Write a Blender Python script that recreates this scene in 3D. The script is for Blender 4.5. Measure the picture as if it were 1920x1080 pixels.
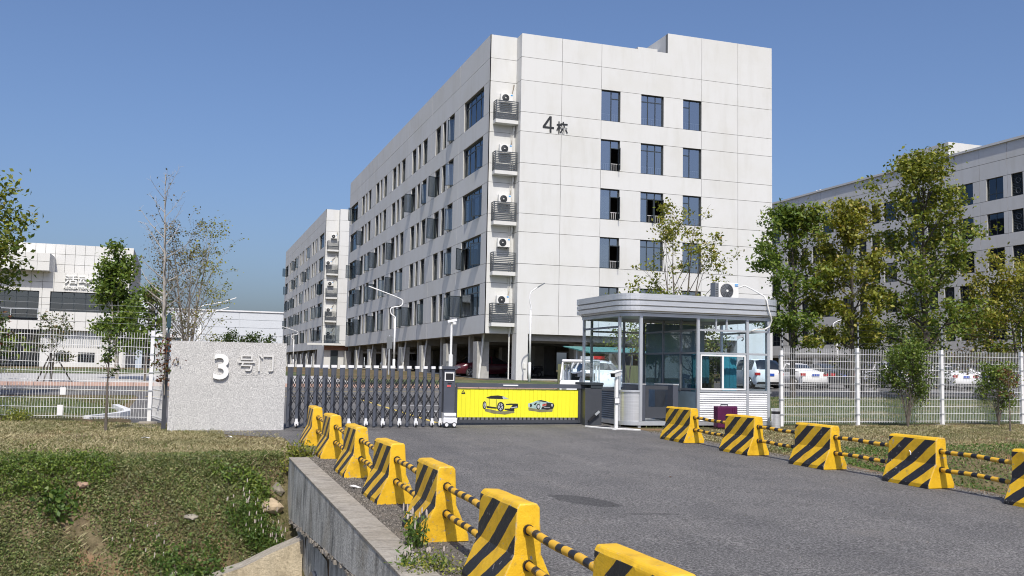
import bpy, math, random
import numpy as np
from mathutils import Vector, Matrix

R = math.radians
for o in list(bpy.data.objects):
    bpy.data.objects.remove(o)
SC = bpy.context.scene
COL = SC.collection

# ------------------------------------------------------------------ camera
cam_d = bpy.data.cameras.new('camera')
cam_d.sensor_width = 36.0
cam_d.lens = 36.0 * 1806.33 / 1920.0
cam_d.clip_start = 0.1
cam_d.clip_end = 6000
cam = bpy.data.objects.new('camera', cam_d)
COL.objects.link(cam)
cam.matrix_world = (Matrix.Translation((0, 0, 1.86)) @ Matrix.Rotation(R(-18.76044), 4, 'Z')
                    @ Matrix.Rotation(R(90 + 4.8023), 4, 'X') @ Matrix.Rotation(R(1.1192), 4, 'Z'))
SC.camera = cam

# ------------------------------------------------------------------ light
SUN_EL, SUN_AZ = R(51.5), R(12.0)          # azimuth measured from -y towards -x
sun_dir = Vector((-math.sin(SUN_AZ) * math.cos(SUN_EL), -math.cos(SUN_AZ) * math.cos(SUN_EL), math.sin(SUN_EL)))
world = bpy.data.worlds.new('World')
SC.world = world
world.use_nodes = True
wn = world.node_tree
sky = wn.nodes.new('ShaderNodeTexSky')
sky.sky_type = 'NISHITA'
sky.sun_disc = False
sky.sun_elevation = SUN_EL
sky.sun_rotation = R(180) + SUN_AZ
sky.altitude = 0
sky.air_density = 1.0
sky.dust_density = 3.3
sky.ozone_density = 7.5
bg = wn.nodes['Background']
bg.inputs['Strength'].default_value = 0.145
tint = wn.nodes.new('ShaderNodeMix')             # the air of the day: a touch less green overall
tint.data_type = 'RGBA'
tint.blend_type = 'MULTIPLY'
tint.inputs['Factor'].default_value = 1.0
tint.inputs['B'].default_value = (1.0, 0.955, 0.985, 1)
wn.links.new(sky.outputs[0], tint.inputs['A'])
wn.links.new(tint.outputs['Result'], bg.inputs['Color'])
sd = bpy.data.lights.new('sun', 'SUN')
sd.energy = 4.2
sd.angle = R(0.5)
sd.color = (1.0, 0.945, 0.85)
sun = bpy.data.objects.new('sun', sd)
COL.objects.link(sun)
sun.rotation_euler = (-sun_dir).to_track_quat('-Z', 'Y').to_euler()
SC.view_settings.view_transform = 'Standard'
SC.view_settings.look = 'None'
SC.view_settings.gamma = 1.0
SC.view_settings.use_curve_mapping = False
SC.view_settings.exposure = 0.0
SC.cycles.max_bounces = 6
SC.cycles.transparent_max_bounces = 16
SC.cycles.caustics_reflective = False
SC.cycles.caustics_refractive = False
SC.cycles.use_denoising = True
SC.cycles.filter_width = 1.05

# ------------------------------------------------------------------ materials
def _new(name):
    m = bpy.data.materials.new(name)
    m.use_nodes = True
    nt = m.node_tree
    return m, nt, nt.nodes['Principled BSDF']

def N(nt, typ, **kw):
    n = nt.nodes.new(typ)
    for k, v in kw.items():
        if k.startswith('i_'):
            n.inputs[k[2:]].default_value = v
        else:
            setattr(n, k, v)
    return n

def ramp(nt, fac, stops):
    r = nt.nodes.new('ShaderNodeValToRGB')
    el = r.color_ramp.elements
    while len(el) < len(stops):
        el.new(0.5)
    for e, (p, c) in zip(el, stops):
        e.position = p
        e.color = (*c, 1) if len(c) == 3 else c
    nt.links.new(fac, r.inputs[0])
    return r.outputs[0]

def coords(nt, scale=(1, 1, 1)):
    tc = nt.nodes.new('ShaderNodeTexCoord')
    mp = nt.nodes.new('ShaderNodeMapping')
    mp.inputs['Scale'].default_value = scale
    nt.links.new(tc.outputs['Object'], mp.inputs['Vector'])
    return mp.outputs[0]

def mixc(nt, fac, a, b, mode='MIX'):
    n = nt.nodes.new('ShaderNodeMix')
    n.data_type = 'RGBA'
    n.blend_type = mode
    for sock, v in ((n.inputs['Factor'], fac), (n.inputs['A'], a), (n.inputs['B'], b)):
        if hasattr(v, 'is_linked') or hasattr(v, 'node'):
            nt.links.new(v, sock)
        elif isinstance(v, (int, float)):
            sock.default_value = v
        else:
            sock.default_value = (*v, 1)
    return n.outputs['Result']

def noise(nt, vec, scale, detail=3, rough=0.55):
    n = N(nt, 'ShaderNodeTexNoise')
    n.inputs['Scale'].default_value = scale
    n.inputs['Detail'].default_value = detail
    n.inputs['Roughness'].default_value = rough
    nt.links.new(vec, n.inputs['Vector'])
    return n.outputs['Fac']

def bump(nt, p, h, dist=0.01, strength=0.5):
    b = N(nt, 'ShaderNodeBump')
    b.inputs['Strength'].default_value = strength
    b.inputs['Distance'].default_value = dist
    nt.links.new(h, b.inputs['Height'])
    nt.links.new(b.outputs[0], p.inputs['Normal'])

def mathn(nt, op, a, b=None, c=None):
    n = nt.nodes.new('ShaderNodeMath')
    n.operation = op
    for i, v in enumerate((a, b, c)):
        if v is None:
            continue
        if isinstance(v, (int, float)):
            n.inputs[i].default_value = v
        else:
            nt.links.new(v, n.inputs[i])
    return n.outputs[0]

def simple(name, col, rough=0.6, metal=0.0, var=0.12, scale=3.0, spec=0.5, stretch=(1, 1, 1), bmp=0.0, bscale=60):
    m, nt, p = _new(name)
    v = coords(nt, stretch)
    f = noise(nt, v, scale, 4)
    d = tuple(max(0, c * (1 - var)) for c in col)
    l = tuple(min(1, c * (1 + var)) for c in col)
    nt.links.new(ramp(nt, f, [(0.3, d), (0.7, l)]), p.inputs['Base Color'])
    p.inputs['Roughness'].default_value = rough
    p.inputs['Metallic'].default_value = metal
    p.inputs['Specular IOR Level'].default_value = spec
    if bmp:
        bump(nt, p, noise(nt, v, bscale, 2), bmp, 0.6)
    return m

def facade_mat(name, col, stain=(0.62, 0.60, 0.54), amt=0.35):
    m, nt, p = _new(name)
    v = coords(nt)
    a = noise(nt, v, 0.35, 5, 0.6)
    b = noise(nt, coords(nt, (1.4, 1.4, 0.25)), 0.9, 4, 0.6)
    f = mathn(nt, 'MULTIPLY', ramp(nt, a, [(0.45, (0, 0, 0)), (0.75, (1, 1, 1))]), amt)
    c1 = mixc(nt, f, col, stain)
    g = mathn(nt, 'MULTIPLY', ramp(nt, b, [(0.5, (0, 0, 0)), (0.8, (1, 1, 1))]), amt * 0.8)
    c2 = mixc(nt, g, c1, tuple(x * 0.86 for x in stain))
    info = N(nt, 'ShaderNodeObjectInfo')
    mu = mathn(nt, 'MULTIPLY_ADD', info.outputs['Random'], 0.03, 0.97)
    c3 = mixc(nt, 1.0, c2, mu, 'MULTIPLY')
    nt.links.new(c3, p.inputs['Base Color'])
    p.inputs['Roughness'].default_value = 0.75
    bump(nt, p, noise(nt, v, 30, 3), 0.004, 0.3)
    return m

def glass_mat(name, tint, refl, dark=(0.02, 0.03, 0.045), see=0.35, rough=0.03):
    """coated window glass: part mirror, part see-through"""
    m, nt, p = _new(name)
    out = nt.nodes['Material Output']
    g = N(nt, 'ShaderNodeBsdfGlossy')
    g.inputs['Color'].default_value = (*tint, 1)
    g.inputs['Roughness'].default_value = rough
    t = N(nt, 'ShaderNodeBsdfTransparent')
    t.inputs['Color'].default_value = (see, see * 1.05, see * 1.08, 1)
    fr = N(nt, 'ShaderNodeFresnel')
    fr.inputs['IOR'].default_value = 1.5
    f = mathn(nt, 'MULTIPLY_ADD', fr.outputs[0], 1.0 - refl, refl)
    geo = N(nt, 'ShaderNodeNewGeometry')          # only the outer face mirrors, the inner one just lets light out
    f = mathn(nt, 'MULTIPLY', f, mathn(nt, 'SUBTRACT', 1.0, geo.outputs['Backfacing']))
    mx = N(nt, 'ShaderNodeMixShader')
    nt.links.new(f, mx.inputs[0])
    nt.links.new(t.outputs[0], mx.inputs[1])
    nt.links.new(g.outputs[0], mx.inputs[2])
    nt.links.new(mx.outputs[0], out.inputs['Surface'])
    return m

def leaf_mat(name, stops, trans=0.3, rough=0.5, patch=None, pscale=0.8):
    m, nt, p = _new(name)
    out = nt.nodes['Material Output']
    geo = N(nt, 'ShaderNodeNewGeometry')
    col = ramp(nt, geo.outputs['Random Per Island'], stops)
    if patch:                                      # drier or greener stands of the same plants
        pf = ramp(nt, noise(nt, coords(nt), pscale, 5, 0.65), [(0.44, (0, 0, 0)), (0.60, (0.8, 0.8, 0.8))])
        col = mixc(nt, pf, col, mixc(nt, 0.35, patch, col))
    nt.links.new(col, p.inputs['Base Color'])
    p.inputs['Roughness'].default_value = rough
    p.inputs['Specular IOR Level'].default_value = 0.35
    tr = N(nt, 'ShaderNodeBsdfTranslucent')
    nt.links.new(mixc(nt, 1.0, col, (1.3, 1.25, 0.6), 'MULTIPLY'), tr.inputs['Color'])
    mx = N(nt, 'ShaderNodeMixShader')
    mx.inputs[0].default_value = trans
    nt.links.new(p.outputs[0], mx.inputs[1])
    nt.links.new(tr.outputs[0], mx.inputs[2])
    nt.links.new(mx.outputs[0], out.inputs['Surface'])
    return m

M = {}
M['white_wall'] = facade_mat('white wall panel', (0.65, 0.652, 0.635), (0.55, 0.535, 0.47), 0.42)
M['tile_wall'] = facade_mat('white tile panel', (0.66, 0.655, 0.63), amt=0.2)
M['joint'] = simple('dark panel joint', (0.20, 0.20, 0.19), 0.9)
M['frame'] = simple('dark window frame', (0.035, 0.045, 0.052), 0.4)
M['rail'] = simple('dark railing paint', (0.07, 0.08, 0.09), 0.45)
M['glass'] = glass_mat('window glass', (0.68, 0.74, 0.80), 0.42, see=0.55)
M['side_glass'] = glass_mat('side window glass', (0.55, 0.62, 0.70), 0.22, see=0.66)
M['clear_glass'] = glass_mat('clear glass', (0.9, 0.95, 0.95), 0.03, see=0.97, rough=0.01)
M['blue_glass'] = glass_mat('teal glass', (0.55, 0.75, 0.8), 0.04, see=0.72, rough=0.01)
M['dim_glass'] = glass_mat('dark window glass', (0.34, 0.40, 0.48), 0.18, see=0.5)
M['tile_joint'] = simple('grey tile joint', (0.30, 0.30, 0.29), 0.9)
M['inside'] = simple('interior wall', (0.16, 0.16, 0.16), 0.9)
M['curtain'] = simple('pale curtain', (0.55, 0.56, 0.56), 0.9, stretch=(14, 14, 0.3), var=0.25)
M['concrete_col'] = simple('painted concrete column', (0.40, 0.395, 0.37), 0.8)
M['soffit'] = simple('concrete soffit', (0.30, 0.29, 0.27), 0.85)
M['white_paint'] = simple('white paint', (0.78, 0.78, 0.77), 0.45, var=0.04)
M['white_metal'] = simple('white enamel metal', (0.74, 0.745, 0.75), 0.35, var=0.05)
M['ac_white'] = simple('appliance enamel', (0.74, 0.735, 0.70), 0.4, var=0.05)
M['black'] = simple('black plastic', (0.015, 0.015, 0.017), 0.5)
M['dark_metal'] = simple('dark grey metal', (0.055, 0.06, 0.07), 0.42, var=0.1)
M['gate_grey'] = simple('gate grey metal', (0.10, 0.11, 0.135), 0.4, metal=0.3, var=0.08)
M['blue_logo'] = simple('blue badge', (0.03, 0.30, 0.68), 0.4, var=0.0)
M['steel'] = simple('brushed steel', (0.72, 0.73, 0.74), 0.32, metal=0.6, var=0.1, scale=2, stretch=(1, 1, 12))
M['alu'] = simple('aluminium profile', (0.58, 0.60, 0.62), 0.42, metal=0.55, var=0.06)
M['alu_grey'] = simple('grey aluminium profile', (0.22, 0.235, 0.25), 0.45, metal=0.4, var=0.06)
M['pole_white'] = simple('white lamp post paint', (0.80, 0.80, 0.80), 0.35, var=0.03)
M['rubber'] = simple('tyre rubber', (0.018, 0.018, 0.018), 0.8)
M['rim'] = simple('alloy rim', (0.55, 0.55, 0.56), 0.35, metal=0.8)
M['car_white'] = simple('white car paint', (0.78, 0.78, 0.78), 0.2, var=0.01)
M['car_maroon'] = simple('dark red car paint', (0.075, 0.012, 0.02), 0.2, var=0.02)
M['car_silver'] = simple('silver car paint', (0.30, 0.31, 0.33), 0.25, metal=0.5, var=0.02)
M['car_dark'] = simple('dark car paint', (0.03, 0.033, 0.04), 0.2, var=0.02)
M['car_glass'] = simple('car glass', (0.012, 0.016, 0.02), 0.05, spec=0.8)
M['red_light'] = simple('red lamp plastic', (0.45, 0.02, 0.02), 0.3, var=0.02)
M['plate_blue'] = simple('blue number plate', (0.03, 0.09, 0.45), 0.4, var=0.02)
M['orange_led'] = simple('red display digits', (0.65, 0.10, 0.10), 0.5)
M['purple'] = simple('purple case shell', (0.085, 0.012, 0.055), 0.28, var=0.1)
M['pink_kerb'] = simple('pink kerb stone', (0.50, 0.34, 0.28), 0.85)
M['teal'] = simple('teal roof sheet', (0.05, 0.22, 0.20), 0.5)
M['olive'] = simple('olive screen', (0.13, 0.14, 0.07), 0.8, stretch=(9, 9, 0.4), var=0.3)
M['ware'] = simple('pale metal cladding', (0.58, 0.61, 0.64), 0.5, var=0.04)
M['brown_red'] = simple('red brown lintel', (0.30, 0.15, 0.11), 0.8)
M['bark'] = simple('grey brown bark', (0.13, 0.11, 0.09), 0.9, scale=8, var=0.35, stretch=(3, 3, 1))
M['bark_pale'] = simple('pale bark', (0.36, 0.33, 0.29), 0.9, scale=8, var=0.25, stretch=(3, 3, 1))
M['bark_dark'] = simple('dark bark', (0.065, 0.055, 0.045), 0.9, scale=8, var=0.3, stretch=(3, 3, 1))
M['twig'] = simple('bare twig', (0.27, 0.24, 0.20), 0.9, var=0.25)
M['tan_stone'] = simple('tan rubble stone', (0.42, 0.33, 0.22), 0.9, scale=6, var=0.25, bmp=0.02, bscale=14)
M['pebble'] = leaf_mat('gravel stone', [(0.0, (0.05, 0.045, 0.04)), (0.6, (0.13, 0.118, 0.10)), (1.0, (0.27, 0.245, 0.21))], 0.0, 0.9)
M['stone'] = simple('rubble stone', (0.27, 0.24, 0.19), 0.9, scale=6, var=0.3, bmp=0.02, bscale=14)
M['soil_stone'] = simple('reddish clod', (0.30, 0.20, 0.14), 0.95, scale=6, var=0.3, bmp=0.02, bscale=14)
M['line_yellow'] = simple('yellow road paint', (0.62, 0.46, 0.10), 0.7, scale=9, var=0.2)
M['line_white'] = simple('white road paint', (0.62, 0.62, 0.60), 0.7, scale=9, var=0.15)
M['petal'] = simple('pale flower spike', (0.50, 0.43, 0.38), 0.8, var=0.15)
M['litter'] = simple('white litter', (0.75, 0.74, 0.72), 0.8)
M['blue_band'] = simple('dark teal wrap', (0.02, 0.06, 0.08), 0.7)
M['crust'] = simple('broken mortar', (0.20, 0.18, 0.155), 0.95, var=0.3)
M['fruit'] = simple('orange blossom', (0.62, 0.12, 0.04), 0.6)
M['grille'] = simple('fan grille', (0.05, 0.05, 0.052), 0.5)
M['letter_dark'] = simple('dark letter paint', (0.018, 0.02, 0.022), 0.5, var=0.05)
M['letter_white'] = simple('white letter metal', (0.80, 0.80, 0.78), 0.4, var=0.05)
M['letter_stone'] = simple('grey letter metal', (0.66, 0.65, 0.62), 0.5, var=0.05)

def stripe_mat():
    """yellow concrete with slanted black bands and chipped paint"""
    def wear(nt, v, base, chips=True):
        inf = N(nt, 'ShaderNodeObjectInfo')
        va = N(nt, 'ShaderNodeVectorMath', operation='MULTIPLY_ADD')
        nt.links.new(inf.outputs['Random'], va.inputs[0])
        va.inputs[1].default_value = (31.0, 17.0, 23.0)
        nt.links.new(v, va.inputs[2])
        v = va.outputs[0]
        ch = noise(nt, v, 17, 6, 0.72)
        big = noise(nt, v, 2.6, 3)
        bv = N(nt, 'ShaderNodeBevel', samples=4)
        bv.inputs['Radius'].default_value = 0.022
        gn = N(nt, 'ShaderNodeNewGeometry')
        dt = N(nt, 'ShaderNodeVectorMath', operation='DOT_PRODUCT')
        nt.links.new(bv.outputs[0], dt.inputs[0])
        nt.links.new(gn.outputs['True Normal'], dt.inputs[1])
        edge = mathn(nt, 'SUBTRACT', 1.0, dt.outputs['Value'])
        s = mathn(nt, 'MULTIPLY_ADD', big, 0.26, ch)
        s = mathn(nt, 'MULTIPLY_ADD', edge, 1.1, s)
        f = ramp(nt, s, [(0.765, (0, 0, 0)), (0.79, (1, 1, 1))])
        c = mixc(nt, f, base, mixc(nt, noise(nt, v, 40, 2), (0.22, 0.20, 0.17), (0.48, 0.45, 0.40)))
        scf = noise(nt, v, 6.5, 6, 0.8)
        c = mixc(nt, ramp(nt, scf, [(0.60, (0, 0, 0)), (0.70, (0.55, 0.55, 0.55))]), c, (0.16, 0.12, 0.07))
        d = ramp(nt, noise(nt, v, 4, 5, 0.65), [(0.33, (0.76, 0.74, 0.70)), (0.52, (1, 1, 1))])
        c = mixc(nt, 1.0, c, d, 'MULTIPLY')
        # splash dirt close to the ground
        sx = N(nt, 'ShaderNodeSeparateXYZ')
        nt.links.new(v, sx.inputs[0])
        return c
    out = []
    for striped in (False, True):
        m, nt, p = _new('striped barrier paint' if striped else 'yellow barrier paint')
        v = coords(nt)
        base = ramp(nt, noise(nt, v, 3, 4), [(0.3, (0.72, 0.42, 0.010)), (0.7, (0.82, 0.50, 0.018))])
        if striped:
            sx = N(nt, 'ShaderNodeSeparateXYZ')
            nt.links.new(v, sx.inputs[0])
            wob = mathn(nt, 'MULTIPLY', noise(nt, v, 5, 2), 0.05)
            c = mathn(nt, 'MULTIPLY_ADD', sx.outputs['Z'], 1.22, sx.outputs['Y'])
            c = mathn(nt, 'ADD', c, wob)
            c = mathn(nt, 'MULTIPLY_ADD', c, 1 / 0.425, 0.12)
            fr = mathn(nt, 'FRACT', c)
            k = ramp(nt, fr, [(0.0, (0, 0, 0)), (0.012, (1, 1, 1)), (0.49, (1, 1, 1)), (0.502, (0, 0, 0))])
            base = mixc(nt, k, base, (0.022, 0.022, 0.026))
        nt.links.new(wear(nt, v, base), p.inputs['Base Color'])
        p.inputs['Roughness'].default_value = 0.55
        h = mathn(nt, 'ADD', noise(nt, v, 70, 3), mathn(nt, 'MULTIPLY', noise(nt, v, 12, 3), 2.0))
        bump(nt, p, h, 0.006, 0.45)
        out.append(m)
    # rods
    m, nt, p = _new('banded rail paint')
    v = coords(nt)
    sx = N(nt, 'ShaderNodeSeparateXYZ')
    nt.links.new(v, sx.inputs[0])
    wob = mathn(nt, 'MULTIPLY', noise(nt, v, 9, 2), 0.05)
    fr = mathn(nt, 'FRACT', mathn(nt, 'MULTIPLY', mathn(nt, 'ADD', sx.outputs['Y'], wob), 1 / 0.235))
    k = ramp(nt, fr, [(0.0, (0, 0, 0)), (0.03, (1, 1, 1)), (0.44, (1, 1, 1)), (0.48, (0, 0, 0))])
    base = mixc(nt, k, (0.70, 0.40, 0.03), (0.02, 0.02, 0.024))
    f = ramp(nt, noise(nt, v, 22, 5, 0.7), [(0.60, (0, 0, 0)), (0.66, (1, 1, 1))])
    base = mixc(nt, mathn(nt, 'MULTIPLY', f, 0.6), base, (0.28, 0.27, 0.26))
    nt.links.new(base, p.inputs['Base Color'])
    p.inputs['Roughness'].default_value = 0.5
    out.append(m)
    return out
M['yellow'], M['striped'], M['banded'] = stripe_mat()

def asphalt():
    m, nt, p = _new('worn asphalt')
    v = coords(nt)
    fine = noise(nt, v, 42, 4, 0.85)
    vor = N(nt, 'ShaderNodeTexVoronoi')
    vor.inputs['Scale'].default_value = 40
    nt.links.new(v, vor.inputs['Vector'])
    med = noise(nt, v, 1.1, 5, 0.6)
    big = noise(nt, v, 0.22, 4, 0.55)
    c = ramp(nt, fine, [(0.36, (0.035, 0.034, 0.035)), (0.50, (0.115, 0.113, 0.113)), (0.62, (0.30, 0.295, 0.29))])
    c = mixc(nt, ramp(nt, vor.outputs['Distance'], [(0.0, (1, 1, 1)), (0.25, (0, 0, 0))]), c, (0.24, 0.23, 0.225))
    c = mixc(nt, 1.0, c, ramp(nt, med, [(0.3, (0.82, 0.82, 0.82)), (0.7, (1.08, 1.07, 1.06))]), 'MULTIPLY')
    c = mixc(nt, 1.0, c, ramp(nt, big, [(0.3, (0.88, 0.88, 0.88)), (0.7, (1.08, 1.07, 1.05))]), 'MULTIPLY')
    ln = noise(nt, coords(nt, (1.6, 0.06, 1)), 1.0, 3, 0.5)
    c = mixc(nt, 1.0, c, ramp(nt, ln, [(0.35, (0.90, 0.90, 0.90)), (0.65, (1.10, 1.09, 1.07))]), 'MULTIPLY')
    dust = ramp(nt, noise(nt, v, 0.8, 7, 0.75), [(0.56, (0, 0, 0)), (0.78, (0.35, 0.35, 0.35))])
    c = mixc(nt, dust, c, (0.24, 0.215, 0.185))
    # one oil-wet patch with its own outline
    sx = N(nt, 'ShaderNodeSeparateXYZ')
    nt.links.new(v, sx.inputs[0])
    def patch(x0, y0, rx, ry, slope):
        dx = mathn(nt, 'ADD', sx.outputs['X'], -x0)
        dy = mathn(nt, 'ADD', sx.outputs['Y'], -y0)
        dy = mathn(nt, 'MULTIPLY_ADD', dx, slope, dy)
        a = mathn(nt, 'POWER', mathn(nt, 'MULTIPLY', dx, 1 / rx), 2)
        b = mathn(nt, 'POWER', mathn(nt, 'MULTIPLY', dy, 1 / ry), 2)
        d = mathn(nt, 'ADD', mathn(nt, 'ADD', a, b), mathn(nt, 'MULTIPLY', noise(nt, v, 5, 4), 0.7))
        return ramp(nt, d, [(0.85, (1, 1, 1)), (1.25, (0, 0, 0))])
    f = mathn(nt, 'MULTIPLY', patch(4.86, 11.35, 0.42, 0.62, 0.9), 0.55)
    c = mixc(nt, f, c, (0.028, 0.028, 0.029))
    f = mathn(nt, 'MULTIPLY', patch(5.25, 10.25, 0.42, 0.13, 0.25), 0.4)
    c = mixc(nt, f, c, (0.032, 0.032, 0.033))
    nt.links.new(c, p.inputs['Base Color'])
    p.inputs['Roughness'].default_value = 0.85
    p.inputs['Specular IOR Level'].default_value = 0.3
    bump(nt, p, fine, 0.006, 0.7)
    return m
M['asphalt'] = asphalt()

def ground_mat():
    m, nt, p = _new('soil and dry turf')
    v = coords(nt)
    a = noise(nt, v, 0.55, 5, 0.6)
    b = noise(nt, v, 9, 5, 0.7)
    c = ramp(nt, b, [(0.25, (0.07, 0.055, 0.032)), (0.5, (0.155, 0.12, 0.072)), (0.75, (0.27, 0.21, 0.13))])
    g = ramp(nt, b, [(0.3, (0.04, 0.05, 0.018)), (0.7, (0.10, 0.11, 0.04))])
    c = mixc(nt, ramp(nt, a, [(0.42, (0, 0, 0)), (0.62, (0.75, 0.75, 0.75))]), c, g)
    red = ramp(nt, noise(nt, v, 0.9, 4, 0.6), [(0.55, (0, 0, 0)), (0.68, (0.7, 0.7, 0.7))])
    c = mixc(nt, red, c, (0.31, 0.18, 0.105))
    nt.links.new(c, p.inputs['Base Color'])
    p.inputs['Roughness'].default_value = 0.95
    p.inputs['Specular IOR Level'].default_value = 0.1
    bump(nt, p, b, 0.06, 0.9)
    return m
M['ground'] = ground_mat()

def lawn_mat():
    m, nt, p = _new('mown green lawn')
    v = coords(nt)
    b = noise(nt, v, 14, 5, 0.7)
    a = noise(nt, v, 0.5, 4, 0.6)
    c = ramp(nt, b, [(0.3, (0.035, 0.06, 0.015)), (0.7, (0.09, 0.12, 0.035))])
    c = mixc(nt, ramp(nt, a, [(0.5, (0, 0, 0)), (0.7, (0.8, 0.8, 0.8))]), c, (0.22, 0.18, 0.09))
    nt.links.new(c, p.inputs['Base Color'])
    p.inputs['Roughness'].default_value = 0.95
    bump(nt, p, b, 0.05, 0.8)
    return m
M['lawn'] = lawn_mat()

def concrete(name, base, dark, stain, vs=(1.2, 1.2, 0.35)):
    m, nt, p = _new(name)
    v = coords(nt)
    st = noise(nt, coords(nt, vs), 3.0, 6, 0.68)
    bl = noise(nt, v, 1.3, 5, 0.6)
    fi = noise(nt, v, 26, 4, 0.65)
    c = ramp(nt, st, [(0.32, dark), (0.52, base), (0.75, tuple(min(1, x * 1.25) for x in base))])
    c = mixc(nt, ramp(nt, bl, [(0.48, (0, 0, 0)), (0.66, (0.75, 0.75, 0.75))]), c, stain)
    c = mixc(nt, 1.0, c, ramp(nt, fi, [(0.25, (0.72, 0.72, 0.72)), (0.6, (1.05, 1.05, 1.05))]), 'MULTIPLY')
    nt.links.new(c, p.inputs['Base Color'])
    p.inputs['Roughness'].default_value = 0.92
    p.inputs['Specular IOR Level'].default_value = 0.2
    bump(nt, p, mathn(nt, 'ADD', fi, st), 0.02, 0.7)
    return m
M['wall_side'] = concrete('weathered kerb wall', (0.50, 0.49, 0.45), (0.16, 0.16, 0.15), (0.36, 0.33, 0.27), (1.3, 1.3, 0.5))
M['wall_top'] = concrete('weathered coping', (0.36, 0.33, 0.28), (0.20, 0.18, 0.15), (0.30, 0.27, 0.22), (1.5, 4.0, 1))
M['wing'] = concrete('stained headwall', (0.50, 0.42, 0.29), (0.17, 0.14, 0.09), (0.58, 0.50, 0.36), (1.8, 1.8, 0.5))
M['gravel'] = concrete('gravel verge', (0.15, 0.135, 0.115), (0.06, 0.055, 0.05), (0.19, 0.16, 0.125), (9, 9, 9))

def granite():
    m, nt, p = _new('flamed grey granite')
    v = coords(nt)
    a = noise(nt, v, 40, 3, 0.85)
    b = noise(nt, v, 17, 3, 0.7)
    c = ramp(nt, a, [(0.36, (0.20, 0.20, 0.20)), (0.44, (0.46, 0.455, 0.44)), (0.55, (0.57, 0.56, 0.54)), (0.64, (0.80, 0.79, 0.77))])
    c = mixc(nt, 1.0, c, ramp(nt, b, [(0.3, (0.82, 0.82, 0.82)), (0.65, (1.06, 1.06, 1.05))]), 'MULTIPLY')
    info = N(nt, 'ShaderNodeObjectInfo')
    mu = mathn(nt, 'MULTIPLY_ADD', info.outputs['Random'], 0.03, 0.97)
    c = mixc(nt, 1.0, c, mu, 'MULTIPLY')
    nt.links.new(c, p.inputs['Base Color'])
    p.inputs['Roughness'].default_value = 0.7
    bump(nt, p, a, 0.003, 0.5)
    return m
M['granite'] = granite()
M['yellow_print'] = simple('yellow advert slat', (0.84, 0.80, 0.03), 0.45, var=0.03)
M['print_dark'] = simple('print black', (0.02, 0.02, 0.02), 0.45, var=0.0)
M['print_shadow'] = simple('print grey', (0.20, 0.19, 0.10), 0.45, var=0.3, scale=6)
M['print_grey'] = simple('print silver', (0.45, 0.47, 0.48), 0.45, var=0.15, scale=20)
M['print_mint'] = simple('print mint', (0.36, 0.50, 0.46), 0.45, var=0.25, scale=12)
M['print_yellow'] = simple('print car yellow', (0.78, 0.74, 0.06), 0.4, var=0.06, scale=6)
M['print_red'] = simple('print red', (0.55, 0.10, 0.08), 0.45, var=0.0)

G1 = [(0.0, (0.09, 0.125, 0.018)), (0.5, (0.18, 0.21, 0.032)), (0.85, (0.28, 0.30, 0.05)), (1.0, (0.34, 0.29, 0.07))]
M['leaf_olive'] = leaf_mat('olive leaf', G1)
M['leaf_yellow'] = leaf_mat('yellowing leaf', [(0.0, (0.13, 0.15, 0.022)), (0.5, (0.24, 0.245, 0.036)), (0.9, (0.34, 0.32, 0.055)), (1.0, (0.36, 0.24, 0.07))])
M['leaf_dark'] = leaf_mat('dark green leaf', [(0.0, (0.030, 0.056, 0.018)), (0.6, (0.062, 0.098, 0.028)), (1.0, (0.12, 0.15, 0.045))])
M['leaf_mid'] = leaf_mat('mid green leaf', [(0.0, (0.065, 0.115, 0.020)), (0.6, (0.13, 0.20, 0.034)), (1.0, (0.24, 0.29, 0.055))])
M['leaf_brown'] = leaf_mat('brown leaf', [(0.0, (0.10, 0.055, 0.03)), (0.6, (0.15, 0.095, 0.05)), (1.0, (0.13, 0.13, 0.045))])
M['leaf_red'] = leaf_mat('reddish leaf', [(0.0, (0.12, 0.035, 0.02)), (0.6, (0.17, 0.065, 0.03)), (1.0, (0.10, 0.08, 0.03))])
M['leaf_grey'] = leaf_mat('grey olive leaf', [(0.0, (0.09, 0.09, 0.05)), (0.6, (0.13, 0.125, 0.06)), (1.0, (0.22, 0.15, 0.05))])
M['vine'] = leaf_mat('ditch vine leaf', [(0.0, (0.060, 0.092, 0.026)), (0.5, (0.14, 0.185, 0.052)), (0.85, (0.24, 0.27, 0.095)), (1.0, (0.36, 0.31, 0.17))], patch=(0.13, 0.12, 0.06), pscale=1.7)
M['weed'] = leaf_mat('fresh weed leaf', [(0.0, (0.05, 0.10, 0.02)), (0.6, (0.09, 0.16, 0.032)), (1.0, (0.17, 0.22, 0.05))])
M['dry_grass'] = leaf_mat('dry grass blade', [(0.0, (0.25, 0.22, 0.11)), (0.5, (0.43, 0.38, 0.22)), (0.85, (0.56, 0.48, 0.30)), (1.0, (0.20, 0.22, 0.09))], 0.25, 0.7, patch=(0.17, 0.18, 0.07))
M['green_grass'] = leaf_mat('green grass blade', [(0.0, (0.08, 0.115, 0.03)), (0.6, (0.14, 0.175, 0.05)), (1.0, (0.26, 0.24, 0.10))], 0.3, 0.6)

# ------------------------------------------------------------------ helpers
def wloc(o):
    p = Vector((0, 0, 0))
    while o is not None:
        p += o.location
        o = o.parent
    return p

def orient(vs, fs):
    """turn the faces of a box outwards whatever the handedness of its axes"""
    a, b, c, e = (Vector(vs[i]) for i in (0, 1, 3, 4))
    if (b - a).cross(c - a).dot(e - a) < 0:
        return [tuple(reversed(f)) for f in fs]
    return fs

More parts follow.
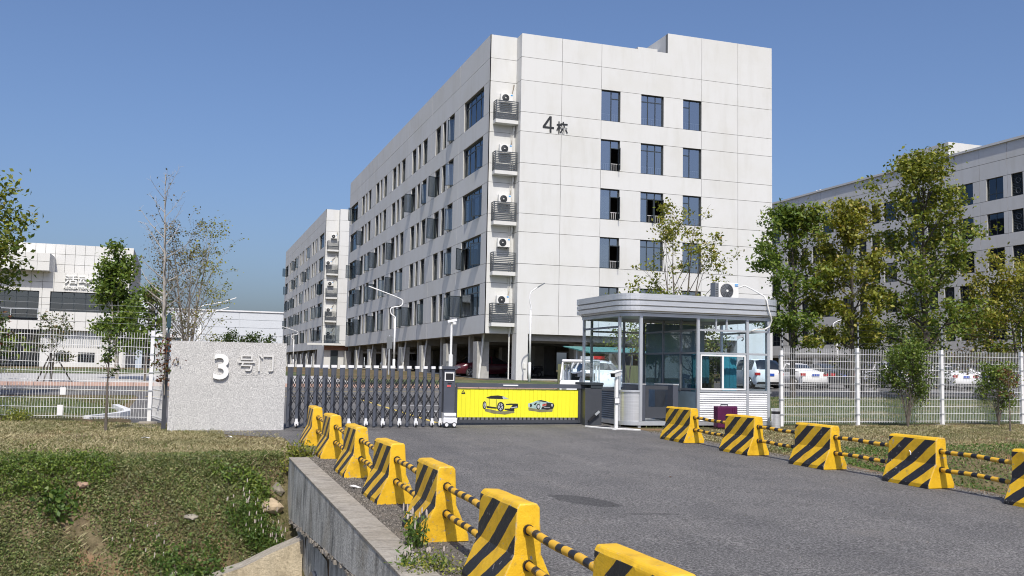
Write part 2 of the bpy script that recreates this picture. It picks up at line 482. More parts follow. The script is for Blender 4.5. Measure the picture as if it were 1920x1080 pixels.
class MB:
    """collects faces of ONE object"""
    def __init__(s):
        s.v, s.f, s.m = [], [], []
    def add(s, vs, fs, m=0):
        b = len(s.v)
        s.v += [tuple(x) for x in vs]
        for f in fs:
            s.f.append(tuple(b + i for i in f))
            s.m.append(m)
        return s
    def quad(s, a, b, c, d, m=0):
        return s.add([a, b, c, d], [(0, 1, 2, 3)], m)
    def box(s, x0, x1, y0, y1, z0, z1, m=0):
        return s.add([(x0, y0, z0), (x1, y0, z0), (x1, y1, z0), (x0, y1, z0), (x0, y0, z1), (x1, y0, z1), (x1, y1, z1), (x0, y1, z1)],
                     [(0, 3, 2, 1), (4, 5, 6, 7), (0, 1, 5, 4), (1, 2, 6, 5), (2, 3, 7, 6), (3, 0, 4, 7)], m)
    def mbox(s, F, s0, s1, z0, z1, d0, d1, m=0):
        """box in facade coordinates, F maps (along, depth, z) to the world"""
        vs = [F(s0, d0, z0), F(s1, d0, z0), F(s1, d1, z0), F(s0, d1, z0), F(s0, d0, z1), F(s1, d0, z1), F(s1, d1, z1), F(s0, d1, z1)]
        fs = [(0, 3, 2, 1), (4, 5, 6, 7), (0, 1, 5, 4), (1, 2, 6, 5), (2, 3, 7, 6), (3, 0, 4, 7)]
        return s.add(vs, orient(vs, fs), m)
    def bar(s, a, b, w, h, m=0, up=(0, 0, 1)):
        a, b = Vector(a), Vector(b)
        d = (b - a).normalized()
        sd = d.cross(Vector(up))
        if sd.length < 1e-4:
            sd = d.cross(Vector((1, 0, 0)))
        sd.normalize()
        u = sd.cross(d).normalized()
        o = [sd * w / 2 + u * h / 2, -sd * w / 2 + u * h / 2, -sd * w / 2 - u * h / 2, sd * w / 2 - u * h / 2]
        return s.add([a + q for q in o] + [b + q for q in o],
                     [(0, 1, 2, 3), (7, 6, 5, 4), (0, 4, 5, 1), (1, 5, 6, 2), (2, 6, 7, 3), (3, 7, 4, 0)], m)
    def tube(s, pts, r, n=6, m=0, cap=True):
        pts = [Vector(p) for p in pts]
        rs = r if isinstance(r, (list, tuple)) else [r] * len(pts)
        base = len(s.v)
        prev = None
        for i, p in enumerate(pts):
            if i == 0:
                d = pts[1] - pts[0]
            elif i == len(pts) - 1:
                d = pts[-1] - pts[-2]
            else:
                d = pts[i + 1] - pts[i - 1]
            if d.length < 1e-6:
                d = Vector((0, 0, 1))
            d.normalize()
            if prev is None:
                a = d.cross(Vector((0.31, 0.17, 0.93)))
                if a.length < 1e-3:
                    a = d.cross(Vector((1, 0, 0)))
            else:
                a = prev - d * prev.dot(d)
                if a.length < 1e-4:
                    a = d.cross(Vector((1, 0, 0.2)))
            a.normalize()
            prev = a
            b = d.cross(a)
            for k in range(n):
                t = 2 * math.pi * k / n
                s.v.append(tuple(p + (a * math.cos(t) + b * math.sin(t)) * rs[i]))
        for i in range(len(pts) - 1):
            for k in range(n):
                q = base + i * n
                s.f.append((q + k, q + (k + 1) % n, q + n + (k + 1) % n, q + n + k))
                s.m.append(m)
        if cap:
            s.f.append(tuple(base + k for k in reversed(range(n))))
            s.m.append(m)
            s.f.append(tuple(base + (len(pts) - 1) * n + k for k in range(n)))
            s.m.append(m)
        return s
    def disc_cyl(s, c, axis, r, h, n=16, m=0):
        c, ax = Vector(c), Vector(axis).normalized()
        return s.tube([c - ax * h / 2, c + ax * h / 2], r, n, m)
    def prism(s, poly, vec, m=0):
        """extrude a planar polygon (3d points) along vec"""
        n = len(poly)
        vs = [Vector(p) for p in poly] + [Vector(p) + Vector(vec) for p in poly]
        fs = [tuple(range(n))[::-1], tuple(range(n, 2 * n))] + [(i, (i + 1) % n, n + (i + 1) % n, n + i) for i in range(n)]
        return s.add(vs, fs, m)
    def build(s, name, mats, parent=None, smooth=False, bevel=0.0):
        me = bpy.data.meshes.new(name)
        off = wloc(parent) if parent else Vector((0, 0, 0))
        me.from_pydata([(x - off.x, y - off.y, z - off.z) for x, y, z in s.v], [], s.f)
        if not isinstance(mats, (list, tuple)):
            mats = [mats]
        for q in mats:
            me.materials.append(M[q] if isinstance(q, str) else q)
        if len(mats) > 1:
            me.polygons.foreach_set('material_index', s.m)
        if smooth:
            me.polygons.foreach_set('use_smooth', [True] * len(me.polygons))
        me.update()
        o = bpy.data.objects.new(name, me)
        COL.objects.link(o)
        if parent:
            o.parent = parent
        if bevel:
            b = o.modifiers.new('bevel', 'BEVEL')
            b.width = bevel
            b.segments = 2
            b.limit_method = 'ANGLE'
            b.angle_limit = R(35)
        return o

def tag(o, label=None, cat=None, group=None, kind=None):
    if label:
        o['label'] = label
    if cat:
        o['category'] = cat
    if group:
        o['group'] = group
    if kind:
        o['kind'] = kind
    return o

def thing(name, label, cat, loc, group=None):
    o = bpy.data.objects.new(name, None)
    o.empty_display_size = 0.2
    COL.objects.link(o)
    o.location = loc
    return tag(o, label, cat, group)

def copy_tree(o, parent=None):
    c = o.copy()
    COL.objects.link(c)
    if parent:
        c.parent = parent
    for ch in [x for x in bpy.data.objects if x.parent == o]:
        copy_tree(ch, c)
    return c

def dup(root, loc, label, rotz=None, group=None):
    kids = {}
    def rec(o, parent):
        c = o.copy()
        COL.objects.link(c)
        if parent:
            c.parent = parent
        for ch in o.children:
            rec(ch, c)
        return c
    c = rec(root, None)
    c.location = loc
    if rotz is not None:
        c.rotation_euler = (0, 0, rotz)
    c['label'] = label
    if group:
        c['group'] = group
    return c

def lerp(a, b, t):
    return a + (b - a) * t

def sstep(t):
    t = max(0.0, min(1.0, t))
    return t * t * (3 - 2 * t)

def gz(x, y):
    """plain ground plane: rises gently towards the buildings"""
    return 0.0058 * max(-30, min(60, x)) + 0.0170 * max(-60, min(80, y))

def ditch(x, y):
    if y >= 17.4 or y <= 3.5:
        return 0.0
    if x < 1.82:
        w = 1.0
    else:
        w = sstep((x - 11.0) / 2.2) * 0.8
    if w <= 0:
        return 0.0
    e = 17.15 + 0.25 * math.sin(x * 0.9) + (0.0 if x < 1.82 else -1.2)
    if x < 1.82:
        e -= 0.55 * sstep((x + 1.5) / 3.0)
    if y > 9:
        p = sstep((e - y) / 2.9)
    else:
        p = 1 - sstep((8 - y) / 4.5)
    d = -1.95 * p * w
    if x < 1.82 and y > 12:      # rubble cut beside the end of the kerb wall
        d -= 0.55 * sstep((x - 0.6) / 1.1) * sstep((16.9 - y) / 0.5) * (1 - sstep((15.6 - y) / 2.5))
    return d

def gt(x, y):
    z = gz(x, y) + ditch(x, y)
    if x < 0 and 14 < y < 27:
        z += 0.11 * sstep((-0.6 - x) / 3.0) * sstep((y - 15.5) / 3) * (1 - sstep((y - 25) / 2))
    if y < 17.6 and (x < 1.7 or x > 11.6) and y > 3:
        k = min(1, -ditch(x, y) / 0.5)
        z += k * (0.06 * math.sin(x * 2.1 + y * 1.3) + 0.05 * math.sin(x * 3.7 - y * 2.9) + 0.03 * math.sin(x * 7.3 + y * 6.1))
    return z

def text_obj(s, size, depth, mat, parent, name, place, offset=0.0, mirror=False, label=None):
    """raised lettering: place(x, y, z) maps letter plane (x right, y up, z out of the face) to the world"""
    cu = bpy.data.curves.new(name, 'FONT')
    cu.body = s
    cu.size = size
    cu.extrude = depth / 2
    cu.offset = offset
    cu.resolution_u = 4
    tmp = bpy.data.objects.new(name + '_tmp', cu)
    COL.objects.link(tmp)
    dg = bpy.context.evaluated_depsgraph_get()
    dg.update()
    me0 = tmp.evaluated_get(dg).to_mesh()
    vs = [v.co.copy() for v in me0.vertices]
    fs = [tuple(p.vertices) for p in me0.polygons]
    bpy.data.objects.remove(tmp)
    xs = [v.x for v in vs]
    ys = [v.y for v in vs]
    x0, y0 = min(xs), min(ys)
    mb = MB()
    mb.add([place(v.x - x0, v.y - y0, v.z + depth / 2) for v in vs], fs)
    o = mb.build(name, mat, parent)
    o.data.validate()
    return o

# ------------------------------------------------------------------ foliage
def leaves_mesh(name, P, Ndir, L, W, mat, parent, rng, kind=None):
    """rhombic leaves at points P"""
    n = len(P)
    nrm = Ndir / np.maximum(1e-6, np.linalg.norm(Ndir, axis=1, keepdims=True))
    a = rng.normal(size=(n, 3))
    a -= nrm * (a * nrm).sum(1, keepdims=True)
    a /= np.maximum(1e-6, np.linalg.norm(a, axis=1, keepdims=True))
    b = np.cross(nrm, a)
    l = (L * rng.uniform(0.65, 1.25, n))[:, None]
    w = l * W
    V = np.empty((n, 4, 3))
    V[:, 0] = P - a * l * 0.5
    V[:, 1] = P + b * w * 0.5 + nrm * w * 0.12
    V[:, 2] = P + a * l * 0.5
    V[:, 3] = P - b * w * 0.5 + nrm * w * 0.12
    off = wloc(parent) if parent else Vector((0, 0, 0))
    V = V.reshape(-1, 3) - np.array(off)
    me = bpy.data.meshes.new(name)
    me.vertices.add(n * 4)
    me.vertices.foreach_set('co', V.astype(np.float32).ravel())
    me.loops.add(n * 4)
    me.loops.foreach_set('vertex_index', np.arange(n * 4, dtype=np.int32))
    me.polygons.add(n)
    me.polygons.foreach_set('loop_start', np.arange(0, n * 4, 4, dtype=np.int32))
    me.polygons.foreach_set('loop_total', np.full(n, 4, dtype=np.int32))
    me.materials.append(M[mat])
    me.update(calc_edges=True)
    o = bpy.data.objects.new(name, me)
    COL.objects.link(o)
    if parent:
        o.parent = parent
    if kind:
        o['kind'] = kind
    return o

def blades_mesh(name, P, H, Wd, mat, rng, lean=0.5, parent=None, kind='stuff'):
    """grass blades: one bent triangle pair each"""
    n = len(P)
    az = rng.uniform(0, 2 * math.pi, n)
    d = np.stack([np.cos(az), np.sin(az), np.zeros(n)], 1)
    s = np.stack([-np.sin(az), np.cos(az), np.zeros(n)], 1)
    h = (H * rng.uniform(0.5, 1.3, n))[:, None]
    w = (Wd * rng.uniform(0.7, 1.3, n))[:, None]
    ln = h * rng.uniform(0.1, lean, n)[:, None]
    up = np.array([0, 0, 1.0])
    V = np.empty((n, 4, 3))
    V[:, 0] = P - s * w * 0.5
    V[:, 1] = P + s * w * 0.5
    V[:, 2] = P + up * h * 0.6 + d * ln * 0.35 + s * w * 0.35
    V[:, 3] = P + up * h + d * ln
    me = bpy.data.meshes.new(name)
    off = wloc(parent) if parent else Vector((0, 0, 0))
    me.vertices.add(n * 4)
    me.vertices.foreach_set('co', (V.reshape(-1, 3) - np.array(off)).astype(np.float32).ravel())
    me.loops.add(n * 4)
    me.loops.foreach_set('vertex_index', np.arange(n * 4, dtype=np.int32))
    me.polygons.add(n)
    me.polygons.foreach_set('loop_start', np.arange(0, n * 4, 4, dtype=np.int32))
    me.polygons.foreach_set('loop_total', np.full(n, 4, dtype=np.int32))
    me.materials.append(M[mat])
    me.update(calc_edges=True)
    o = bpy.data.objects.new(name, me)
    COL.objects.link(o)
    if parent:
        o.parent = parent
    if kind:
        o['kind'] = kind
    return o

def skeleton(mb, rnd, base, h, r0, cb, cw, nb, stems=1, spread=0.25, tilt=(0.25, 1.0), shape='egg', sub=5, wob=0.04, subl=0.36, lean=(0, 0)):
    """trunk(s), limbs and twigs as tapered tubes; returns leaf anchor points"""
    anchors = []
    def env(t):
        q = max(0.0, min(1.0, (t - cb) / (1 - cb)))
        if shape == 'egg':
            return 0.25 + 0.85 * math.sin(math.pi * min(1, 0.12 + q * 0.86)) ** 0.8
        if shape == 'cone':
            return 0.22 + 0.95 * (1 - q) ** 0.8
        if shape == 'vase':
            return 0.35 + 0.75 * math.sin(math.pi * (0.2 + 0.62 * q))
        return 1.0
    for k in range(stems):
        a0 = 2 * math.pi * k / stems + rnd.uniform(-0.5, 0.5)
        sp = spread * rnd.uniform(0.6, 1.2) if stems > 1 else 0.0
        hh = h * (rnd.uniform(0.75, 1.0) if stems > 1 and k else 1.0)
        pts, rs = [], []
        n = 9
        wx = wy = 0.0
        for i in range(n):
            t = i / (n - 1)
            wx += rnd.uniform(-wob, wob) * h * 0.12
            wy += rnd.uniform(-wob, wob) * h * 0.12
            pts.append(Vector((base[0] + math.cos(a0) * sp * hh * t ** 1.25 + wx * (t > 0) + lean[0] * t,
                               base[1] + math.sin(a0) * sp * hh * t ** 1.25 + wy * (t > 0) + lean[1] * t,
                               base[2] - 0.06 + hh * 0.97 * t)))
            rs.append(max(0.006, r0 * (1 - 0.9 * t) / (1 if stems == 1 else 1.25)))
        mb.tube(pts, rs, 7)
        def at(t):
            q = t * (n - 1)
            i = min(n - 2, int(q))
            return pts[i].lerp(pts[i + 1], q - i)
        m = max(2, nb // stems)
        for b in range(m):
            t = cb + (1 - cb) * ((b + rnd.uniform(0.1, 0.9)) / m) * 0.98
            s = at(t)
            az = b * 2.39996 + rnd.uniform(-0.5, 0.5)
            q = (t - cb) / (1 - cb)
            tl = lerp(tilt[0], tilt[1], q) + rnd.uniform(-0.15, 0.2)
            L = cw * env(t) * rnd.uniform(0.62, 1.18) / max(0.45, math.cos(tl))
            L = min(L, cw * 1.35, (h * (1 - t) + 0.07 * h) / max(0.25, math.sin(max(0.05, tl)) + 0.12))
            d = Vector((math.cos(az) * math.cos(tl), math.sin(az) * math.cos(tl), math.sin(tl)))
            bp, br = [], []
            side = Vector((rnd.uniform(-1, 1), rnd.uniform(-1, 1), rnd.uniform(-0.3, 0.5))) * 0.16 * L
            for i in range(5):
                u = i / 4
                bp.append(s + d * L * u + side * math.sin(u * 2.2) + Vector((0, 0, 0.12 * L * u * u)))
                br.append(max(0.004, r0 * 0.42 * (1 - 0.75 * q) * (1 - 0.85 * u) / (1 if stems == 1 else 1.3)))
            mb.tube(bp, br, 4, cap=False)
            ns = sub + (1 if L > cw * 0.8 else 0)
            for j in range(ns):
                u = lerp(0.3, 1.0, (j + rnd.uniform(0.2, 0.8)) / ns)
                i = min(3, int(u * 4))
                p = bp[i].lerp(bp[i + 1], u * 4 - i)
                az2 = rnd.uniform(0, 2 * math.pi)
                d2 = (d * 0.8 + Vector((math.cos(az2), math.sin(az2), rnd.uniform(-0.35, 0.7)))).normalized()
                l2 = L * subl * rnd.uniform(0.5, 1.2) * (1.15 - 0.5 * u)
                e = p + d2 * l2
                mid = p.lerp(e, 0.5) + Vector((0, 0, 0.05 * l2))
                mb.tube([p, mid, e], [max(0.003, br[i] * 0.45), 0.004, 0.003], 3, cap=False)
                anchors += [(tuple(mid), 0.7), (tuple(p.lerp(e, 0.8)), 0.9), (tuple(e), 1.0)]
            anchors.append((tuple(bp[-1]), 1.0))
    return anchors

def tree(name, label, base, h, r0, cb, cw, nb, leafmat, leaves, leaf, seed, group=None, bark='bark', sigma=0.2, up=1.0, cat='tree', lmix=None, parts=('trunk', 'crown'), keep=1.0, **kw):
    rnd = random.Random(seed)
    rng = np.random.default_rng(seed)
    root = thing(name, label, cat, base, group)
    mb = MB()
    anc = skeleton(mb, rnd, base, h, r0, cb, cw, nb, **kw)
    mb.build(parts[0], bark, root)
    if leaves:
        pts = np.array([a[0] for a in anc])
        wts = np.array([a[1] for a in anc])
        if keep < 1:
            kp = rng.uniform(size=len(pts)) < keep
            pts, wts = pts[kp], wts[kp]
        # clumps of uneven weight leave gaps between them
        wts = wts * rng.uniform(0.15, 1.6, len(pts)) ** 1.5
        idx = rng.choice(len(pts), leaves, p=wts / wts.sum())
        P = pts[idx] + rng.normal(size=(leaves, 3)) * sigma * np.array([1, 1, 0.75])
        Nd = rng.normal(size=(leaves, 3)) + np.array([0, 0, up])
        if lmix:
            m2, frac, fn = lmix
            sel = fn(P, rng) if fn else rng.uniform(size=leaves) < frac
            leaves_mesh(parts[1], P[~sel], Nd[~sel], leaf, 0.6, leafmat, root, rng)
            if sel.any():
                leaves_mesh(parts[1], P[sel], Nd[sel], leaf, 0.6, m2, root, rng)
        else:
            leaves_mesh(parts[1], P, Nd, leaf, 0.6, leafmat, root, rng)
    return root

# ------------------------------------------------------------------ ground, roads
def axis(dense, far):
    out = sorted(set([round(x, 4) for x in dense] + far))
    return out
gx = axis(list(np.arange(-16, 1.7, 0.3)) + [1.79, 1.85] + list(np.arange(2.2, 11.0, 1.1)) + list(np.arange(11.2, 24, 0.4)),
          [-1800, -900, -400, -200, -120, -80, -60, -45, -30, -22, 26, 30, 36, 45, 60, 90, 140, 250, 500, 900, 1800])
gy = axis(list(np.arange(2.8, 17.7, 0.3)) + [18, 19, 20, 21, 22, 23, 24, 25, 26, 27, 29], [-600, -200, -60, -20, -5, 0, 33, 37, 45, 60, 80, 120, 200, 400, 900, 2500])
mb = MB()
nx, ny = len(gx), len(gy)
mb.v = [(x, y, gt(x, y)) for y in gy for x in gx]
for j in range(ny - 1):
    for i in range(nx - 1):
        mb.f.append((j * nx + i, j * nx + i + 1, (j + 1) * nx + i + 1, (j + 1) * nx + i))
        mb.m.append(0)
tag(mb.build('ground', 'ground', smooth=True), kind='structure')

def sheet(name, poly, mat, lift, kind='structure', nsub=1):
    """flat sheet following the ground plane"""
    mb = MB()
    mb.add([(x, y, gz(x, y) + lift) for x, y in poly], [tuple(range(len(poly)))])
    return tag(mb.build(name, mat), kind=kind)

# the plane is one linear piece for y < 80 and |x| < 60
sheet('driveway', [(2.02, -12), (10.72, -12), (10.72, 23.2), (2.05, 23.2)], 'asphalt', 0.004)
sheet('road', [(-1.4, 23.2), (-1.0, 23.2), (2.0, 22.0), (10.7, 23.2), (12.2, 25.6), (11.0, 27), (10.9, 38.5), (59, 38.5), (59, 58), (22.5, 58), (22.5, 46), (-29.9, 46), (-29.9, 38), (-1.6, 38), (-1.4, 36.5)], 'asphalt', 0.008)
sheet('approach', [(0.95, 21.3), (2.1, 20.2), (2.1, 22.9), (0.2, 22.25)], 'asphalt', 0.006)
sheet('gravel_verge', [(1.98, 2), (2.5, 2), (2.55, 9), (2.42, 13), (2.5, 17.2), (2.1, 18.6), (1.98, 17)], 'gravel', 0.013)
for k, (x0, x1, y0, y1, m) in enumerate([(6.15, 6.27, 24.0, 36.5, 'line_yellow'), (6.6, 10.2, 28.4, 28.75, 'line_white'),
                                         (-1.2, 6.0, 36.9, 37.02, 'line_yellow'), (-29, 20, 41.6, 41.72, 'line_yellow'), (6.6, 10.2, 31.4, 31.55, 'line_white')]):
    sheet('road_marking', [(x0, y0), (x1, y0), (x1, y1), (x0, y1)], m, 0.012)
sheet('lawn', [(-29.9, 25.0), (-2.3, 25.0), (-1.62, 26.6), (-1.75, 30), (-4.0, 36.8), (-29.9, 36.8)], 'lawn', 0.01)
sheet('pavement', [(-29.9, 50.2), (9, 50.2), (9, 64.4), (-29.9, 64.4)], simple('pale paving', (0.42, 0.41, 0.39), 0.9, var=0.1), 0.006)
sheet('lawn', [(-29.9, 46.6), (22.3, 46.6), (22.3, 50), (-29.9, 50)], 'lawn', 0.010)
sheet('lawn', [(-29.9, 65), (8, 65), (8, 76), (-29.9, 76)], 'lawn', 0.008)
sheet('lawn', [(9.5, 50.2), (22.3, 50.2), (22.3, 58.9), (9.5, 58.9)], 'lawn', 0.009)
sheet('lawn', [(15.4, 22.6), (58, 22.6), (58, 38.4), (12.4, 38.4), (12.4, 26.8)], 'lawn', 0.004)

def kerb(name, pts, w, h, mat):
    mb = MB()
    for (a, b) in zip(pts[:-1], pts[1:]):
        A = Vector((a[0], a[1], gz(*a) + h / 2 - 0.03))
        B = Vector((b[0], b[1], gz(*b) + h / 2 - 0.03))
        mb.bar(A, B, w, h + 0.06)
    return mb
for x in np.arange(-29, 20, 1.0):
    o = kerb('kerb', [(x, 46.3), (x + 0.98, 46.3)], 0.42, 0.16, 0).build('kerb_stone', 'pink_kerb')
    tag(o, kind='structure')
arc = [(-29.9, 37.0), (-4.1, 37.0), (-2.6, 33.5), (-1.75, 30), (-1.35, 28.0), (-1.3, 27.2), (-1.5, 26.4), (-2.1, 25.3), (-2.35, 24.8)]
tag(kerb('kerb', arc[3:8], 0.17, 0.13, 0).build('island_kerb', 'white_paint'), kind='structure')

# ------------------------------------------------------------------ culvert kerb wall with headwall
root = thing('culvert_wall', 'weathered grey concrete culvert wall beside the driveway barriers', 'retaining wall', (1.85, 12, 0))
mb = MB()
n = 26
ys = [lerp(4.5, 16.38, i / n) for i in range(n + 1)]
rnd = random.Random(4)
def wtop(y):
    return gz(1.9, y) + 0.045
def ledge(y):
    return lerp(-0.23, -0.62, (y - 9.6) / 6.7)
for a, b in zip(ys[:-1], ys[1:]):
    xa = 1.74
    mb.quad((xa, a, ledge(a)), (xa, b, ledge(b)), (xa, b, wtop(b)), (xa, a, wtop(a)), 0)
    mb.quad((xa, a, ledge(a)), (xa + 0.07, a, ledge(a) - 0.02), (xa + 0.07, b, ledge(b) - 0.02), (xa, b, ledge(b)), 0)
    mb.quad((2.03, b, wtop(b)), (2.03, b, -0.4), (2.03, a, -0.4), (2.03, a, wtop(a)), 0)
mb.quad((1.74, 16.38, -2.4), (2.03, 16.38, -2.4), (2.03, 16.38, wtop(16.38)), (1.74, 16.38, wtop(16.38)), 0)
mb.build('beam', 'wall_side', root)
mb = MB()
for a, b in zip(ys[:-1], ys[1:]):
    mb.quad((1.735, a, wtop(a) + 0.003), (2.05, a, wtop(a) + 0.003), (2.05, b, wtop(b) + 0.003), (1.735, b, wtop(b) + 0.003), 0)
    mb.quad((1.735, a, wtop(a) - 0.02), (1.735, a, wtop(a) + 0.003), (1.735, b, wtop(b) + 0.003), (1.735, b, wtop(b) - 0.02), 0)
mb.build('coping', 'wall_top', root)
# lower headwall with the pipe mouth cut through it
mb = MB()
pc, pr_, pz = 13.25, 0.42, -1.30
ring = 20
outer = []
for i in range(ring):
    t = 2 * math.pi * i / ring
    outer.append((pc + math.cos(t) * pr_, pz + math.sin(t) * pr_))
rect = []
for (y, z) in outer:
    dy, dz = y - pc, z - pz
    s = min(1.2 / abs(dy) if abs(dy) > 1e-6 else 9e9, (0.74 / abs(dz)) if abs(dz) > 1e-6 else 9e9)
    zz = pz + dz * s
    yy = pc + dy * s
    if dz > 0:
        zz = min(zz, ledge(yy) - 0.02)
    rect.append((yy, zz))
x = 1.81
for i in range(ring):
    j = (i + 1) % ring
    mb.quad((x, *outer[i]), (x, *outer[j]), (x, *rect[j]), (x, *rect[i]), 0)
    mb.quad((x, *outer[j]), (x, *outer[i]), (x + 1.5, *outer[i]), (x + 1.5, *outer[j]), 1)
mb.quad((x, 14.45, -2.4), (x, 16.37, -2.4), (x, 16.37, ledge(16.37) - 0.02), (x, 14.45, ledge(14.45) - 0.02), 0)
mb.quad((x, 4.5, -2.4), (x, 12.05, -2.4), (x, 12.05, ledge(12.05) - 0.02), (x, 4.5, ledge(4.5) - 0.02), 0)
mb.quad((x, 12.0, -2.4), (x, 14.5, -2.4), (x, 14.5, -2.0), (x, 12.0, -2.0), 0)
mb.build('headwall', ['wall_side', 'black'], root)
# rag of broken mortar along the ledge
mb = MB()
y = 7.0
while y < 16.2:
    s = rnd.uniform(0.012, 0.042)
    c = (1.745 + rnd.uniform(-0.02, 0.02), y, ledge(y) - 0.02 + rnd.uniform(-0.03, 0.02))
    vs = []
    for dx in (-1, 1):
        for dy in (-1, 1):
            for dz in (-1, 1):
                vs.append((c[0] + dx * s * rnd.uniform(0.4, 0.8), c[1] + dy * s * rnd.uniform(0.6, 1.3), c[2] + dz * s * rnd.uniform(0.4, 0.9)))
    mb.add(vs, [(0, 1, 3, 2), (4, 6, 7, 5), (0, 4, 5, 1), (2, 3, 7, 6), (0, 2, 6, 4), (1, 5, 7, 3)])
    y += rnd.uniform(0.03, 0.13)
tag(mb.build('mortar_crust', 'crust', root), kind='stuff')
# pipe
mb = MB()
for i in range(ring):
    j = (i + 1) % ring
    t0, t1 = 2 * math.pi * i / ring, 2 * math.pi * j / ring
    def P_(t, r, xx):
        return (xx, pc + math.cos(t) * r, pz + math.sin(t) * r)
    mb.quad(P_(t0, .415, 1.76), P_(t1, .415, 1.76), P_(t1, .33, 1.76), P_(t0, .33, 1.76))
    mb.quad(P_(t0, .33, 1.76), P_(t1, .33, 1.76), P_(t1, .33, 3.2), P_(t0, .33, 3.2))
    mb.quad(P_(t1, .415, 1.76), P_(t0, .415, 1.76), P_(t0, .415, 2.2), P_(t1, .415, 2.2))
mb.build('drain_pipe', 'gate_grey', root)
# wing wall
mb = MB()
pts = []
for i in range(9):
    t = i / 8
    pts.append((lerp(1.80, -1.6, t), lerp(-0.70, -1.95, t ** 0.93) + 0.02 * math.sin(i * 2.3)))
for (a, b) in zip(pts[:-1], pts[1:]):
    for (y0, m) in ((14.62, 0),):
        mb.quad((b[0], y0, -2.6), (a[0], y0, -2.6), (a[0], y0, a[1]), (b[0], y0, b[1]), 0)
    mb.quad((b[0], 14.62, b[1]), (a[0], 14.62, a[1]), (a[0], 14.90, a[1] + 0.03), (b[0], 14.90, b[1] + 0.03), 1)
    mb.quad((a[0], 14.90, -2.6), (b[0], 14.90, -2.6), (b[0], 14.90, b[1] + 0.03), (a[0], 14.90, a[1] + 0.03), 0)
mb.build('wing_wall', ['wing', 'wall_top'], root)

# ------------------------------------------------------------------ rubble and litter
def rock(name, label, c, s, mat, seed, cat='stone', group=None, sq=(1, 1, 1)):
    rnd = random.Random(seed)
    import bmesh
    bm = bmesh.new()
    bmesh.ops.create_icosphere(bm, subdivisions=2, radius=1)
    d = [Vector((rnd.uniform(-1, 1), rnd.uniform(-1, 1), rnd.uniform(-1, 1))).normalized() for _ in range(9)]
    for v in bm.verts:
        k = 1.0
        for q in d:
            t = v.co.normalized().dot(q)
            if t > 0.62:
                k = min(k, 0.62 / t)
        v.co = Vector((v.co.x * k * s[0], v.co.y * k * s[1], v.co.z * k * s[2]))
    bmesh.ops.rotate(bm, verts=bm.verts, matrix=Matrix.Rotation(rnd.uniform(0, 6), 3, 'Z') @ Matrix.Rotation(rnd.uniform(-0.4, 0.4), 3, 'X'))
    me = bpy.data.meshes.new(name)
    bm.to_mesh(me)
    bm.free()
    me.materials.append(M[mat])
    o = bpy.data.objects.new(name, me)
    COL.objects.link(o)
    o.location = c
    return tag(o, label, cat, group)

def on(x, y, dz=0):
    return (x, y, gt(x, y) + dz)
rock('stone', 'largest squarish tan stone lying against the end of the culvert wall', on(1.46, 16.1, 0.10), (0.27, 0.2, 0.17), 'tan_stone', 3)
rock('stone', 'grey broken stone above the tan one, wedged at the wall end', on(1.58, 16.5, 0.05), (0.17, 0.15, 0.15), 'stone', 5)
rock('stone', 'pale flat stone halfway down the ditch bank, left of the wall plants', on(0.25, 15.55, 0.04), (0.13, 0.10, 0.06), 'stone', 11)
rock('soil_clod', 'large reddish lump low on the ditch bank near the headwall', on(-0.25, 14.75, 0.05), (0.19, 0.15, 0.12), 'soil_stone', 14, 'clod')
rock('stone', 'small whitish stone beside the reddish lump on the bank', on(0.02, 14.85, 0.05), (0.07, 0.06, 0.05), 'stone', 17)
rock('soil_clod', 'reddish bare clod on the left part of the ditch bank', on(-1.35, 16.2, 0.03), (0.16, 0.12, 0.08), 'soil_stone', 19, 'clod')
rock('stone', 'flat stone on the dry grass behind the second barrier gap on the right', on(10.75, 14.9, 0.03), (0.18, 0.12, 0.05), 'stone', 23)
for i, (x, y, l) in enumerate([(-0.62, 20.3, 'scrap of white litter on the dry lawn below the granite wall, left one'),
                               (0.95, 20.35, 'scrap of white litter on the dry lawn near the asphalt edge'),
                               (2.22, 12.9, 'white paper scrap on the gravel beside the culvert wall'),
                               (7.07, 13.2, 'small orange leaf lying alone on the asphalt driveway')]):
    mb = MB()
    rr = random.Random(i)
    c = Vector(on(x, y, 0.03 if i < 3 else 0.012))
    ring_ = [c + Vector((math.cos(t) * rr.uniform(0.05, 0.11), math.sin(t) * rr.uniform(0.03, 0.07), rr.uniform(-0.01, 0.03))) * (1 if i < 3 else 0.35) for t in np.linspace(0, 5.6, 7)]
    mb.add([c + Vector((0, 0, 0.03 if i < 3 else 0.01))] + ring_, [(0, k + 1, (k + 1) % 7 + 1) for k in range(7)])
    tag(mb.build('litter' if i < 3 else 'fallen_leaf', 'litter' if i < 3 else 'leaf_red'), l, 'litter' if i < 3 else 'leaf')

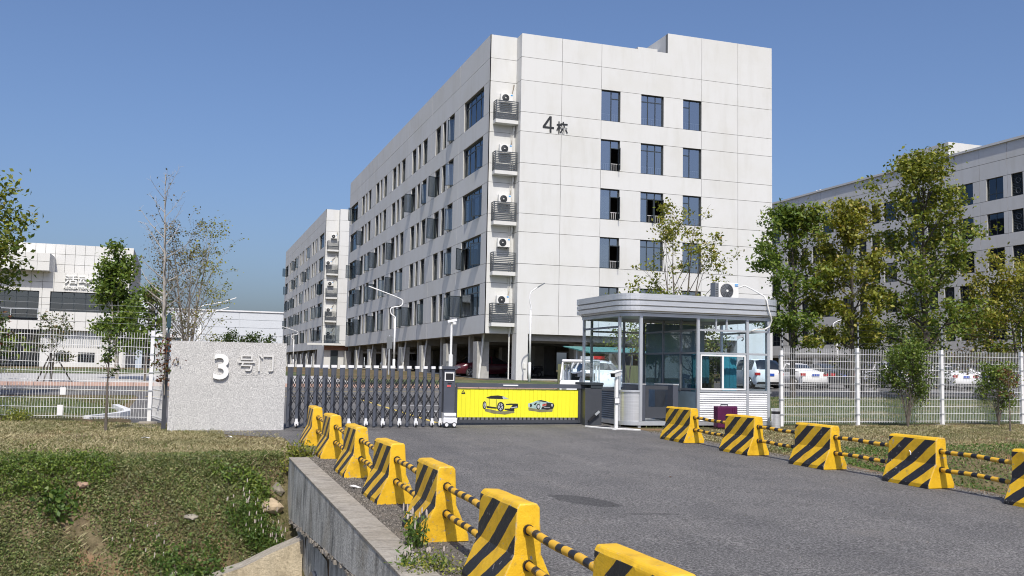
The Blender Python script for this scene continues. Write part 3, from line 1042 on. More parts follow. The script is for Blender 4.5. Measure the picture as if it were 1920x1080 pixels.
def pebbles(name, P, r, mat, rng):
    n = len(P)
    T = np.array([(1, 0, -0.35), (-0.5, 0.87, -0.35), (-0.5, -0.87, -0.35), (0.1, 0.05, 0.8)])
    V = T[None] * (r * rng.uniform(0.4, 1.4, n))[:, None, None]
    a = rng.uniform(0, 6.28, n)
    ca, sa = np.cos(a)[:, None], np.sin(a)[:, None]
    W = np.stack([V[..., 0] * ca - V[..., 1] * sa, V[..., 0] * sa + V[..., 1] * ca, V[..., 2]], 2) + P[:, None, :]
    me = bpy.data.meshes.new(name)
    F = np.array([(0, 1, 3), (1, 2, 3), (2, 0, 3)])
    idx = (np.arange(n) * 4)[:, None, None] + F[None]
    me.vertices.add(n * 4)
    me.vertices.foreach_set('co', W.reshape(-1).astype(np.float32))
    me.loops.add(n * 9)
    me.loops.foreach_set('vertex_index', idx.reshape(-1).astype(np.int32))
    me.polygons.add(n * 3)
    me.polygons.foreach_set('loop_start', np.arange(0, n * 9, 3, dtype=np.int32))
    me.polygons.foreach_set('loop_total', np.full(n * 3, 3, dtype=np.int32))
    me.materials.append(M[mat])
    me.update(calc_edges=True)
    o = bpy.data.objects.new(name, me)
    COL.objects.link(o)
    return tag(o, kind='stuff')
rg = np.random.default_rng(77)
X = 2.05 + np.abs(rg.normal(size=9000)) * 0.26
Y = rg.uniform(3.5, 18.2, 9000)
k = X < 2.95
P = np.stack([X[k], Y[k], np.array([gz(a, b) + 0.014 for a, b in zip(X[k], Y[k])])], 1)
pebbles('gravel', P, 0.013, 'pebble', rg)
X = 10.85 - np.abs(rg.normal(size=3500)) * 0.14
Y = rg.uniform(8, 21, 3500)
P = np.stack([X, Y, np.array([gz(a, b) + 0.008 for a, b in zip(X, Y)])], 1)
pebbles('gravel', P, 0.013, 'pebble', rg)
X, Y = rg.uniform(2.2, 10.6, 700), rg.uniform(5, 22, 700)
P = np.stack([X, Y, np.array([gz(a, b) + 0.008 for a, b in zip(X, Y)])], 1)
pebbles('road_grit', P, 0.009, 'pebble', rg)

# ------------------------------------------------------------------ apartment buildings
ZL = dict(T=24.39, L1=22.78, L2=21.19, L3=19.03, L4=17.71, L5=15.57, L6=14.29, L7=12.17, L8=10.93, L9=8.81, L10=7.54, L11=5.43, B=4.18, HT=25.83, G=1.16)
HEADS = ['L2', 'L4', 'L6', 'L8', 'L10']
SILLS = ['L3', 'L5', 'L7', 'L9', 'L11']

def cells(sb, zb, openings):
    out = []
    for s0, s1 in zip(sb[:-1], sb[1:]):
        for z0, z1 in zip(zb[:-1], zb[1:]):
            cut = [(max(a, s0), min(b, s1)) for a, b, c, d in openings if a < s1 - 1e-3 and b > s0 + 1e-3 and c < z1 - 0.05 and d > z0 + 0.05]
            cut.sort()
            cur = s0
            for a, b in cut:
                if a - cur > 0.02:
                    out.append((cur, a, z0, z1))
                cur = max(cur, b)
            if s1 - cur > 0.02:
                out.append((cur, s1, z0, z1))
    return out

BOXF = [(0, 3, 2, 1), (4, 5, 6, 7), (0, 1, 5, 4), (1, 2, 6, 5), (2, 3, 7, 6), (3, 0, 4, 7)]
def clad(root, F, sb, zb, openings, mat, thick=0.05, gap=0.013, core=None, core_d=(0.062, 0.34), name='panel', ends=(0, 0)):
    cl = cells(sb, zb, openings)
    smin, smax = sb[0], sb[-1]
    for s0, s1, z0, z1 in cl:
        mb = MB()
        g = gap
        def edge_s(s, sign):
            if abs(s - smin) < 1e-4 or abs(s - smax) < 1e-4:
                return s
            for a, b, c, d in openings:
                if (abs(s - a) < 1e-4 or abs(s - b) < 1e-4) and c < z1 - 0.05 and d > z0 + 0.05:
                    return s
            return s + sign * g
        a, b = edge_s(s0, 1), edge_s(s1, -1)
        za = z0 + (g if z0 > min(zb) + 1e-4 else 0)
        zc = z1 - (g if z1 < max(zb) - 1e-4 else 0)
        mb.mbox(F, a, b, za, zc, 0, thick)
        mb.build(name, mat, root)
    if core:
        for s0, s1, z0, z1 in cl:
            core.mbox(F, s0 + 0.001 + (ends[0] if abs(s0 - smin) < 1e-4 else 0), s1 - 0.001 - (ends[1] if abs(s1 - smax) < 1e-4 else 0), z0 + 0.001, z1 - 0.001, core_d[0], core_d[1])

def frame_bars(mb, F, s0, s1, z0, z1, vs, hs, w=0.06, d0=0.17, d1=0.23):
    """outer frame plus mullions; hs = [(z, s_from, s_to)]"""
    mb.mbox(F, s0, s0 + w, z0, z1, d0, d1)
    mb.mbox(F, s1 - w, s1, z0, z1, d0, d1)
    mb.mbox(F, s0 + w, s1 - w, z0, z0 + w, d0, d1)
    mb.mbox(F, s0 + w, s1 - w, z1 - w, z1, d0, d1)
    for v in vs:
        mb.mbox(F, v - w * 0.5, v + w * 0.5, z0 + w, z1 - w, d0 + 0.004, d1 - 0.004)
    for z, a, b in hs:
        mb.mbox(F, a + w * 0.5, b - w * 0.5, z - w * 0.5, z + w * 0.5, d0 + 0.002, d1 - 0.002)

def sash(root, F, hs, dirn, w, z0, z1, ang, glass, name='open_sash'):
    """casement hinged at hs, leaf extends dirn*w along the wall when shut, swung outwards by ang"""
    mb = MB()
    ca, sa = math.cos(ang), math.sin(ang)
    def Q(t, k, z):          # t along the leaf, k through its thickness
        return F(hs + dirn * (t * ca) - dirn * k * sa, 0.165 - t * sa - k * ca, z)
    fw = 0.055
    def lb(t0, t1, a, b, k0, k1, m):
        vs = [Q(t0, k0, a), Q(t1, k0, a), Q(t1, k1, a), Q(t0, k1, a), Q(t0, k0, b), Q(t1, k0, b), Q(t1, k1, b), Q(t0, k1, b)]
        mb.add(vs, orient(vs, BOXF), m)
    lb(0, fw, z0, z1, 0, 0.045, 0)
    lb(w - fw, w, z0, z1, 0, 0.045, 0)
    lb(fw, w - fw, z0, z0 + fw, 0, 0.045, 0)
    lb(fw, w - fw, z1 - fw, z1, 0, 0.045, 0)
    lb(fw, w - fw, z0 + fw, z1 - fw, 0.017, 0.027, 1)
    return mb.build(name, ['frame', glass], root)

def pane(root, F, s0, s1, z0, z1, glass, d=0.20):
    mb = MB()
    mb.mbox(F, s0, s1, z0, z1, d, d + 0.012)
    return mb.build('pane', glass, root)

def inside_rail(mb, F, s0, s1, z0):
    mb.mbox(F, s0, s1, z0 + 0.50, z0 + 0.53, 0.27, 0.30, 0)
    k = s0 + 0.09
    while k < s1 - 0.03:
        mb.mbox(F, k, k + 0.022, z0 + 0.04, z0 + 0.50, 0.275, 0.295, 0)
        k += 0.16

def front_window(root, F, s0, s1, z0, z1, style, glass, rnd, open_=False, curtain=False):
    mb = MB()
    h = z1 - z0
    zt = z1 - 0.25 * h
    w = s1 - s0
    if style == 'L':
        m = s0 + 0.56 * w
        frame_bars(mb, F, s0, s1, z0, z1, [m], [(zt, m, s1)])
        os_ = (s1 - 0.06, -1, s1 - m - 0.1)
    elif style == 'R':
        m = s0 + 0.40 * w
        frame_bars(mb, F, s0, s1, z0, z1, [m], [(zt, s0, m)])
        os_ = (s0 + 0.06, 1, m - s0 - 0.1)
    else:
        a, b = s0 + w / 3, s0 + 2 * w / 3
        zt = z1 - 0.22 * h
        frame_bars(mb, F, s0, s1, z0, z1, [a, b], [(zt, s0, a), (zt, a, b), (zt, b, s1)])
        os_ = (s0 + 0.06, 1, w / 3 - 0.1)
    o = mb.build('window', 'frame', root)
    if open_:
        # the opened casement leaves its bay unglazed
        hs, dn, ww = os_
        if style == 'L':
            pane(o, F, s0 + 0.05, m - 0.02, z0 + 0.05, z1 - 0.05, glass)
            pane(o, F, m + 0.02, s1 - 0.05, zt, z1 - 0.05, glass)
        elif style == 'C':
            pane(o, F, s0 + 0.05, s0 + w / 3 - 0.02, z0 + 0.05, z1 - 0.05, glass)
            pane(o, F, s0 + w / 3 + 0.02, s1 - 0.05, zt, z1 - 0.05, glass)
            hs, dn, ww = s1 - 0.06, -1, w / 3 - 0.1
            sash(o, F, b - 0.05, -1, w / 3 - 0.1, z0 + 0.05, zt - 0.03, R(55), glass)
        sash(o, F, hs, dn, ww, z0 + 0.05, zt - 0.03, R(78), glass)
    else:
        pane(o, F, s0 + 0.05, s1 - 0.05, z0 + 0.05, z1 - 0.05, glass)
    r = MB()
    inside_rail(r, F, s0 + 0.07, s1 - 0.07, z0 + 0.03)
    r.build('guard_rail', 'white_metal', o)
    if curtain:
        c = MB()
        n = 16
        e = s0 + (0.54 * w if style == 'L' else 0.4 * w)
        for i in range(n):
            a, b = lerp(s0 + 0.06, e, i / n), lerp(s0 + 0.06, e, (i + 1) / n)
            da, db = 0.36 + 0.03 * (i % 2), 0.36 + 0.03 * ((i + 1) % 2)
            c.quad(F(a, da, z0 + 0.02), F(b, db, z0 + 0.02), F(b, db, z1 - 0.02), F(a, da, z1 - 0.02))
        c.build('curtain', 'curtain', o)
    return o

def side_window(root, F, s0, s1, z0, z1, glass, rnd, near=True, p_open=0.6):
    """two-bay dormitory window; the casement hangs at the near or the far jamb"""
    mb = MB()
    h = z1 - z0
    zt = z1 - 0.2 * h
    w = s1 - s0
    m = s0 + w * 0.5
    frame_bars(mb, F, s0, s1, z0, z1, [m], [(zt, s0, m), (zt, m, s1)])
    o = mb.build('window', 'frame', root)
    r = rnd.random()
    if r < p_open:
        if near:      # hinge at the near jamb
            sash(o, F, s0 + 0.05, 1, w * 0.5, z0 + 0.04, zt, R(rnd.uniform(28, 62)), glass)
            pane(o, F, m, s1 - 0.05, z0 + 0.05, z1 - 0.05, glass)
        else:
            sash(o, F, s1 - 0.05, -1, w * 0.5, z0 + 0.04, zt, R(rnd.uniform(60, 88)), glass)
            pane(o, F, s0 + 0.05, m, z0 + 0.05, z1 - 0.05, glass)
    else:
        pane(o, F, s0 + 0.05, s1 - 0.05, z0 + 0.05, z1 - 0.05, glass)
    if rnd.random() < 0.4:
        c = MB()
        c.mbox(F, s0 + 0.1, s0 + w * rnd.uniform(0.3, 0.5), z0 + 0.05, z1 - 0.1, 0.38, 0.40)
        c.build('curtain', 'curtain', o)
    return o

def big_window(root, F, s0, s1, z0, z1, glass, rnd, nopen):
    mb = MB()
    h = z1 - z0
    zt = z1 - 0.24 * h
    w = s1 - s0
    vs = [s0 + w * k / 4 for k in (1, 2, 3)]
    ed = [s0] + vs + [s1]
    frame_bars(mb, F, s0, s1, z0, z1, vs, [(zt, a, b) for a, b in zip(ed[:-1], ed[1:])], w=0.08)
    o = mb.build('window', 'frame', root)
    opened = rnd.sample(range(4), nopen)
    for k in range(4):
        a, b = ed[k], ed[k + 1]
        if k in opened:
            pane(o, F, a + 0.04, b - 0.04, zt, z1 - 0.05, glass)
            if k % 2:
                sash(o, F, b - 0.05, -1, b - a - 0.1, z0 + 0.05, zt - 0.02, R(rnd.uniform(40, 85)), glass)
            else:
                sash(o, F, a + 0.05, 1, b - a - 0.1, z0 + 0.05, zt - 0.02, R(rnd.uniform(10, 35)), glass)
        else:
            pane(o, F, a + 0.04, b - 0.04, z0 + 0.05, z1 - 0.05, glass)
    return o

def louver(root, F, s0, s1, z0, z1):
    mb = MB()
    mb.mbox(F, s0, s0 + 0.05, z0, z1, 0.16, 0.24)
    mb.mbox(F, s1 - 0.05, s1, z0, z1, 0.16, 0.24)
    mb.mbox(F, s0 + 0.05, s1 - 0.05, z0, z1, 0.26, 0.28)
    k = z0 + 0.03
    while k < z1 - 0.05:
        mb.add([F(s0 + 0.05, 0.17, k), F(s1 - 0.05, 0.17, k), F(s1 - 0.05, 0.24, k + 0.07), F(s0 + 0.05, 0.24, k + 0.07),
                F(s0 + 0.05, 0.17, k + 0.02), F(s1 - 0.05, 0.17, k + 0.02), F(s1 - 0.05, 0.24, k + 0.09), F(s0 + 0.05, 0.24, k + 0.09)], BOXF)
        k += 0.15
    return mb.build('louver_panel', 'frame', root)

def ac_unit(label, x, y, z, w=0.86, h=0.58, group=None, side=False, badge=True, text=None):
    """outdoor unit: fan faces -y"""
    root = thing('air_conditioner', label, 'air conditioner', (x, y, z), group)
    d = 0.30
    mb = MB()
    mb.box(x - w / 2, x + w / 2, y - d / 2, y + d / 2, z + 0.05, z + 0.05 + h)
    mb.build('casing', 'ac_white', root, bevel=0.015)
    cx, cz, r = x - w * 0.11, z + 0.05 + h / 2, h * 0.43
    mb = MB()
    mb.disc_cyl((cx, y - d / 2 - 0.006, cz), (0, 1, 0), r, 0.016, 28)
    g = mb.build('fan_grille', 'grille', root)
    mb = MB()
    for q in (0.25, 0.42, 0.58, 0.74, 0.9):
        pts = [(cx + math.cos(t) * r * q, y - d / 2 - 0.022, cz + math.sin(t) * r * q) for t in np.linspace(0, 2 * math.pi, 25)]
        mb.tube(pts, 0.006, 3, cap=False)
    for t in np.linspace(0, 2 * math.pi, 9)[:-1]:
        mb.tube([(cx + math.cos(t) * r * .1, y - d / 2 - 0.02, cz + math.sin(t) * r * .1), (cx + math.cos(t + .5) * r, y - d / 2 - 0.02, cz + math.sin(t + .5) * r)], 0.004, 3, cap=False)
    mb.build('guard_ring', 'frame' if not text else 'alu_grey', g)
    mb = MB()
    mb.disc_cyl((cx, y - d / 2 - 0.028, cz), (0, 1, 0), r * 0.17, 0.02, 14)
    mb.build('hub', 'ac_white', g)
    if badge:
        mb = MB()
        mb.box(x + w * 0.30, x + w * 0.46, y - d / 2 - 0.012, y - d / 2, z + 0.05 + h * 0.80, z + 0.05 + h * 0.93)
        b = mb.build('badge', 'blue_logo', root)
        if text:
            text_obj(text, h * 0.095, 0.004, 'letter_white', b, 'lettering', lambda a, c, e: (x + w * 0.315 + a, y - d / 2 - 0.013 - e, z + 0.05 + h * 0.832 + c))
    mb = MB()
    for sx in (-0.32, 0.32):
        mb.box(x + sx * w - 0.02, x + sx * w + 0.02, y - d / 2, y + d / 2 + 0.1, z, z + 0.05)
    if side:
        for k in range(7):
            mb.box(x - w / 2 - 0.09, x - w / 2 - 0.001, y - 0.12, y - 0.10, z + 0.08 + k * h / 7.5, z + 0.11 + k * h / 7.5)
        mb.box(x - w / 2 - 0.10, x - w / 2 - 0.09, y - 0.125, y + 0.125, z + 0.06, z + 0.05 + h * 0.97)
    mb.build('bracket', 'black' if not side else 'alu_grey', root)
    return root

def apartment(label, ox, oy, detail, seed):
    """six-storey slab on columns; (ox, oy) is the near left corner of the long front bay"""
    rnd = random.Random(seed)
    root = thing('apartment_building', label, 'building', (ox, oy, 1.16))
    Z = ZL
    FF = lambda s, d, z: (ox + s, oy + d, z)                    # front, depth into +y
    FR = lambda s, d, z: (ox + s, oy + 1.01 + d, z)             # recessed balcony strip
    FS = lambda s, d, z: (ox - 1.89 + d, oy + s, z)             # long side facing -x
    END = 58.44
    core = MB()
    rows = sorted(set(Z[k] for k in ('T', 'L1', 'L2', 'L3', 'L4', 'L5', 'L6', 'L7', 'L8', 'L9', 'L10', 'L11', 'B')))
    # ---- front
    ops = []
    for hd, sl in zip(HEADS, SILLS):
        ops += [(5.86, 7.31, Z[sl], Z[hd]), (8.9, 10.66, Z[sl], Z[hd]), (12.19, 13.68, Z[sl], Z[hd])]
    gate_op = [(0.80, 16.6, Z['G'] - 1, Z['B'])]
    sb = [0, 2.93, 5.86, 13.68, 16.65, 19.52]
    if not detail:
        sb = [0, 2.93, 5.86, 13.68, 19.52]
    clad(root, FF, sb, rows, ops, 'white_wall', core=core, ends=(0.001, 0))
    # penthouse on the right end
    clad(root, FF, [10.96, 13.68, 16.65, 19.52], [Z['T'], Z['HT']], [], 'white_wall', core=core)
    pent = MB()
    pent.box(ox + 10.965, ox + 11.25, oy + 0.35, oy + 8, Z['T'] - 1, Z['HT'] - 0.005)
    pent.box(ox + 11.25, ox + 19.5, oy + 0.35, oy + 8, Z['HT'] - 0.35, Z['HT'] - 0.05)
    pent.build('penthouse', 'white_wall', root)
    # ground storey pier beside the corner
    pier = MB()
    pier.box(ox, ox + 0.80, oy, oy + 0.9, gz(ox, oy) - 0.3, Z['B'] - 0.001)
    pier.box(ox + 16.6, ox + 19.52, oy, oy + 0.9, gz(ox, oy) - 0.3, Z['B'] - 0.001)
    pier.build('corner_pier', 'white_wall', root)
    mb = MB()
    mb.box(ox + 0.80, ox + 16.6, oy + 0.02, oy + 0.3, gz(ox, oy) - 0.3, gz(ox, oy) + 0.10)
    mb.build('plinth', 'concrete_col', root)
    # ---- recessed strip at the corner with the return wall
    clad(root, FR, [-1.89, 0.0], rows, [], 'white_wall', core=core, ends=(0.36, 0))
    ret = MB()
    for z0, z1 in zip(rows[:-1], rows[1:]):
        ret.box(ox + 0.0, ox + 0.05, oy + 0.052, oy + 1.0, z0 + 0.016, z1 - 0.016)
    ret.build('return_wall', 'white_wall', root)
    # ---- long side
    ops = []
    items = []
    for r_, (hd, sl) in enumerate(zip(HEADS, SILLS)):
        for (a, b, k) in [(2.32, 7.17, 'big'), (52.5, 57.35, 'big')]:
            ops.append((a, b, Z[sl], Z[hd]))
            items.append((a, b, Z[sl], Z[hd], k, r_))
        for u in range(5):
            q = 8.53 * u
            for (a, b, k) in [(9.87, 11.45, 'near'), (12.3, 13.3, 'louver'), (14.02, 15.6, 'far')]:
                ops.append((a + q, b + q, Z[sl], Z[hd]))
                items.append((a + q, b + q, Z[sl], Z[hd], k, r_))
    clad(root, FS, [1.01] + [8.5 + 8.53 * k for k in range(6)] + [END], rows, ops, 'white_wall', core=core, ends=(0.055, 0))
    op_rate = [0.42, 0.6, 0.6, 0.62, 0.62]
    for (a, b, z0, z1, k, r_) in items:
        if k == 'big':
            big_window(root, FS, a, b, z0, z1, 'side_glass', rnd, rnd.choice([0, 1, 1, 2]) if r_ else (0 if a < 10 else 1))
        elif k == 'louver':
            louver(root, FS, a, b, z0, z1)
        else:
            side_window(root, FS, a, b, z0, z1, 'side_glass', rnd, k == 'near', op_rate[r_])
    # other two sides, plain
    core.box(ox + 19.17, ox + 19.5, oy + 0.345, oy + END - 0.34, Z['B'], Z['T'] - 0.002)
    core.box(ox - 1.83, ox + 19.5, oy + END - 0.33, oy + END, Z['B'], Z['T'] - 0.002)
    core.build('wall', 'joint', root)
    # parapet coping, roof, floors
    mb = MB()
    for z in [Z[k] for k in ('L11', 'L9', 'L7', 'L5', 'L3')]:
        mb.box(ox - 1.5, ox + 19.1, oy + 1.4, oy + END - 0.4, z - 0.95, z - 0.75)
    mb.box(ox - 1.5, ox + 19.1, oy + 1.4, oy + END - 0.4, Z['L2'] + 0.5, Z['L2'] + 0.8)
    mb.box(ox + 0.4, ox + 19.1, oy + 0.36, oy + 1.39, Z['L2'] + 0.5, Z['L2'] + 0.8)
    for z in [Z[k] for k in ('L11', 'L9', 'L7', 'L5', 'L3')]:
        mb.box(ox + 0.4, ox + 19.1, oy + 0.36, oy + 1.39, z - 0.95, z - 0.75)
    # cross walls and corridor walls make rooms
    for u in range(7):
        mb.box(ox - 1.5, ox + 4.0, oy + 8.45 + 8.53 * u - 0.1, oy + 8.45 + 8.53 * u + 0.1, Z['B'] + 0.2, Z['L2'] + 0.5)
        if u < 6:
            mb.box(ox - 1.5, ox + 4.0, oy + 12.8 + 8.53 * u - 0.1, oy + 12.8 + 8.53 * u + 0.1, Z['B'] + 0.2, Z['L2'] + 0.5)
    mb.box(ox + 4.0, ox + 4.2, oy + 1.5, oy + END - 0.5, Z['B'] + 0.2, Z['L2'] + 0.5)
    mb.box(ox + 4.2, ox + 19, oy + 5.0, oy + 5.2, Z['B'] + 0.2, Z['L2'] + 0.5)
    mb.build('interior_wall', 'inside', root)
    mb = MB()
    mb.box(ox - 1.83, ox + 19.17, oy + 1.06, oy + END - 0.34, Z['B'] - 0.0, Z['B'] + 0.19)
    mb.box(ox + 0.36, ox + 19.17, oy + 0.345, oy + 1.058, Z['B'] - 0.0, Z['B'] + 0.19)
    mb.box(ox + 0.002, ox + 19.4, oy + 0.346, oy + 0.75, Z['B'] - 0.42, Z['B'] - 0.003)
    for u in range(8):
        y = oy + 2.9 + 8.0 * u
        mb.box(ox - 1.4, ox + 19.0, y, y + 0.35, Z['B'] - 0.5, Z['B'] - 0.003)
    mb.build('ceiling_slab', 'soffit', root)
    # columns under the building
    g = gz(ox, oy)
    for u in range(8):
        y = oy + 2.7 + 8.0 * u
        for k, x in enumerate((ox - 1.86, ox + 5.2, ox + 12.0, ox + 18.0)):
            if u == 0 and k in (0,):
                w = 0.85
            else:
                w = 0.8
            mb = MB()
            mb.box(x, x + w, y, y + 0.95, g - 0.3, Z['B'] - 0.51)
            mb.build('column', 'concrete_col', root)
        if u < 7:
            mb = MB()
            mb.box(ox - 1.2, ox - 0.9, y + 4.0, y + 4.4, g - 0.3, Z['B'] - 0.003)
            mb.build('column', 'concrete_col', root)
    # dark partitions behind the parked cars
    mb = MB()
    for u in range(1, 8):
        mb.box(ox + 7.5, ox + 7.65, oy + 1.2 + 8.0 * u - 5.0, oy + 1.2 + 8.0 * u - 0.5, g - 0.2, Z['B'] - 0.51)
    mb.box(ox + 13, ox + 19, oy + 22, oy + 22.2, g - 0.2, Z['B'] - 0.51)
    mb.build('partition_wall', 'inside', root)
    tag(sheet('garage_floor', [(ox - 2.0, oy + 0.3), (ox + 19.5, oy + 0.3), (ox + 19.5, min(79.9, oy + END)), (ox - 2.0, min(79.9, oy + END))] if oy < 70 else
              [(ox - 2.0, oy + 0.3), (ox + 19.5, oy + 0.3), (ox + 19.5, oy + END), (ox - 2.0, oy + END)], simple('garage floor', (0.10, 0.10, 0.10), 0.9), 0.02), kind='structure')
    # roof hatch
    mb = MB()
    mb.box(ox + 9.45, ox + 10.55, oy + 1.6, oy + 2.8, Z['L2'] + 0.8, Z['T'] + 0.36)
    mb.box(ox + 9.2, ox + 10.75, oy + 1.2, oy + 3.0, Z['T'] + 0.36, Z['T'] + 0.62)
    mb.build('roof_hatch', 'white_wall', root)
    # balconies
    names = ['fifth', 'fourth', 'third', 'second', 'first']
    for i, sl in enumerate(SILLS):
        z = Z[sl]
        yb = oy + 1.01
        x0, x1 = ox - 1.62, ox - 0.02
        mb = MB()
        mb.box(x0, x1, yb - 0.62, yb - 0.001, z - 0.80, z - 0.56)
        b = mb.build('balcony', 'white_wall', root)
        mb = MB()
        t, fr, bk = z + 0.74, yb - 0.58, yb - 0.02
        for (xx, yy) in ((x0 + 0.04, fr), (x1 - 0.04, fr), (x0 + 0.04, bk)):
            mb.box(xx - 0.03, xx + 0.03, yy - 0.03, yy + 0.03, z - 0.559, t)
        mb.box(x0 + 0.072, x1 - 0.072, fr - 0.025, fr + 0.025, t - 0.06, t - 0.002)
        mb.box(x0 + 0.015, x0 + 0.065, fr + 0.032, bk - 0.032, t - 0.06, t - 0.002)
        k = z - 0.52
        j = 0
        while k < t - 0.12:
            mb.box(x0 + 0.072, x1 - 0.072, fr - 0.012, fr + 0.012, k, k + 0.065)
            mb.box(x0 + 0.028, x0 + 0.052, fr + 0.032, bk - 0.032, k, k + 0.065)
            k += 0.118
        mb.build('railing', 'rail', b)
        hi = 1.05 if (detail and i == 3) or (not detail and i in (0, 2)) else 0.62
        dx = 0.0 if detail else (0.1, -0.55, -0.2, -0.3, -0.2)[i]
        ac_unit('white air conditioner over the %s-floor corner balcony of the %s building' % (names[i], 'tall near' if detail else 'far'),
                ox - 0.80 + dx, yb - 0.30, z + hi, group='air conditioners over the corner balconies')
        mb = MB()
        xa = ox - 0.80 + dx
        mb.tube([(xa + 0.36, yb - 0.28, z + hi + 0.5), (xa + 0.5, yb - 0.06, z + hi + 0.85), (ox - 0.16, yb - 0.03, z + 2.05)], 0.03, 5)
        mb.tube([(xa + 0.43, yb - 0.22, z + hi + 0.2), (xa + 0.5, yb - 0.05, z + hi + 0.6), (ox - 0.22, yb - 0.03, z + 2.05)], 0.015, 4)
        mb.build('pipe_run', 'twig', b)
        mb = MB()
        mb.tube([(ox - 0.12, yb - 0.10, z - 0.81), (ox - 0.12, yb - 0.10, z - 1.1), (ox - 0.2, yb - 0.06, z - 1.25)], 0.05, 6)
        mb.build('spout', 'white_metal', b)
    mb = MB()
    mb.tube([(ox - 0.2, oy + 0.93, g), (ox - 0.2, oy + 0.93, Z['L3'] - 0.9)], 0.045, 6)
    mb.tube([(ox - 0.34, oy + 0.93, Z['L11'] - 0.6), (ox - 0.34, oy + 0.93, Z['L3'] - 0.9)], 0.03, 6)
    mb.build('drain_pipe', 'ac_white', root)
    for u in range(7):
        y = oy + 2.55 + 8.0 * u
        mb = MB()
        mb.tube([(ox - 1.75, y, g), (ox - 1.45, y, Z['B'])], 0.07, 6)
        mb.build('drain_pipe', 'ac_white', root)
    # ---- front windows
    for i, (hd, sl) in enumerate(zip(HEADS, SILLS)):
        z0, z1 = Z[sl], Z[hd]
        front_window(root, FF, 5.86, 7.31, z0, z1, 'L', 'glass', rnd, open_=i in (1, 2, 3), curtain=i in (2, 3))
        front_window(root, FF, 8.9, 10.66, z0, z1, 'C', 'glass', rnd, open_=i == 2)
        front_window(root, FF, 12.19, 13.68, z0, z1, 'R', 'glass', rnd)
    if detail:
        four = MB()
        four.prism([(ox + 2.06, oy - 0.035, 18.90), (ox + 2.205, oy - 0.035, 18.90), (ox + 1.755, oy - 0.035, 18.19), (ox + 1.58, oy - 0.035, 18.19)], (0, 0.033, 0))
        four.box(ox + 1.58, ox + 2.385, oy - 0.036, oy - 0.002, 18.07, 18.188)
        four.box(ox + 2.075, ox + 2.207, oy - 0.037, oy - 0.002, 17.80, 18.885)
        four.build('number_sign', 'letter_dark', root)
        text_obj('栋', 0.86, 0.03, 'letter_dark', root, 'number_sign', lambda a, c, e: (ox + 2.56 + a, oy - 0.02 - e, 17.80 + c), offset=0.010)
        mb = MB()
        mb.box(ox + 0.50, ox + 0.66, oy - 0.06, oy - 0.001, 1.9, 2.25)
        mb.build('meter_box', 'ac_white', root)
    return root

near_block = apartment('tall white apartment block bearing the number 4 on its front', 20.65, 59.69, True, 21)
far_block = apartment('smaller-looking white apartment block farther back, left of the one numbered 4', 20.65, 138.4, False, 33)

# ---- small entrance porch joined between the blocks
root = thing('entrance_porch', 'low white entrance porch with red-brown lintel between the two blocks', 'porch', (17.6, 121, 1.4))
mb = MB()
mb.box(16.4, 20.5, 119.5, 126, 1.2, 4.3)
mb.build('wall', 'white_wall', root)
mb = MB()
mb.box(14.2, 20.2, 118.4, 119.49, 4.3, 4.55)
mb.build('canopy', 'white_wall', root)
mb = MB()
mb.box(16.39, 20.2, 119.3, 119.49, 3.75, 4.29)
mb.build('lintel', 'brown_red', root)
mb = MB()
for x in (17.2, 18.9):
    mb.box(x, x + 0.9, 119.42, 119.49, 1.4, 3.7)
mb.build('doorway', 'frame', root)
mb = MB()
mb.box(16.9, 18.6, 122, 122.1, 4.7, 6.9)
mb.box(16.7, 18.8, 122.11, 122.3, 4.3, 4.7)
mb.build('roof_glazing', 'side_glass', root)

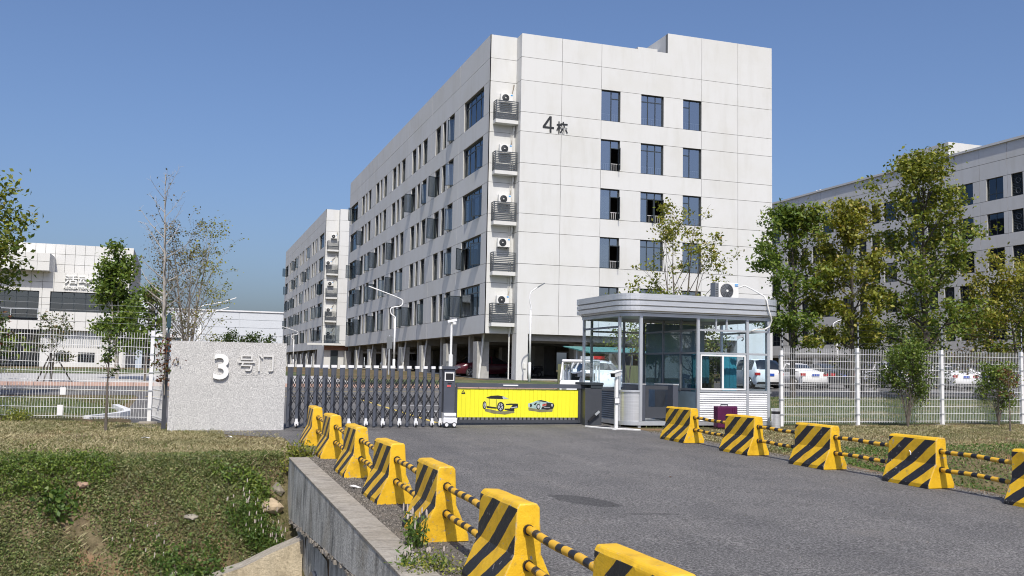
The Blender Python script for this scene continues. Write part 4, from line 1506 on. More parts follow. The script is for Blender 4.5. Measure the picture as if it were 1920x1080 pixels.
# ------------------------------------------------------------------ long building on the right
def right_block():
    ox, oy = 74.0, 50.0
    root = thing('apartment_building', 'long white apartment block behind the trees on the right', 'building', (ox, oy, 1.3))
    rnd = random.Random(5)
    Z = ZL
    FS = lambda s, d, z: (ox + d, oy + s, z)
    core = MB()
    dz = 0.12
    zr = {k: v + dz for k, v in Z.items()}
    rows = sorted(set(zr[k] for k in ('T', 'L1', 'L2', 'L3', 'L4', 'L5', 'L6', 'L7', 'L8', 'L9', 'L10', 'L11', 'B')))
    END = 86
    ops, it = [], []
    per = 11.0
    for hd, sl in zip(HEADS, SILLS):
        for u in range(-1, 7):
            q = 19.2 + per * u
            for a, b, k in ((0.0, 1.35, 'lou'), (2.29, 4.35, 'win'), (6.05, 8.05, 'win'), (8.75, 10.1, 'lou')):
                if 0.3 < q + a and q + b < END - 0.4:
                    ops.append((q + a, q + b, zr[sl], zr[hd]))
                    it.append((q + a, q + b, zr[sl], zr[hd], k))
    sb = [0.0]
    for u in range(-1, 7):
        for t in (-0.45, 1.8, 5.2, 8.4):
            v = 19.2 + per * u + t
            if 0.4 < v < END - 0.5:
                sb.append(v)
    sb = sorted(sb) + [END]
    clad(root, FS, sb, rows, ops, 'white_wall', core=core, gap=0.02)
    core.box(ox + 0.37, ox + 16, oy, oy + 0.3, Z['B'], zr['T'])
    core.box(ox + 0.37, ox + 16, oy + END - 0.3, oy + END, Z['B'], zr['T'])
    core.build('wall', 'joint', root)
    mb = MB()
    mb.box(ox - 0.16, ox + 0.5, oy - 0.1, oy + END + 0.1, zr['T'] + 0.001, zr['T'] + 0.22)
    mb.build('coping', 'white_wall', root)
    mb = MB()
    mb.box(ox + 0.5, ox + 16, oy + 0.3, oy + END - 0.3, zr['T'] - 0.9, zr['T'] - 0.6)
    for z in [zr[k] for k in ('L11', 'L9', 'L7', 'L5', 'L3')]:
        mb.box(ox + 0.4, ox + 16, oy + 0.3, oy + END - 0.3, z - 0.95, z - 0.75)
    mb.box(ox + 4, ox + 4.2, oy + 0.3, oy + END - 0.3, 1, zr['T'] - 0.9)
    for k in range(16):
        mb.box(ox + 0.4, ox + 4, oy + 4.5 + 5.5 * k, oy + 4.6 + 5.5 * k, 4.2, zr['T'] - 0.9)
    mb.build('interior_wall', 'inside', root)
    for (y0, y1, x0, h) in ((78.7, 86.6, 74.3, 1.75), (122, 130, 74.6, 1.6)):
        mb = MB()
        mb.box(x0 if y0 < 100 else x0, 90, y0, y1, zr['T'] - 0.6, zr['T'] + h)
        mb.box(x0 + 4.2, x0 + 4.8, y0 - 0.12, y0 - 0.002, zr['T'] + 0.2, zr['T'] + 1.2)
        mb.build('stair_tower', 'white_wall', root)
    for y in (101.5, 102.2, 114.0, 114.7):
        mb = MB()
        mb.tube([(ox + 1.4, y, zr['T'] - 0.6), (ox + 1.4, y, zr['T'] + 0.75)], 0.12, 8)
        mb.build('vent_pipe', 'white_metal', root)
    for (a, b, z0, z1, k) in it:
        if k == 'win':
            mb = MB()
            m = (a + b) / 2
            zt = z0 + 0.62
            frame_bars(mb, FS, a, b, z0, z1, [m], [(zt, a, m), (zt, m, b)])
            o = mb.build('window', 'frame', root)
            pane(o, FS, a + 0.05, b - 0.05, z0 + 0.05, z1 - 0.05, 'dim_glass')
            if rnd.random() < 0.5:
                c = MB()
                s_ = rnd.choice([a + 0.15, m + 0.1])
                c.mbox(FS, s_, s_ + 0.35, z0 + 0.5, z1 - 0.1, 0.36, 0.38)
                c.build('curtain', 'curtain', o)
        else:
            louver(root, FS, a, b, z0, z1)
            mb = MB()
            for zc in (z0 + 0.5, z0 + 1.5):
                p = [FS((a + b) / 2 + math.cos(t) * 0.27, 0.158, zc + math.sin(t) * 0.27) for t in np.linspace(0, 2 * math.pi, 13)]
                mb.tube(p, 0.018, 4, cap=False)
            mb.build('fan_ring', 'alu_grey', root)
    # ground storey: shaded recess, columns, gallery with rail
    mb = MB()
    for u in range(14):
        y = oy + 1 + 6.2 * u
        mb.box(ox + 0.1, ox + 0.8, y, y + 0.8, 0.8, Z['B'] + dz - 0.001)
    mb.build('column', 'white_wall', root)
    mb = MB()
    mb.box(ox + 0.0, ox + 16, oy, oy + END, Z['B'] + dz - 0.3, Z['B'] + dz - 0.002)
    mb.build('ceiling_slab', 'soffit', root)
    return root
right_block()

# ------------------------------------------------------------------ recreation building
def recreation():
    oy = 88.0
    xr = -4.48
    root = thing('recreation_building', 'white tiled recreation hall with ribbon windows on the left', 'building', (-12, oy, 1.33))
    FF = lambda s, d, z: (xr - s, oy + d, z)         # s runs to the left
    FB = lambda s, d, z: (xr - s, oy + 2.6 + d, z)
    core = MB()
    zt = 9.15      # top of the projecting front
    sb = [0.08] + [k * 0.86 + 0.75 for k in range(26)]
    win = [(0.75, 6.15, 5.9, 7.55), (6.98, 15.6, 5.3, 7.55)]
    doors = [(6.75, 11.2, 1.45, 4.2)]
    gw = [(2.5, 3.85, 1.70, 2.54), (4.5, 5.5, 1.70, 2.54)]
    clad(root, FF, sb, [4.35, 5.1, 5.9], win, 'tile_wall', core=core, thick=0.06, gap=0.014, name='tile')
    clad(root, FF, sb, [5.9, 6.45, 7.0, 7.55], win, 'tile_wall', core=core, thick=0.06, gap=0.014, name='tile')
    clad(root, FF, sb, [7.55, 8.33, zt], [], 'tile_wall', core=core, thick=0.06, gap=0.014, name='tile')
    clad(root, FB, [k * 0.78 for k in range(31)], [zt - 0.02, 10.06, 10.95, 11.8], [], 'tile_wall', core=core, thick=0.06, gap=0.014, name='tile')
    gfl = MB()
    for s0, s1, z0, z1 in cells([0.08, 2.5, 3.85, 4.5, 5.5, 6.75, 11.2, 23], [1.0, 1.70, 2.54, 4.345], gw + doors):
        gfl.mbox(FF, s0, s1, z0, z1, 0.55, 0.8)
    gfl.build('ground_floor_wall', 'white_wall', root)
    mb = MB()
    mb.mbox(FF, 0.1, 23, 4.346, 4.349, 0.37, 0.8)
    mb.build('soffit', 'soffit', root)
    mb = MB()
    k = 0.3
    while k < 6.6:
        mb.mbox(FF, k, k + 0.05, 3.0, 4.30, 0.48, 0.549)
        k += 0.17
    mb.build('shading_fins', 'alu', root)
    core.box(xr - 24, xr - 0.36, oy + 0.36, oy + 2.6, zt - 0.3, zt - 0.02)
    core.build('wall', 'tile_joint', root)
    mb = MB()
    mb.box(xr - 0.30, xr - 0.002, oy + 2.665, oy + 19, 1.0, 11.79)
    mb.box(xr - 26, xr - 0.31, oy + 18.7, oy + 19, 1.0, 11.75)
    mb.box(xr - 26, xr - 0.31, oy + 3.0, oy + 18.7, 10.6, 10.8)
    mb.box(xr - 0.35, xr - 0.081, oy + 0.002, oy + 2.664, 1.0, zt - 0.001)
    mb.build('side_wall', simple('shade toned tile wall', (0.50, 0.50, 0.50), 0.7), root)  # the unlit side's shade is put into a greyer tile colour
    mb = MB()
    mb.box(xr - 15, xr - 6.2, oy - 1.02, oy + 2.55, zt + 0.01, 10.62)
    mb.build('roof_box', 'tile_wall', root)
    for k in range(9):
        for z0, z1 in ((zt + 0.03, 9.9), (9.93, 10.61)):
            mb = MB()
            mb.box(xr - 6.2 - (k + 1) * 0.92 + 0.012, xr - 6.2 - k * 0.92 - 0.012, oy - 1.08, oy - 1.022, z0, z1)
            mb.build('tile', 'tile_wall', root)
    for (a, b, z0, z1) in win:
        mb = MB()
        n = max(3, int((b - a) / 0.86))
        vs = [lerp(a, b, i / n) for i in range(1, n)]
        zz = z1 - 0.5
        frame_bars(mb, FF, a, b, z0, z1, vs, [(zz, p, q) for p, q in zip([a] + vs, vs + [b])], w=0.07, d0=0.2, d1=0.28)
        o = mb.build('window', 'frame', root)
        pane(o, FF, a + 0.05, b - 0.05, z0 + 0.05, z1 - 0.05, 'side_glass', 0.23)
        mb = MB()
        mb.mbox(FF, a, b, z0 - 0.3, z1 + 0.1, 1.6, 1.7)
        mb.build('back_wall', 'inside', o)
    for (a, b, z0, z1) in gw:
        mb = MB()
        frame_bars(mb, FF, a, b, z0, z1, [lerp(a, b, i / 8) for i in range(1, 8)], [(lerp(z0, z1, i / 4), a, b) for i in (1, 2, 3)], w=0.045, d0=0.6, d1=0.66)
        o = mb.build('window', 'frame', root)
        pane(o, FF, a + 0.05, b - 0.05, z0 + 0.05, z1 - 0.05, 'car_glass', 0.68)
    for (a, b, z0, z1) in doors:
        mb = MB()
        frame_bars(mb, FF, a, b, z0, z1, [lerp(a, b, i / 5) for i in range(1, 5)], [(3.3, a, b)], w=0.07, d0=0.6, d1=0.68)
        o = mb.build('glass_door', 'frame', root)
        pane(o, FF, a + 0.05, b - 0.05, z0 + 0.05, z1 - 0.05, 'car_glass', 0.69)
    mb = MB()
    for x in (xr - 7.0, xr - 9.0, xr - 11):
        mb.box(x - 0.03, x + 0.03, oy - 0.06, oy - 0.01, 5.3, 6.0)
    mb.box(xr - 12, xr - 7.0, oy - 0.06, oy - 0.01, 6.0, 6.06)
    mb.build('balcony_rail', 'alu', root)
    text_obj('活动中心', 0.76, 0.10, 'letter_white', root, 'sign_lettering', lambda a, c, e: (xr - 5.11 + a * 1.38, oy - 0.055 - e, 8.24 + c), offset=0.012)
    text_obj('RECREATION CENTER', 0.30, 0.08, 'letter_white', root, 'sign_lettering', lambda a, c, e: (xr - 5.17 + a * 1.05, oy - 0.045 - e, 7.82 + c), offset=0.006)
    return root
recreation()

# white service box and blue-white hoarding right of the hall
root = thing('gate_cabin', 'low white cabin with a pale block on top, right of the recreation hall', 'cabin', (-1.2, 84, 1.4))
mb = MB()
mb.box(-3.6, -0.2, 84, 88, 1.2, 3.9)
mb.build('body', simple('blue white wall', (0.42, 0.48, 0.55), 0.6), root)
mb = MB()
mb.box(-3.8, 0.0, 83.8, 88.2, 3.9, 4.15)
mb.build('roof', 'white_paint', root)
mb = MB()
mb.box(-3.1, -1.2, 83.95, 84, 1.4, 3.3)
mb.build('doorway', 'car_glass', root)

# ------------------------------------------------------------------ far warehouse
root = thing('warehouse', 'long pale metal warehouse on the horizon behind the bare tree', 'warehouse', (-10, 260, 2))
mb = MB()
mb.box(-75, 58, 260, 330, 0, 15.3)
mb.box(-75, -5.6, 262, 300, 15.3, 19.2)
mb.build('wall', 'ware', root)
for k in range(12):
    for j in range(7):
        mb = MB()
        x0 = -75 + 11.08 * k
        mb.box(x0 + 0.06, x0 + 11.0, 259.86, 259.99, 1 + j * 2.04 + 0.04, 1 + (j + 1) * 2.04 - 0.04)
        mb.build('wall_panel', 'ware', root)
mb = MB()
mb.box(-75.3, 58.3, 259.6, 261.9, 15.3, 15.65)
mb.build('roof_edge', 'white_metal', root)

# ------------------------------------------------------------------ yellow and black concrete barriers
def barrier_mesh(L, seed):
    rnd = random.Random(seed)
    prof = [(0.24, 0.0), (0.24, 0.055), (0.112, 0.345), (0.092, 0.685), (0.07, 0.72)]
    full = [(x, z) for x, z in prof] + [(-x, z) for x, z in reversed(prof)]
    n = len(full)
    ny = 6
    vs, fs, ms = [], [], []
    for j in range(ny):
        y = -L / 2 + L * j / (ny - 1)
        for i, (x, z) in enumerate(full):
            e = 0.004
            vs.append((x + rnd.uniform(-e, e), y + rnd.uniform(-e, e) * (0 if 0 < j < ny - 1 else 1.5), z + rnd.uniform(-e, e) * (z > 0)))
    for j in range(ny - 1):
        for i in range(n - 1):
            a = j * n + i
            fs.append((a, a + n, a + n + 1, a + 1))
            ms.append(1 if i in (0, 1, 2, n - 4, n - 3, n - 2) else 0)
    fs.append(tuple(range(n)))
    ms.append(0)
    fs.append(tuple((ny - 1) * n + i for i in reversed(range(n))))
    ms.append(0)
    mb = MB()
    mb.add(vs, fs)
    mb.m = ms
    return mb
LB = [18.6, 16.37, 13.93, 11.5, 9.18, 6.85, 4.5]          # near ends, left row
lab = ['farthest of the left row, beside the granite wall', 'second farthest of the left row, in front of the sliding gate', 'third farthest of the left row, at the end of the culvert wall',
       'middle of the left row, above the gravel by the culvert wall', 'third nearest of the left row, flowers at its foot',
       'second nearest of the left row, with a worn end', 'nearest of the left row, cut by the bottom edge']
left = []
for i, y in enumerate(LB):
    L = 0.92
    c = (2.49, y + L / 2, gz(2.49, y + L / 2) + 0.004)
    mb = barrier_mesh(L, 50 + i)
    mb.v = [(x + c[0], yy + c[1], z + c[2]) for x, yy, z in mb.v]
    root = thing('concrete_barrier', 'striped concrete barrier, ' + lab[i], 'barrier', c, 'striped barriers along the left of the driveway')
    mb.build('barrier_block', ['yellow', 'striped'], root, bevel=0.014)
    root.rotation_euler.z = R((i * 37 % 7 - 3) * 0.5)
    left.append((c, L))
RB = [(10.06, 18.16, 1.12), (10.04, 15.75, 1.0), (10.10, 13.58, 0.96), (10.2, 11.32, 0.96), (10.22, 9.02, 0.96)]
lab = ['farthest of the right row, in front of the booth turnstile', 'second farthest of the right row, in front of the purple case', 'middle of the right row, before the wire fence posts',
       'second nearest of the right row, with a white mark', 'nearest of the right row, cut by the right edge']
right = []
for i, (x, y, L) in enumerate(RB):
    c = (x + 0.24, y + L / 2, gz(x + 0.24, y + L / 2) + 0.004)
    mb = barrier_mesh(L, 80 + i)
    mb.v = [(xx + c[0], yy + c[1], z + c[2]) for xx, yy, z in mb.v]
    root = thing('concrete_barrier', 'striped concrete barrier, ' + lab[i], 'barrier', c, 'striped barriers along the right of the driveway')
    mb.build('barrier_block', ['yellow', 'striped'], root, bevel=0.014)
    if i == 3:
        k = MB()
        k.tube([(c[0] - 0.118, c[1] + 0.02, c[2] + 0.50), (c[0] - 0.122, c[1] - 0.01, c[2] + 0.47), (c[0] - 0.122, c[1] - 0.005, c[2] + 0.44)], 0.008, 4)
        k.build('lifting_hook', 'white_metal', root)
    root.rotation_euler.z = R((-0.6, 0.8, 1.2, 1.6, 0.5)[i])
    right.append((c, L))
for row, nm in ((left, 'left'), (right, 'right')):
    for i, ((c0, L0), (c1, L1)) in enumerate(zip(row[:-1], row[1:])):
        for h, w in ((0.53, 'upper'), (0.27, 'lower')):
            y0, y1 = c1[1] + L1 / 2 - 0.04, c0[1] - L0 / 2 + 0.04
            mb = MB()
            k = 9
            mb.tube([(lerp(c1[0], c0[0], j / k), lerp(y0, y1, j / k), lerp(c1[2], c0[2], j / k) + h + 0.006 * math.sin(j + i)) for j in range(k + 1)], 0.032, 12)
            mid = ((c0[0] + c1[0]) / 2, (y0 + y1) / 2, (c0[2] + c1[2]) / 2 + h)
            which = ['between the two farthest barriers', 'between the second and third farthest barriers', 'between the third and fourth farthest barriers', 'between the fourth and fifth farthest barriers',
                     'between the fifth and sixth farthest barriers', 'running to the nearest barrier'][i]
            if nm == 'right' and i == 3:
                which = 'running to the barrier cut by the picture edge'
            t = thing('barrier_rail', '%s striped rail of the %s row, %s' % (w, nm, which), 'rail', mid, 'striped pipe rails linking the barriers')
            mb.build('pipe', 'banded', t, smooth=True)
            mb = MB()
            for (yy, cc) in ((y0 + 0.045, c1), (y1 - 0.045, c0)):
                mb.tube([(lerp(c1[0], c0[0], (yy - y0) / (y1 - y0)), yy + q, lerp(c1[2], c0[2], (yy - y0) / (y1 - y0)) + h) for q in (-0.02, 0.035)], 0.041, 12)
            mb.build('collar', 'black', t, smooth=False)

# ------------------------------------------------------------------ granite gate wall
gx0, gx1, gy0, gy1, gzb, gzt = -0.24, 2.21, 22.2, 22.62, 0.36, 2.33
root = thing('gate_wall', 'grey granite gate wall with raised characters 3号门', 'gate wall', (1.0, 22.4, 0.38))
rows = [gzb, 0.86, 1.36, 1.84, gzt]
for r_ in range(4):
    cuts = [gx0, 0.55, 1.42, gx1] if r_ % 2 else [gx0, 0.62, 1.42, gx1]
    for a, b in zip(cuts[:-1], cuts[1:]):
        mb = MB()
        mb.box(a + (0.0007 if a > gx0 else 0), b - (0.0007 if b < gx1 else 0), gy0, gy0 + 0.03, rows[r_] + 0.0007, rows[r_ + 1] - 0.0007)
        mb.build('granite_slab', 'granite', root)
mb = MB()
mb.box(gx0 + 0.002, gx1 - 0.002, gy0 + 0.031, gy1, gzb - 0.1, gzt - 0.031)
mb.build('wall_core', 'granite', root)
mb = MB()
mb.box(gx0 - 0.004, gx1 + 0.004, gy0 + 0.0305, gy1 + 0.02, gzt - 0.03, gzt + 0.002)
mb.build('coping', 'granite', root)
text_obj('3', 0.775, 0.045, 'letter_white', root, 'gate_number', lambda a, c, e: (0.655 + a * 1.08, gy0 - 0.024 - e, 1.505 + c), offset=0.010)
for ch, x in (('号', 1.175), ('门', 1.605)):
    text_obj(ch, 0.40, 0.03, 'letter_stone', root, 'gate_lettering', lambda a, c, e, x=x: (x + a, gy0 - 0.017 - e, 1.70 + c), offset=0.002)
mb = MB()
rnd = random.Random(3)
x = 1.17
while x < 1.92:            # worn rows of small raised lettering, no longer legible
    w = rnd.uniform(0.025, 0.05)
    for z in (1.652, 1.635, 1.61):
        if rnd.random() < 0.75:
            mb.box(x, x + w, gy0 - 0.008, gy0 - 0.0005, z, z + 0.008)
    if rnd.random() < 0.8:
        mb.box(x + w * 0.4, x + w * 0.4 + 0.008, gy0 - 0.0075, gy0 - 0.0008, 1.606, 1.662)
    mb.box(x, x + w * 0.8, gy0 - 0.006, gy0 - 0.0005, 1.563 + rnd.uniform(-0.004, 0.004), 1.575)
    x += w + 0.018
mb.build('small_lettering', 'letter_stone', root)
t = thing('gate_post', 'dark square fence post at the left end of the granite wall', 'post', (-0.32, 22.6, 0.4))
mb = MB()
mb.box(-0.37, -0.28, 22.55, 22.64, 0.3, 2.5)
mb.build('post', 'dark_metal', t)
mb = MB()
mb.box(-0.36, -0.27, 22.54, 22.65, 2.05, 2.2)
mb.box(-0.36, -0.27, 22.54, 22.65, 2.62, 2.9)
mb.box(-0.335, -0.295, 22.58, 22.61, 2.5, 2.95)
mb.build('wrap', 'blue_band', t)

# ------------------------------------------------------------------ accordion sliding gate
root = thing('sliding_gate', 'dark grey accordion sliding gate with crossed bars and white caps', 'gate', (4.1, 22.9, 0.43))
n = 18
gx = [2.34 + 0.2 * k for k in range(n + 1)]
yf, yb = 22.72, 23.02
base_post = None
for k in range(n + 1):
    for (yy, dx) in ((yf, 0.0), (yb, 0.095)):
        x = gx[k] + dx
        if k == n and dx:
            continue
        zg = gz(x, yy) + 0.04
        mb = MB()
        mb.box(x - 0.032, x + 0.032, yy - 0.025, yy + 0.025, zg, 1.80 + 0.0058 * (x - 2))
        p = mb.build('post', 'gate_grey', root)
        mb = MB()
        mb.box(x - 0.04, x + 0.04, yy - 0.035, yy + 0.035, 1.801 + 0.0058 * (x - 2), 1.865 + 0.0058 * (x - 2))
        mb.build('cap', 'white_paint', p)
    if k % 2 == 1 or k == n:
        x = gx[k]
        zg = gz(x, yf) + 0.005
        mb = MB()
        mb.disc_cyl((x, yf - 0.05, zg + 0.055), (1, 0, 0), 0.055, 0.03, 12)
        w = mb.build('caster_wheel', 'black', root)
        mb = MB()
        mb.box(x - 0.045, x + 0.045, yf - 0.075, yf - 0.027, zg + 0.07, zg + 0.15)
        mb.box(x - 0.03, x + 0.03, yf - 0.06, yf - 0.028, zg + 0.15, zg + 0.22)
        mb.disc_cyl((x - 0.024, yf - 0.05, zg + 0.055), (1, 0, 0), 0.03, 0.012, 10)
        mb.build('fork', 'white_metal', w)
for k in range(n):
    for (yy, dx) in ((yf, 0.0), (yb, 0.095)):
        mb = MB()
        x0, x1 = gx[k] + dx, gx[k + 1] + dx
        if k == n - 1 and dx:
            continue
        z = 0.55
        while z < 1.6:
            z2 = z + 0.36
            mb.bar((x0, yy - 0.012, z), (x1, yy - 0.012, min(z2, 1.72)), 0.012, 0.032, up=(0, 1, 0))
            mb.bar((x0, yy + 0.012, min(z2, 1.72)), (x1, yy + 0.012, z), 0.012, 0.032, up=(0, 1, 0))
            mb.disc_cyl(((x0 + x1) / 2, yy - 0.02, (z + min(z2, 1.72)) / 2), (0, 1, 0), 0.02, 0.02, 8)
            z = z2
        mb.build('lattice', 'black', root)
# drive unit
mb = MB()
mb.box(5.99, 6.27, 22.58, 22.95, 0.78, 1.83)
h = mb.build('drive_unit', 'gate_grey', root, bevel=0.012)
mb = MB()
mb.box(5.95, 6.31, 22.54, 22.99, 1.831, 1.895)
mb.build('lid', 'gate_grey', h)
mb = MB()
mb.box(6.0, 6.235, 22.565, 22.579, 1.545, 1.75)
mb.build('screen_frame', 'letter_white', h)
mb = MB()
mb.box(6.025, 6.21, 22.56, 22.5645, 1.57, 1.725)
mb.build('screen', 'black', h)
text_obj('888', 0.062, 0.004, 'orange_led', h, 'display', lambda a, c, e: (6.06 + a, 22.574 - e, 1.395 + c), offset=0.004)
mb = MB()
mb.box(6.08, 6.18, 22.570, 22.579, 1.475, 1.50)
mb.build('name_plate', 'black', h)
mb = MB()
mb.box(5.985, 6.29, 22.50, 23.02, 0.56, 0.779)
mb.box(5.97, 6.31, 22.48, 22.499, 0.53, 0.66)
mb.box(5.99, 6.28, 22.47, 22.499, 0.70, 0.74)
b = mb.build('drive_base', 'white_metal', root, bevel=0.01)
for x in (6.05, 6.24):
    mb = MB()
    mb.disc_cyl((x, 22.50, 0.50), (0, 1, 0), 0.06, 0.05, 16)
    w = mb.build('wheel', 'black', root)
    mb = MB()
    mb.disc_cyl((x, 22.47, 0.50), (0, 1, 0), 0.042, 0.012, 12)
    mb.build('rim', 'white_metal', w)

# ------------------------------------------------------------------ advertising boom gate
root = thing('boom_gate', 'yellow advertising boom gate printed with two cars', 'boom gate', (8.3, 23.35, 0.46))
mb = MB()
mb.box(6.50, 10.02, 23.27, 23.40, 1.385, 1.49)
mb.build('boom', 'gate_grey', root)
mb = MB()
mb.box(7.72, 8.12, 23.262, 23.2695, 1.43, 1.46)
mb.build('reflector', 'white_paint', root)
mb = MB()
mb.box(6.47, 6.53, 23.29, 23.38, 0.50, 1.384)
mb.box(9.80, 9.86, 23.29, 23.38, 0.50, 1.384)
mb.box(6.531, 9.799, 23.30, 23.37, 0.50, 0.575)
mb.build('boom_frame', 'dark_metal', root)
ns = 29
for k in range(ns):
    a, b = lerp(6.535, 9.795, k / ns), lerp(6.535, 9.795, (k + 1) / ns)
    mb = MB()
    yy = 23.318 + 0.002 * ((k * 7) % 3)
    mb.box(a + 0.002, b - 0.002, yy, yy + 0.022, 0.635, 1.352)
    mb.build('slat', 'yellow_print', root)
    mb = MB()
    mb.box((a + b) / 2 - 0.015, (a + b) / 2 + 0.015, 23.315, 23.35, 0.575, 0.634)
    mb.build('hinge_pin', 'black', root)
# flat prints, a film just proud of the slats; u, v measured on the picture of the panel
def film(polys, name):
    mb = MB()
    mats = []
    for d, (mat, pl) in enumerate(polys):
        if mat not in mats:
            mats.append(mat)
        y = 23.3165 - 0.00025 * (d + 1)
        vs = [(6.535 + (px - 858.5) / 225.5 * 3.26, y, 1.352 - (py - 729.0 - (px - 858) * 0.0065) / 55.0 * 0.717) for px, py in pl]
        mb.add(vs, [tuple(range(len(vs)))], mats.index(mat))
    o = mb.build(name, mats, root)
    return o
def pz_(pts, s=10.667, ox=880, oy=725):
    return [(ox + a / s, oy + b / s) for a, b in pts]
def circ(cx, cy, rx, ry, n=16):
    return [(cx + rx * math.cos(t), cy + ry * math.sin(t)) for t in np.linspace(0, 2 * math.pi, n + 1)[:-1]]
film([('print_shadow', pz_([(300, 455), (420, 470), (540, 500), (700, 510), (880, 480), (890, 540), (700, 575), (480, 555), (310, 510)])),
      ('print_yellow', pz_([(270, 330), (330, 225), (420, 190), (560, 180), (660, 195), (800, 262), (900, 310), (955, 350), (960, 430), (900, 460), (700, 470), (560, 445), (340, 415), (290, 430)])),
      ('print_dark', pz_([(325, 228), (420, 192), (560, 183), (660, 200), (780, 258), (640, 262), (380, 252)])),
      ('print_grey', pz_([(640, 205), (670, 205), (770, 255), (660, 258)])),
      ('print_dark', pz_([(715, 360), (800, 350), (955, 352), (962, 430), (870, 462), (800, 450), (850, 380), (720, 385)])),
      ('print_grey', pz_([(815, 430), (940, 410), (945, 432), (820, 448)])),
      ('print_dark', pz_([(340, 400), (540, 430), (550, 455), (340, 440)])),
      ('print_dark', pz_([(690, 455), (880, 450), (890, 500), (820, 505), (700, 480)])),
      ('print_dark', pz_(circ(298, 385, 38, 82))), ('print_grey', pz_(circ(302, 385, 24, 58))),
      ('print_dark', pz_(circ(615, 415, 72, 98))), ('print_grey', pz_(circ(612, 418, 48, 74))),
      ('print_dark', pz_(circ(612, 418, 12, 18))), ('print_dark', pz_([(600, 350), (624, 350), (616, 418), (608, 418)])), ('print_dark', pz_([(570, 470), (590, 480), (616, 425), (606, 418)])), ('print_dark', pz_([(650, 470), (636, 482), (608, 425), (616, 418)])),
      ('print_dark', pz_([(565, 385), (575, 372), (612, 412), (608, 424)])), ('print_dark', pz_([(652, 380), (660, 395), (615, 424), (612, 412)])),
      ('print_dark', pz_([(295, 335), (303, 335), (304, 385), (298, 385)])), ('print_dark', pz_([(285, 420), (291, 426), (304, 388), (298, 384)])), ('print_dark', pz_([(318, 420), (312, 428), (298, 388), (304, 384)])),
      ('print_dark', pz_([(386, 255), (392, 255), (394, 395), (388, 395)])), ('print_dark', pz_([(524, 262), (530, 262), (532, 425), (526, 425)]))], 'printed_car')
film([('print_shadow', pz_([(1160, 440), (1400, 470), (1660, 470), (1650, 520), (1400, 530), (1170, 490)])),
      ('print_mint', pz_([(1160, 350), (1240, 330), (1330, 290), (1420, 275), (1520, 300), (1650, 340), (1690, 390), (1670, 450), (1500, 480), (1380, 470), (1200, 440), (1160, 420)])),
      ('print_dark', pz_([(1330, 292), (1420, 278), (1520, 302), (1560, 330), (1440, 312)])),
      ('print_dark', pz_([(1530, 330), (1670, 345), (1690, 395), (1660, 460), (1560, 480), (1420, 470), (1440, 420), (1520, 400)])),
      ('print_dark', pz_([(1180, 360), (1230, 360), (1240, 410), (1190, 425)])), ('print_grey', pz_(circ(1182, 395, 16, 38))),
      ('print_dark', pz_(circ(1365, 415, 42, 60))), ('print_grey', pz_(circ(1368, 415, 24, 40))),
      ('print_dark', pz_([(1270, 370), (1310, 330), (1340, 330), (1300, 390)])),
      ('print_red', pz_([(1445, 365), (1525, 345), (1525, 390), (1445, 410)])), ('print_dark', pz_([(1465, 375), (1505, 365), (1505, 380), (1465, 390)])),
      ('print_grey', pz_([(1620, 365), (1655, 360), (1660, 410), (1630, 410)])), ('print_grey', pz_([(1480, 428), (1600, 425), (1600, 434), (1480, 437)]))], 'printed_car')
film([('print_dark', [(865.2, 738.5), (869, 732.0), (872.8, 738.5), (871.5, 739.6), (866.5, 739.6)]), ('yellow_print', [(867.2, 737.2), (869, 734.2), (870.8, 737.2)]),
      ('print_dark', [(868.1, 736.8), (869, 735.2), (869.9, 736.8)])], 'printed_emblem')
mb = MB()
mb.box(9.87, 10.34, 23.02, 23.60, 0.44, 1.40)
c = mb.build('cabinet', 'dark_metal', root, bevel=0.01)
mb = MB()
mb.box(9.84, 10.37, 22.99, 23.63, 1.49, 1.55)
mb.box(10.021, 10.36, 23.01, 23.62, 1.401, 1.489)
mb.build('cabinet_lid', 'frame', c)
mb = MB()
mb.bar((9.95, 22.96, 0.56), (10.22, 22.96, 0.80), 0.05, 0.05)
mb.build('strut', 'black', c)
mb = MB()
mb.bar((10.12, 22.935, 0.72), (10.23, 22.935, 0.815), 0.04, 0.05)
mb.build('strut_sleeve', 'alu', c)

# ------------------------------------------------------------------ number-plate camera post and second camera
def cam_post(label, x, y, z0, zc, turn, plate):
    root = thing('camera_post', label, 'camera post', (x, y, z0), 'white camera posts at the gate')
    mb = MB()
    mb.box(x - 0.035, x + 0.035, y - 0.035, y + 0.035, z0, zc - 0.1)
    mb.box(x - 0.09, x + 0.09, y - 0.09, y + 0.09, z0 - 0.02, z0 + 0.012)
    mb.build('pole', 'white_paint', root)
    d = Vector((math.sin(turn), -math.cos(turn), -0.18)).normalized()
    c = Vector((x, y, zc + 0.03))
    mb = MB()
    mb.bar(c - d * 0.13, c + d * 0.17, 0.13, 0.11)
    h = mb.build('camera_housing', 'white_paint', root)
    mb = MB()
    mb.bar(c - d * 0.14 + Vector((0, 0, 0.062)), c + d * 0.26 + Vector((0, 0, 0.062)), 0.16, 0.012)
    mb.build('sun_hood', 'white_paint', h)
    mb = MB()
    mb.bar(c + d * 0.171, c + d * 0.19, 0.11, 0.09)
    mb.build('lens', 'black', h)
    mb = MB()
    mb.tube([(x, y, zc - 0.12), c + Vector((0, 0, -0.05))], 0.03, 6)
    mb.build('bracket', 'white_paint', h)
    if plate:
        mb = MB()
        mb.box(x - 0.075, x + 0.075, y - 0.06, y - 0.045, 1.06, 1.21)
        p = mb.build('plate', 'gate_grey', root)
        mb = MB()
        mb.box(x - 0.06, x + 0.06, y - 0.064, y - 0.0605, 1.075, 1.195)
        mb.build('sticker', 'white_paint', p)
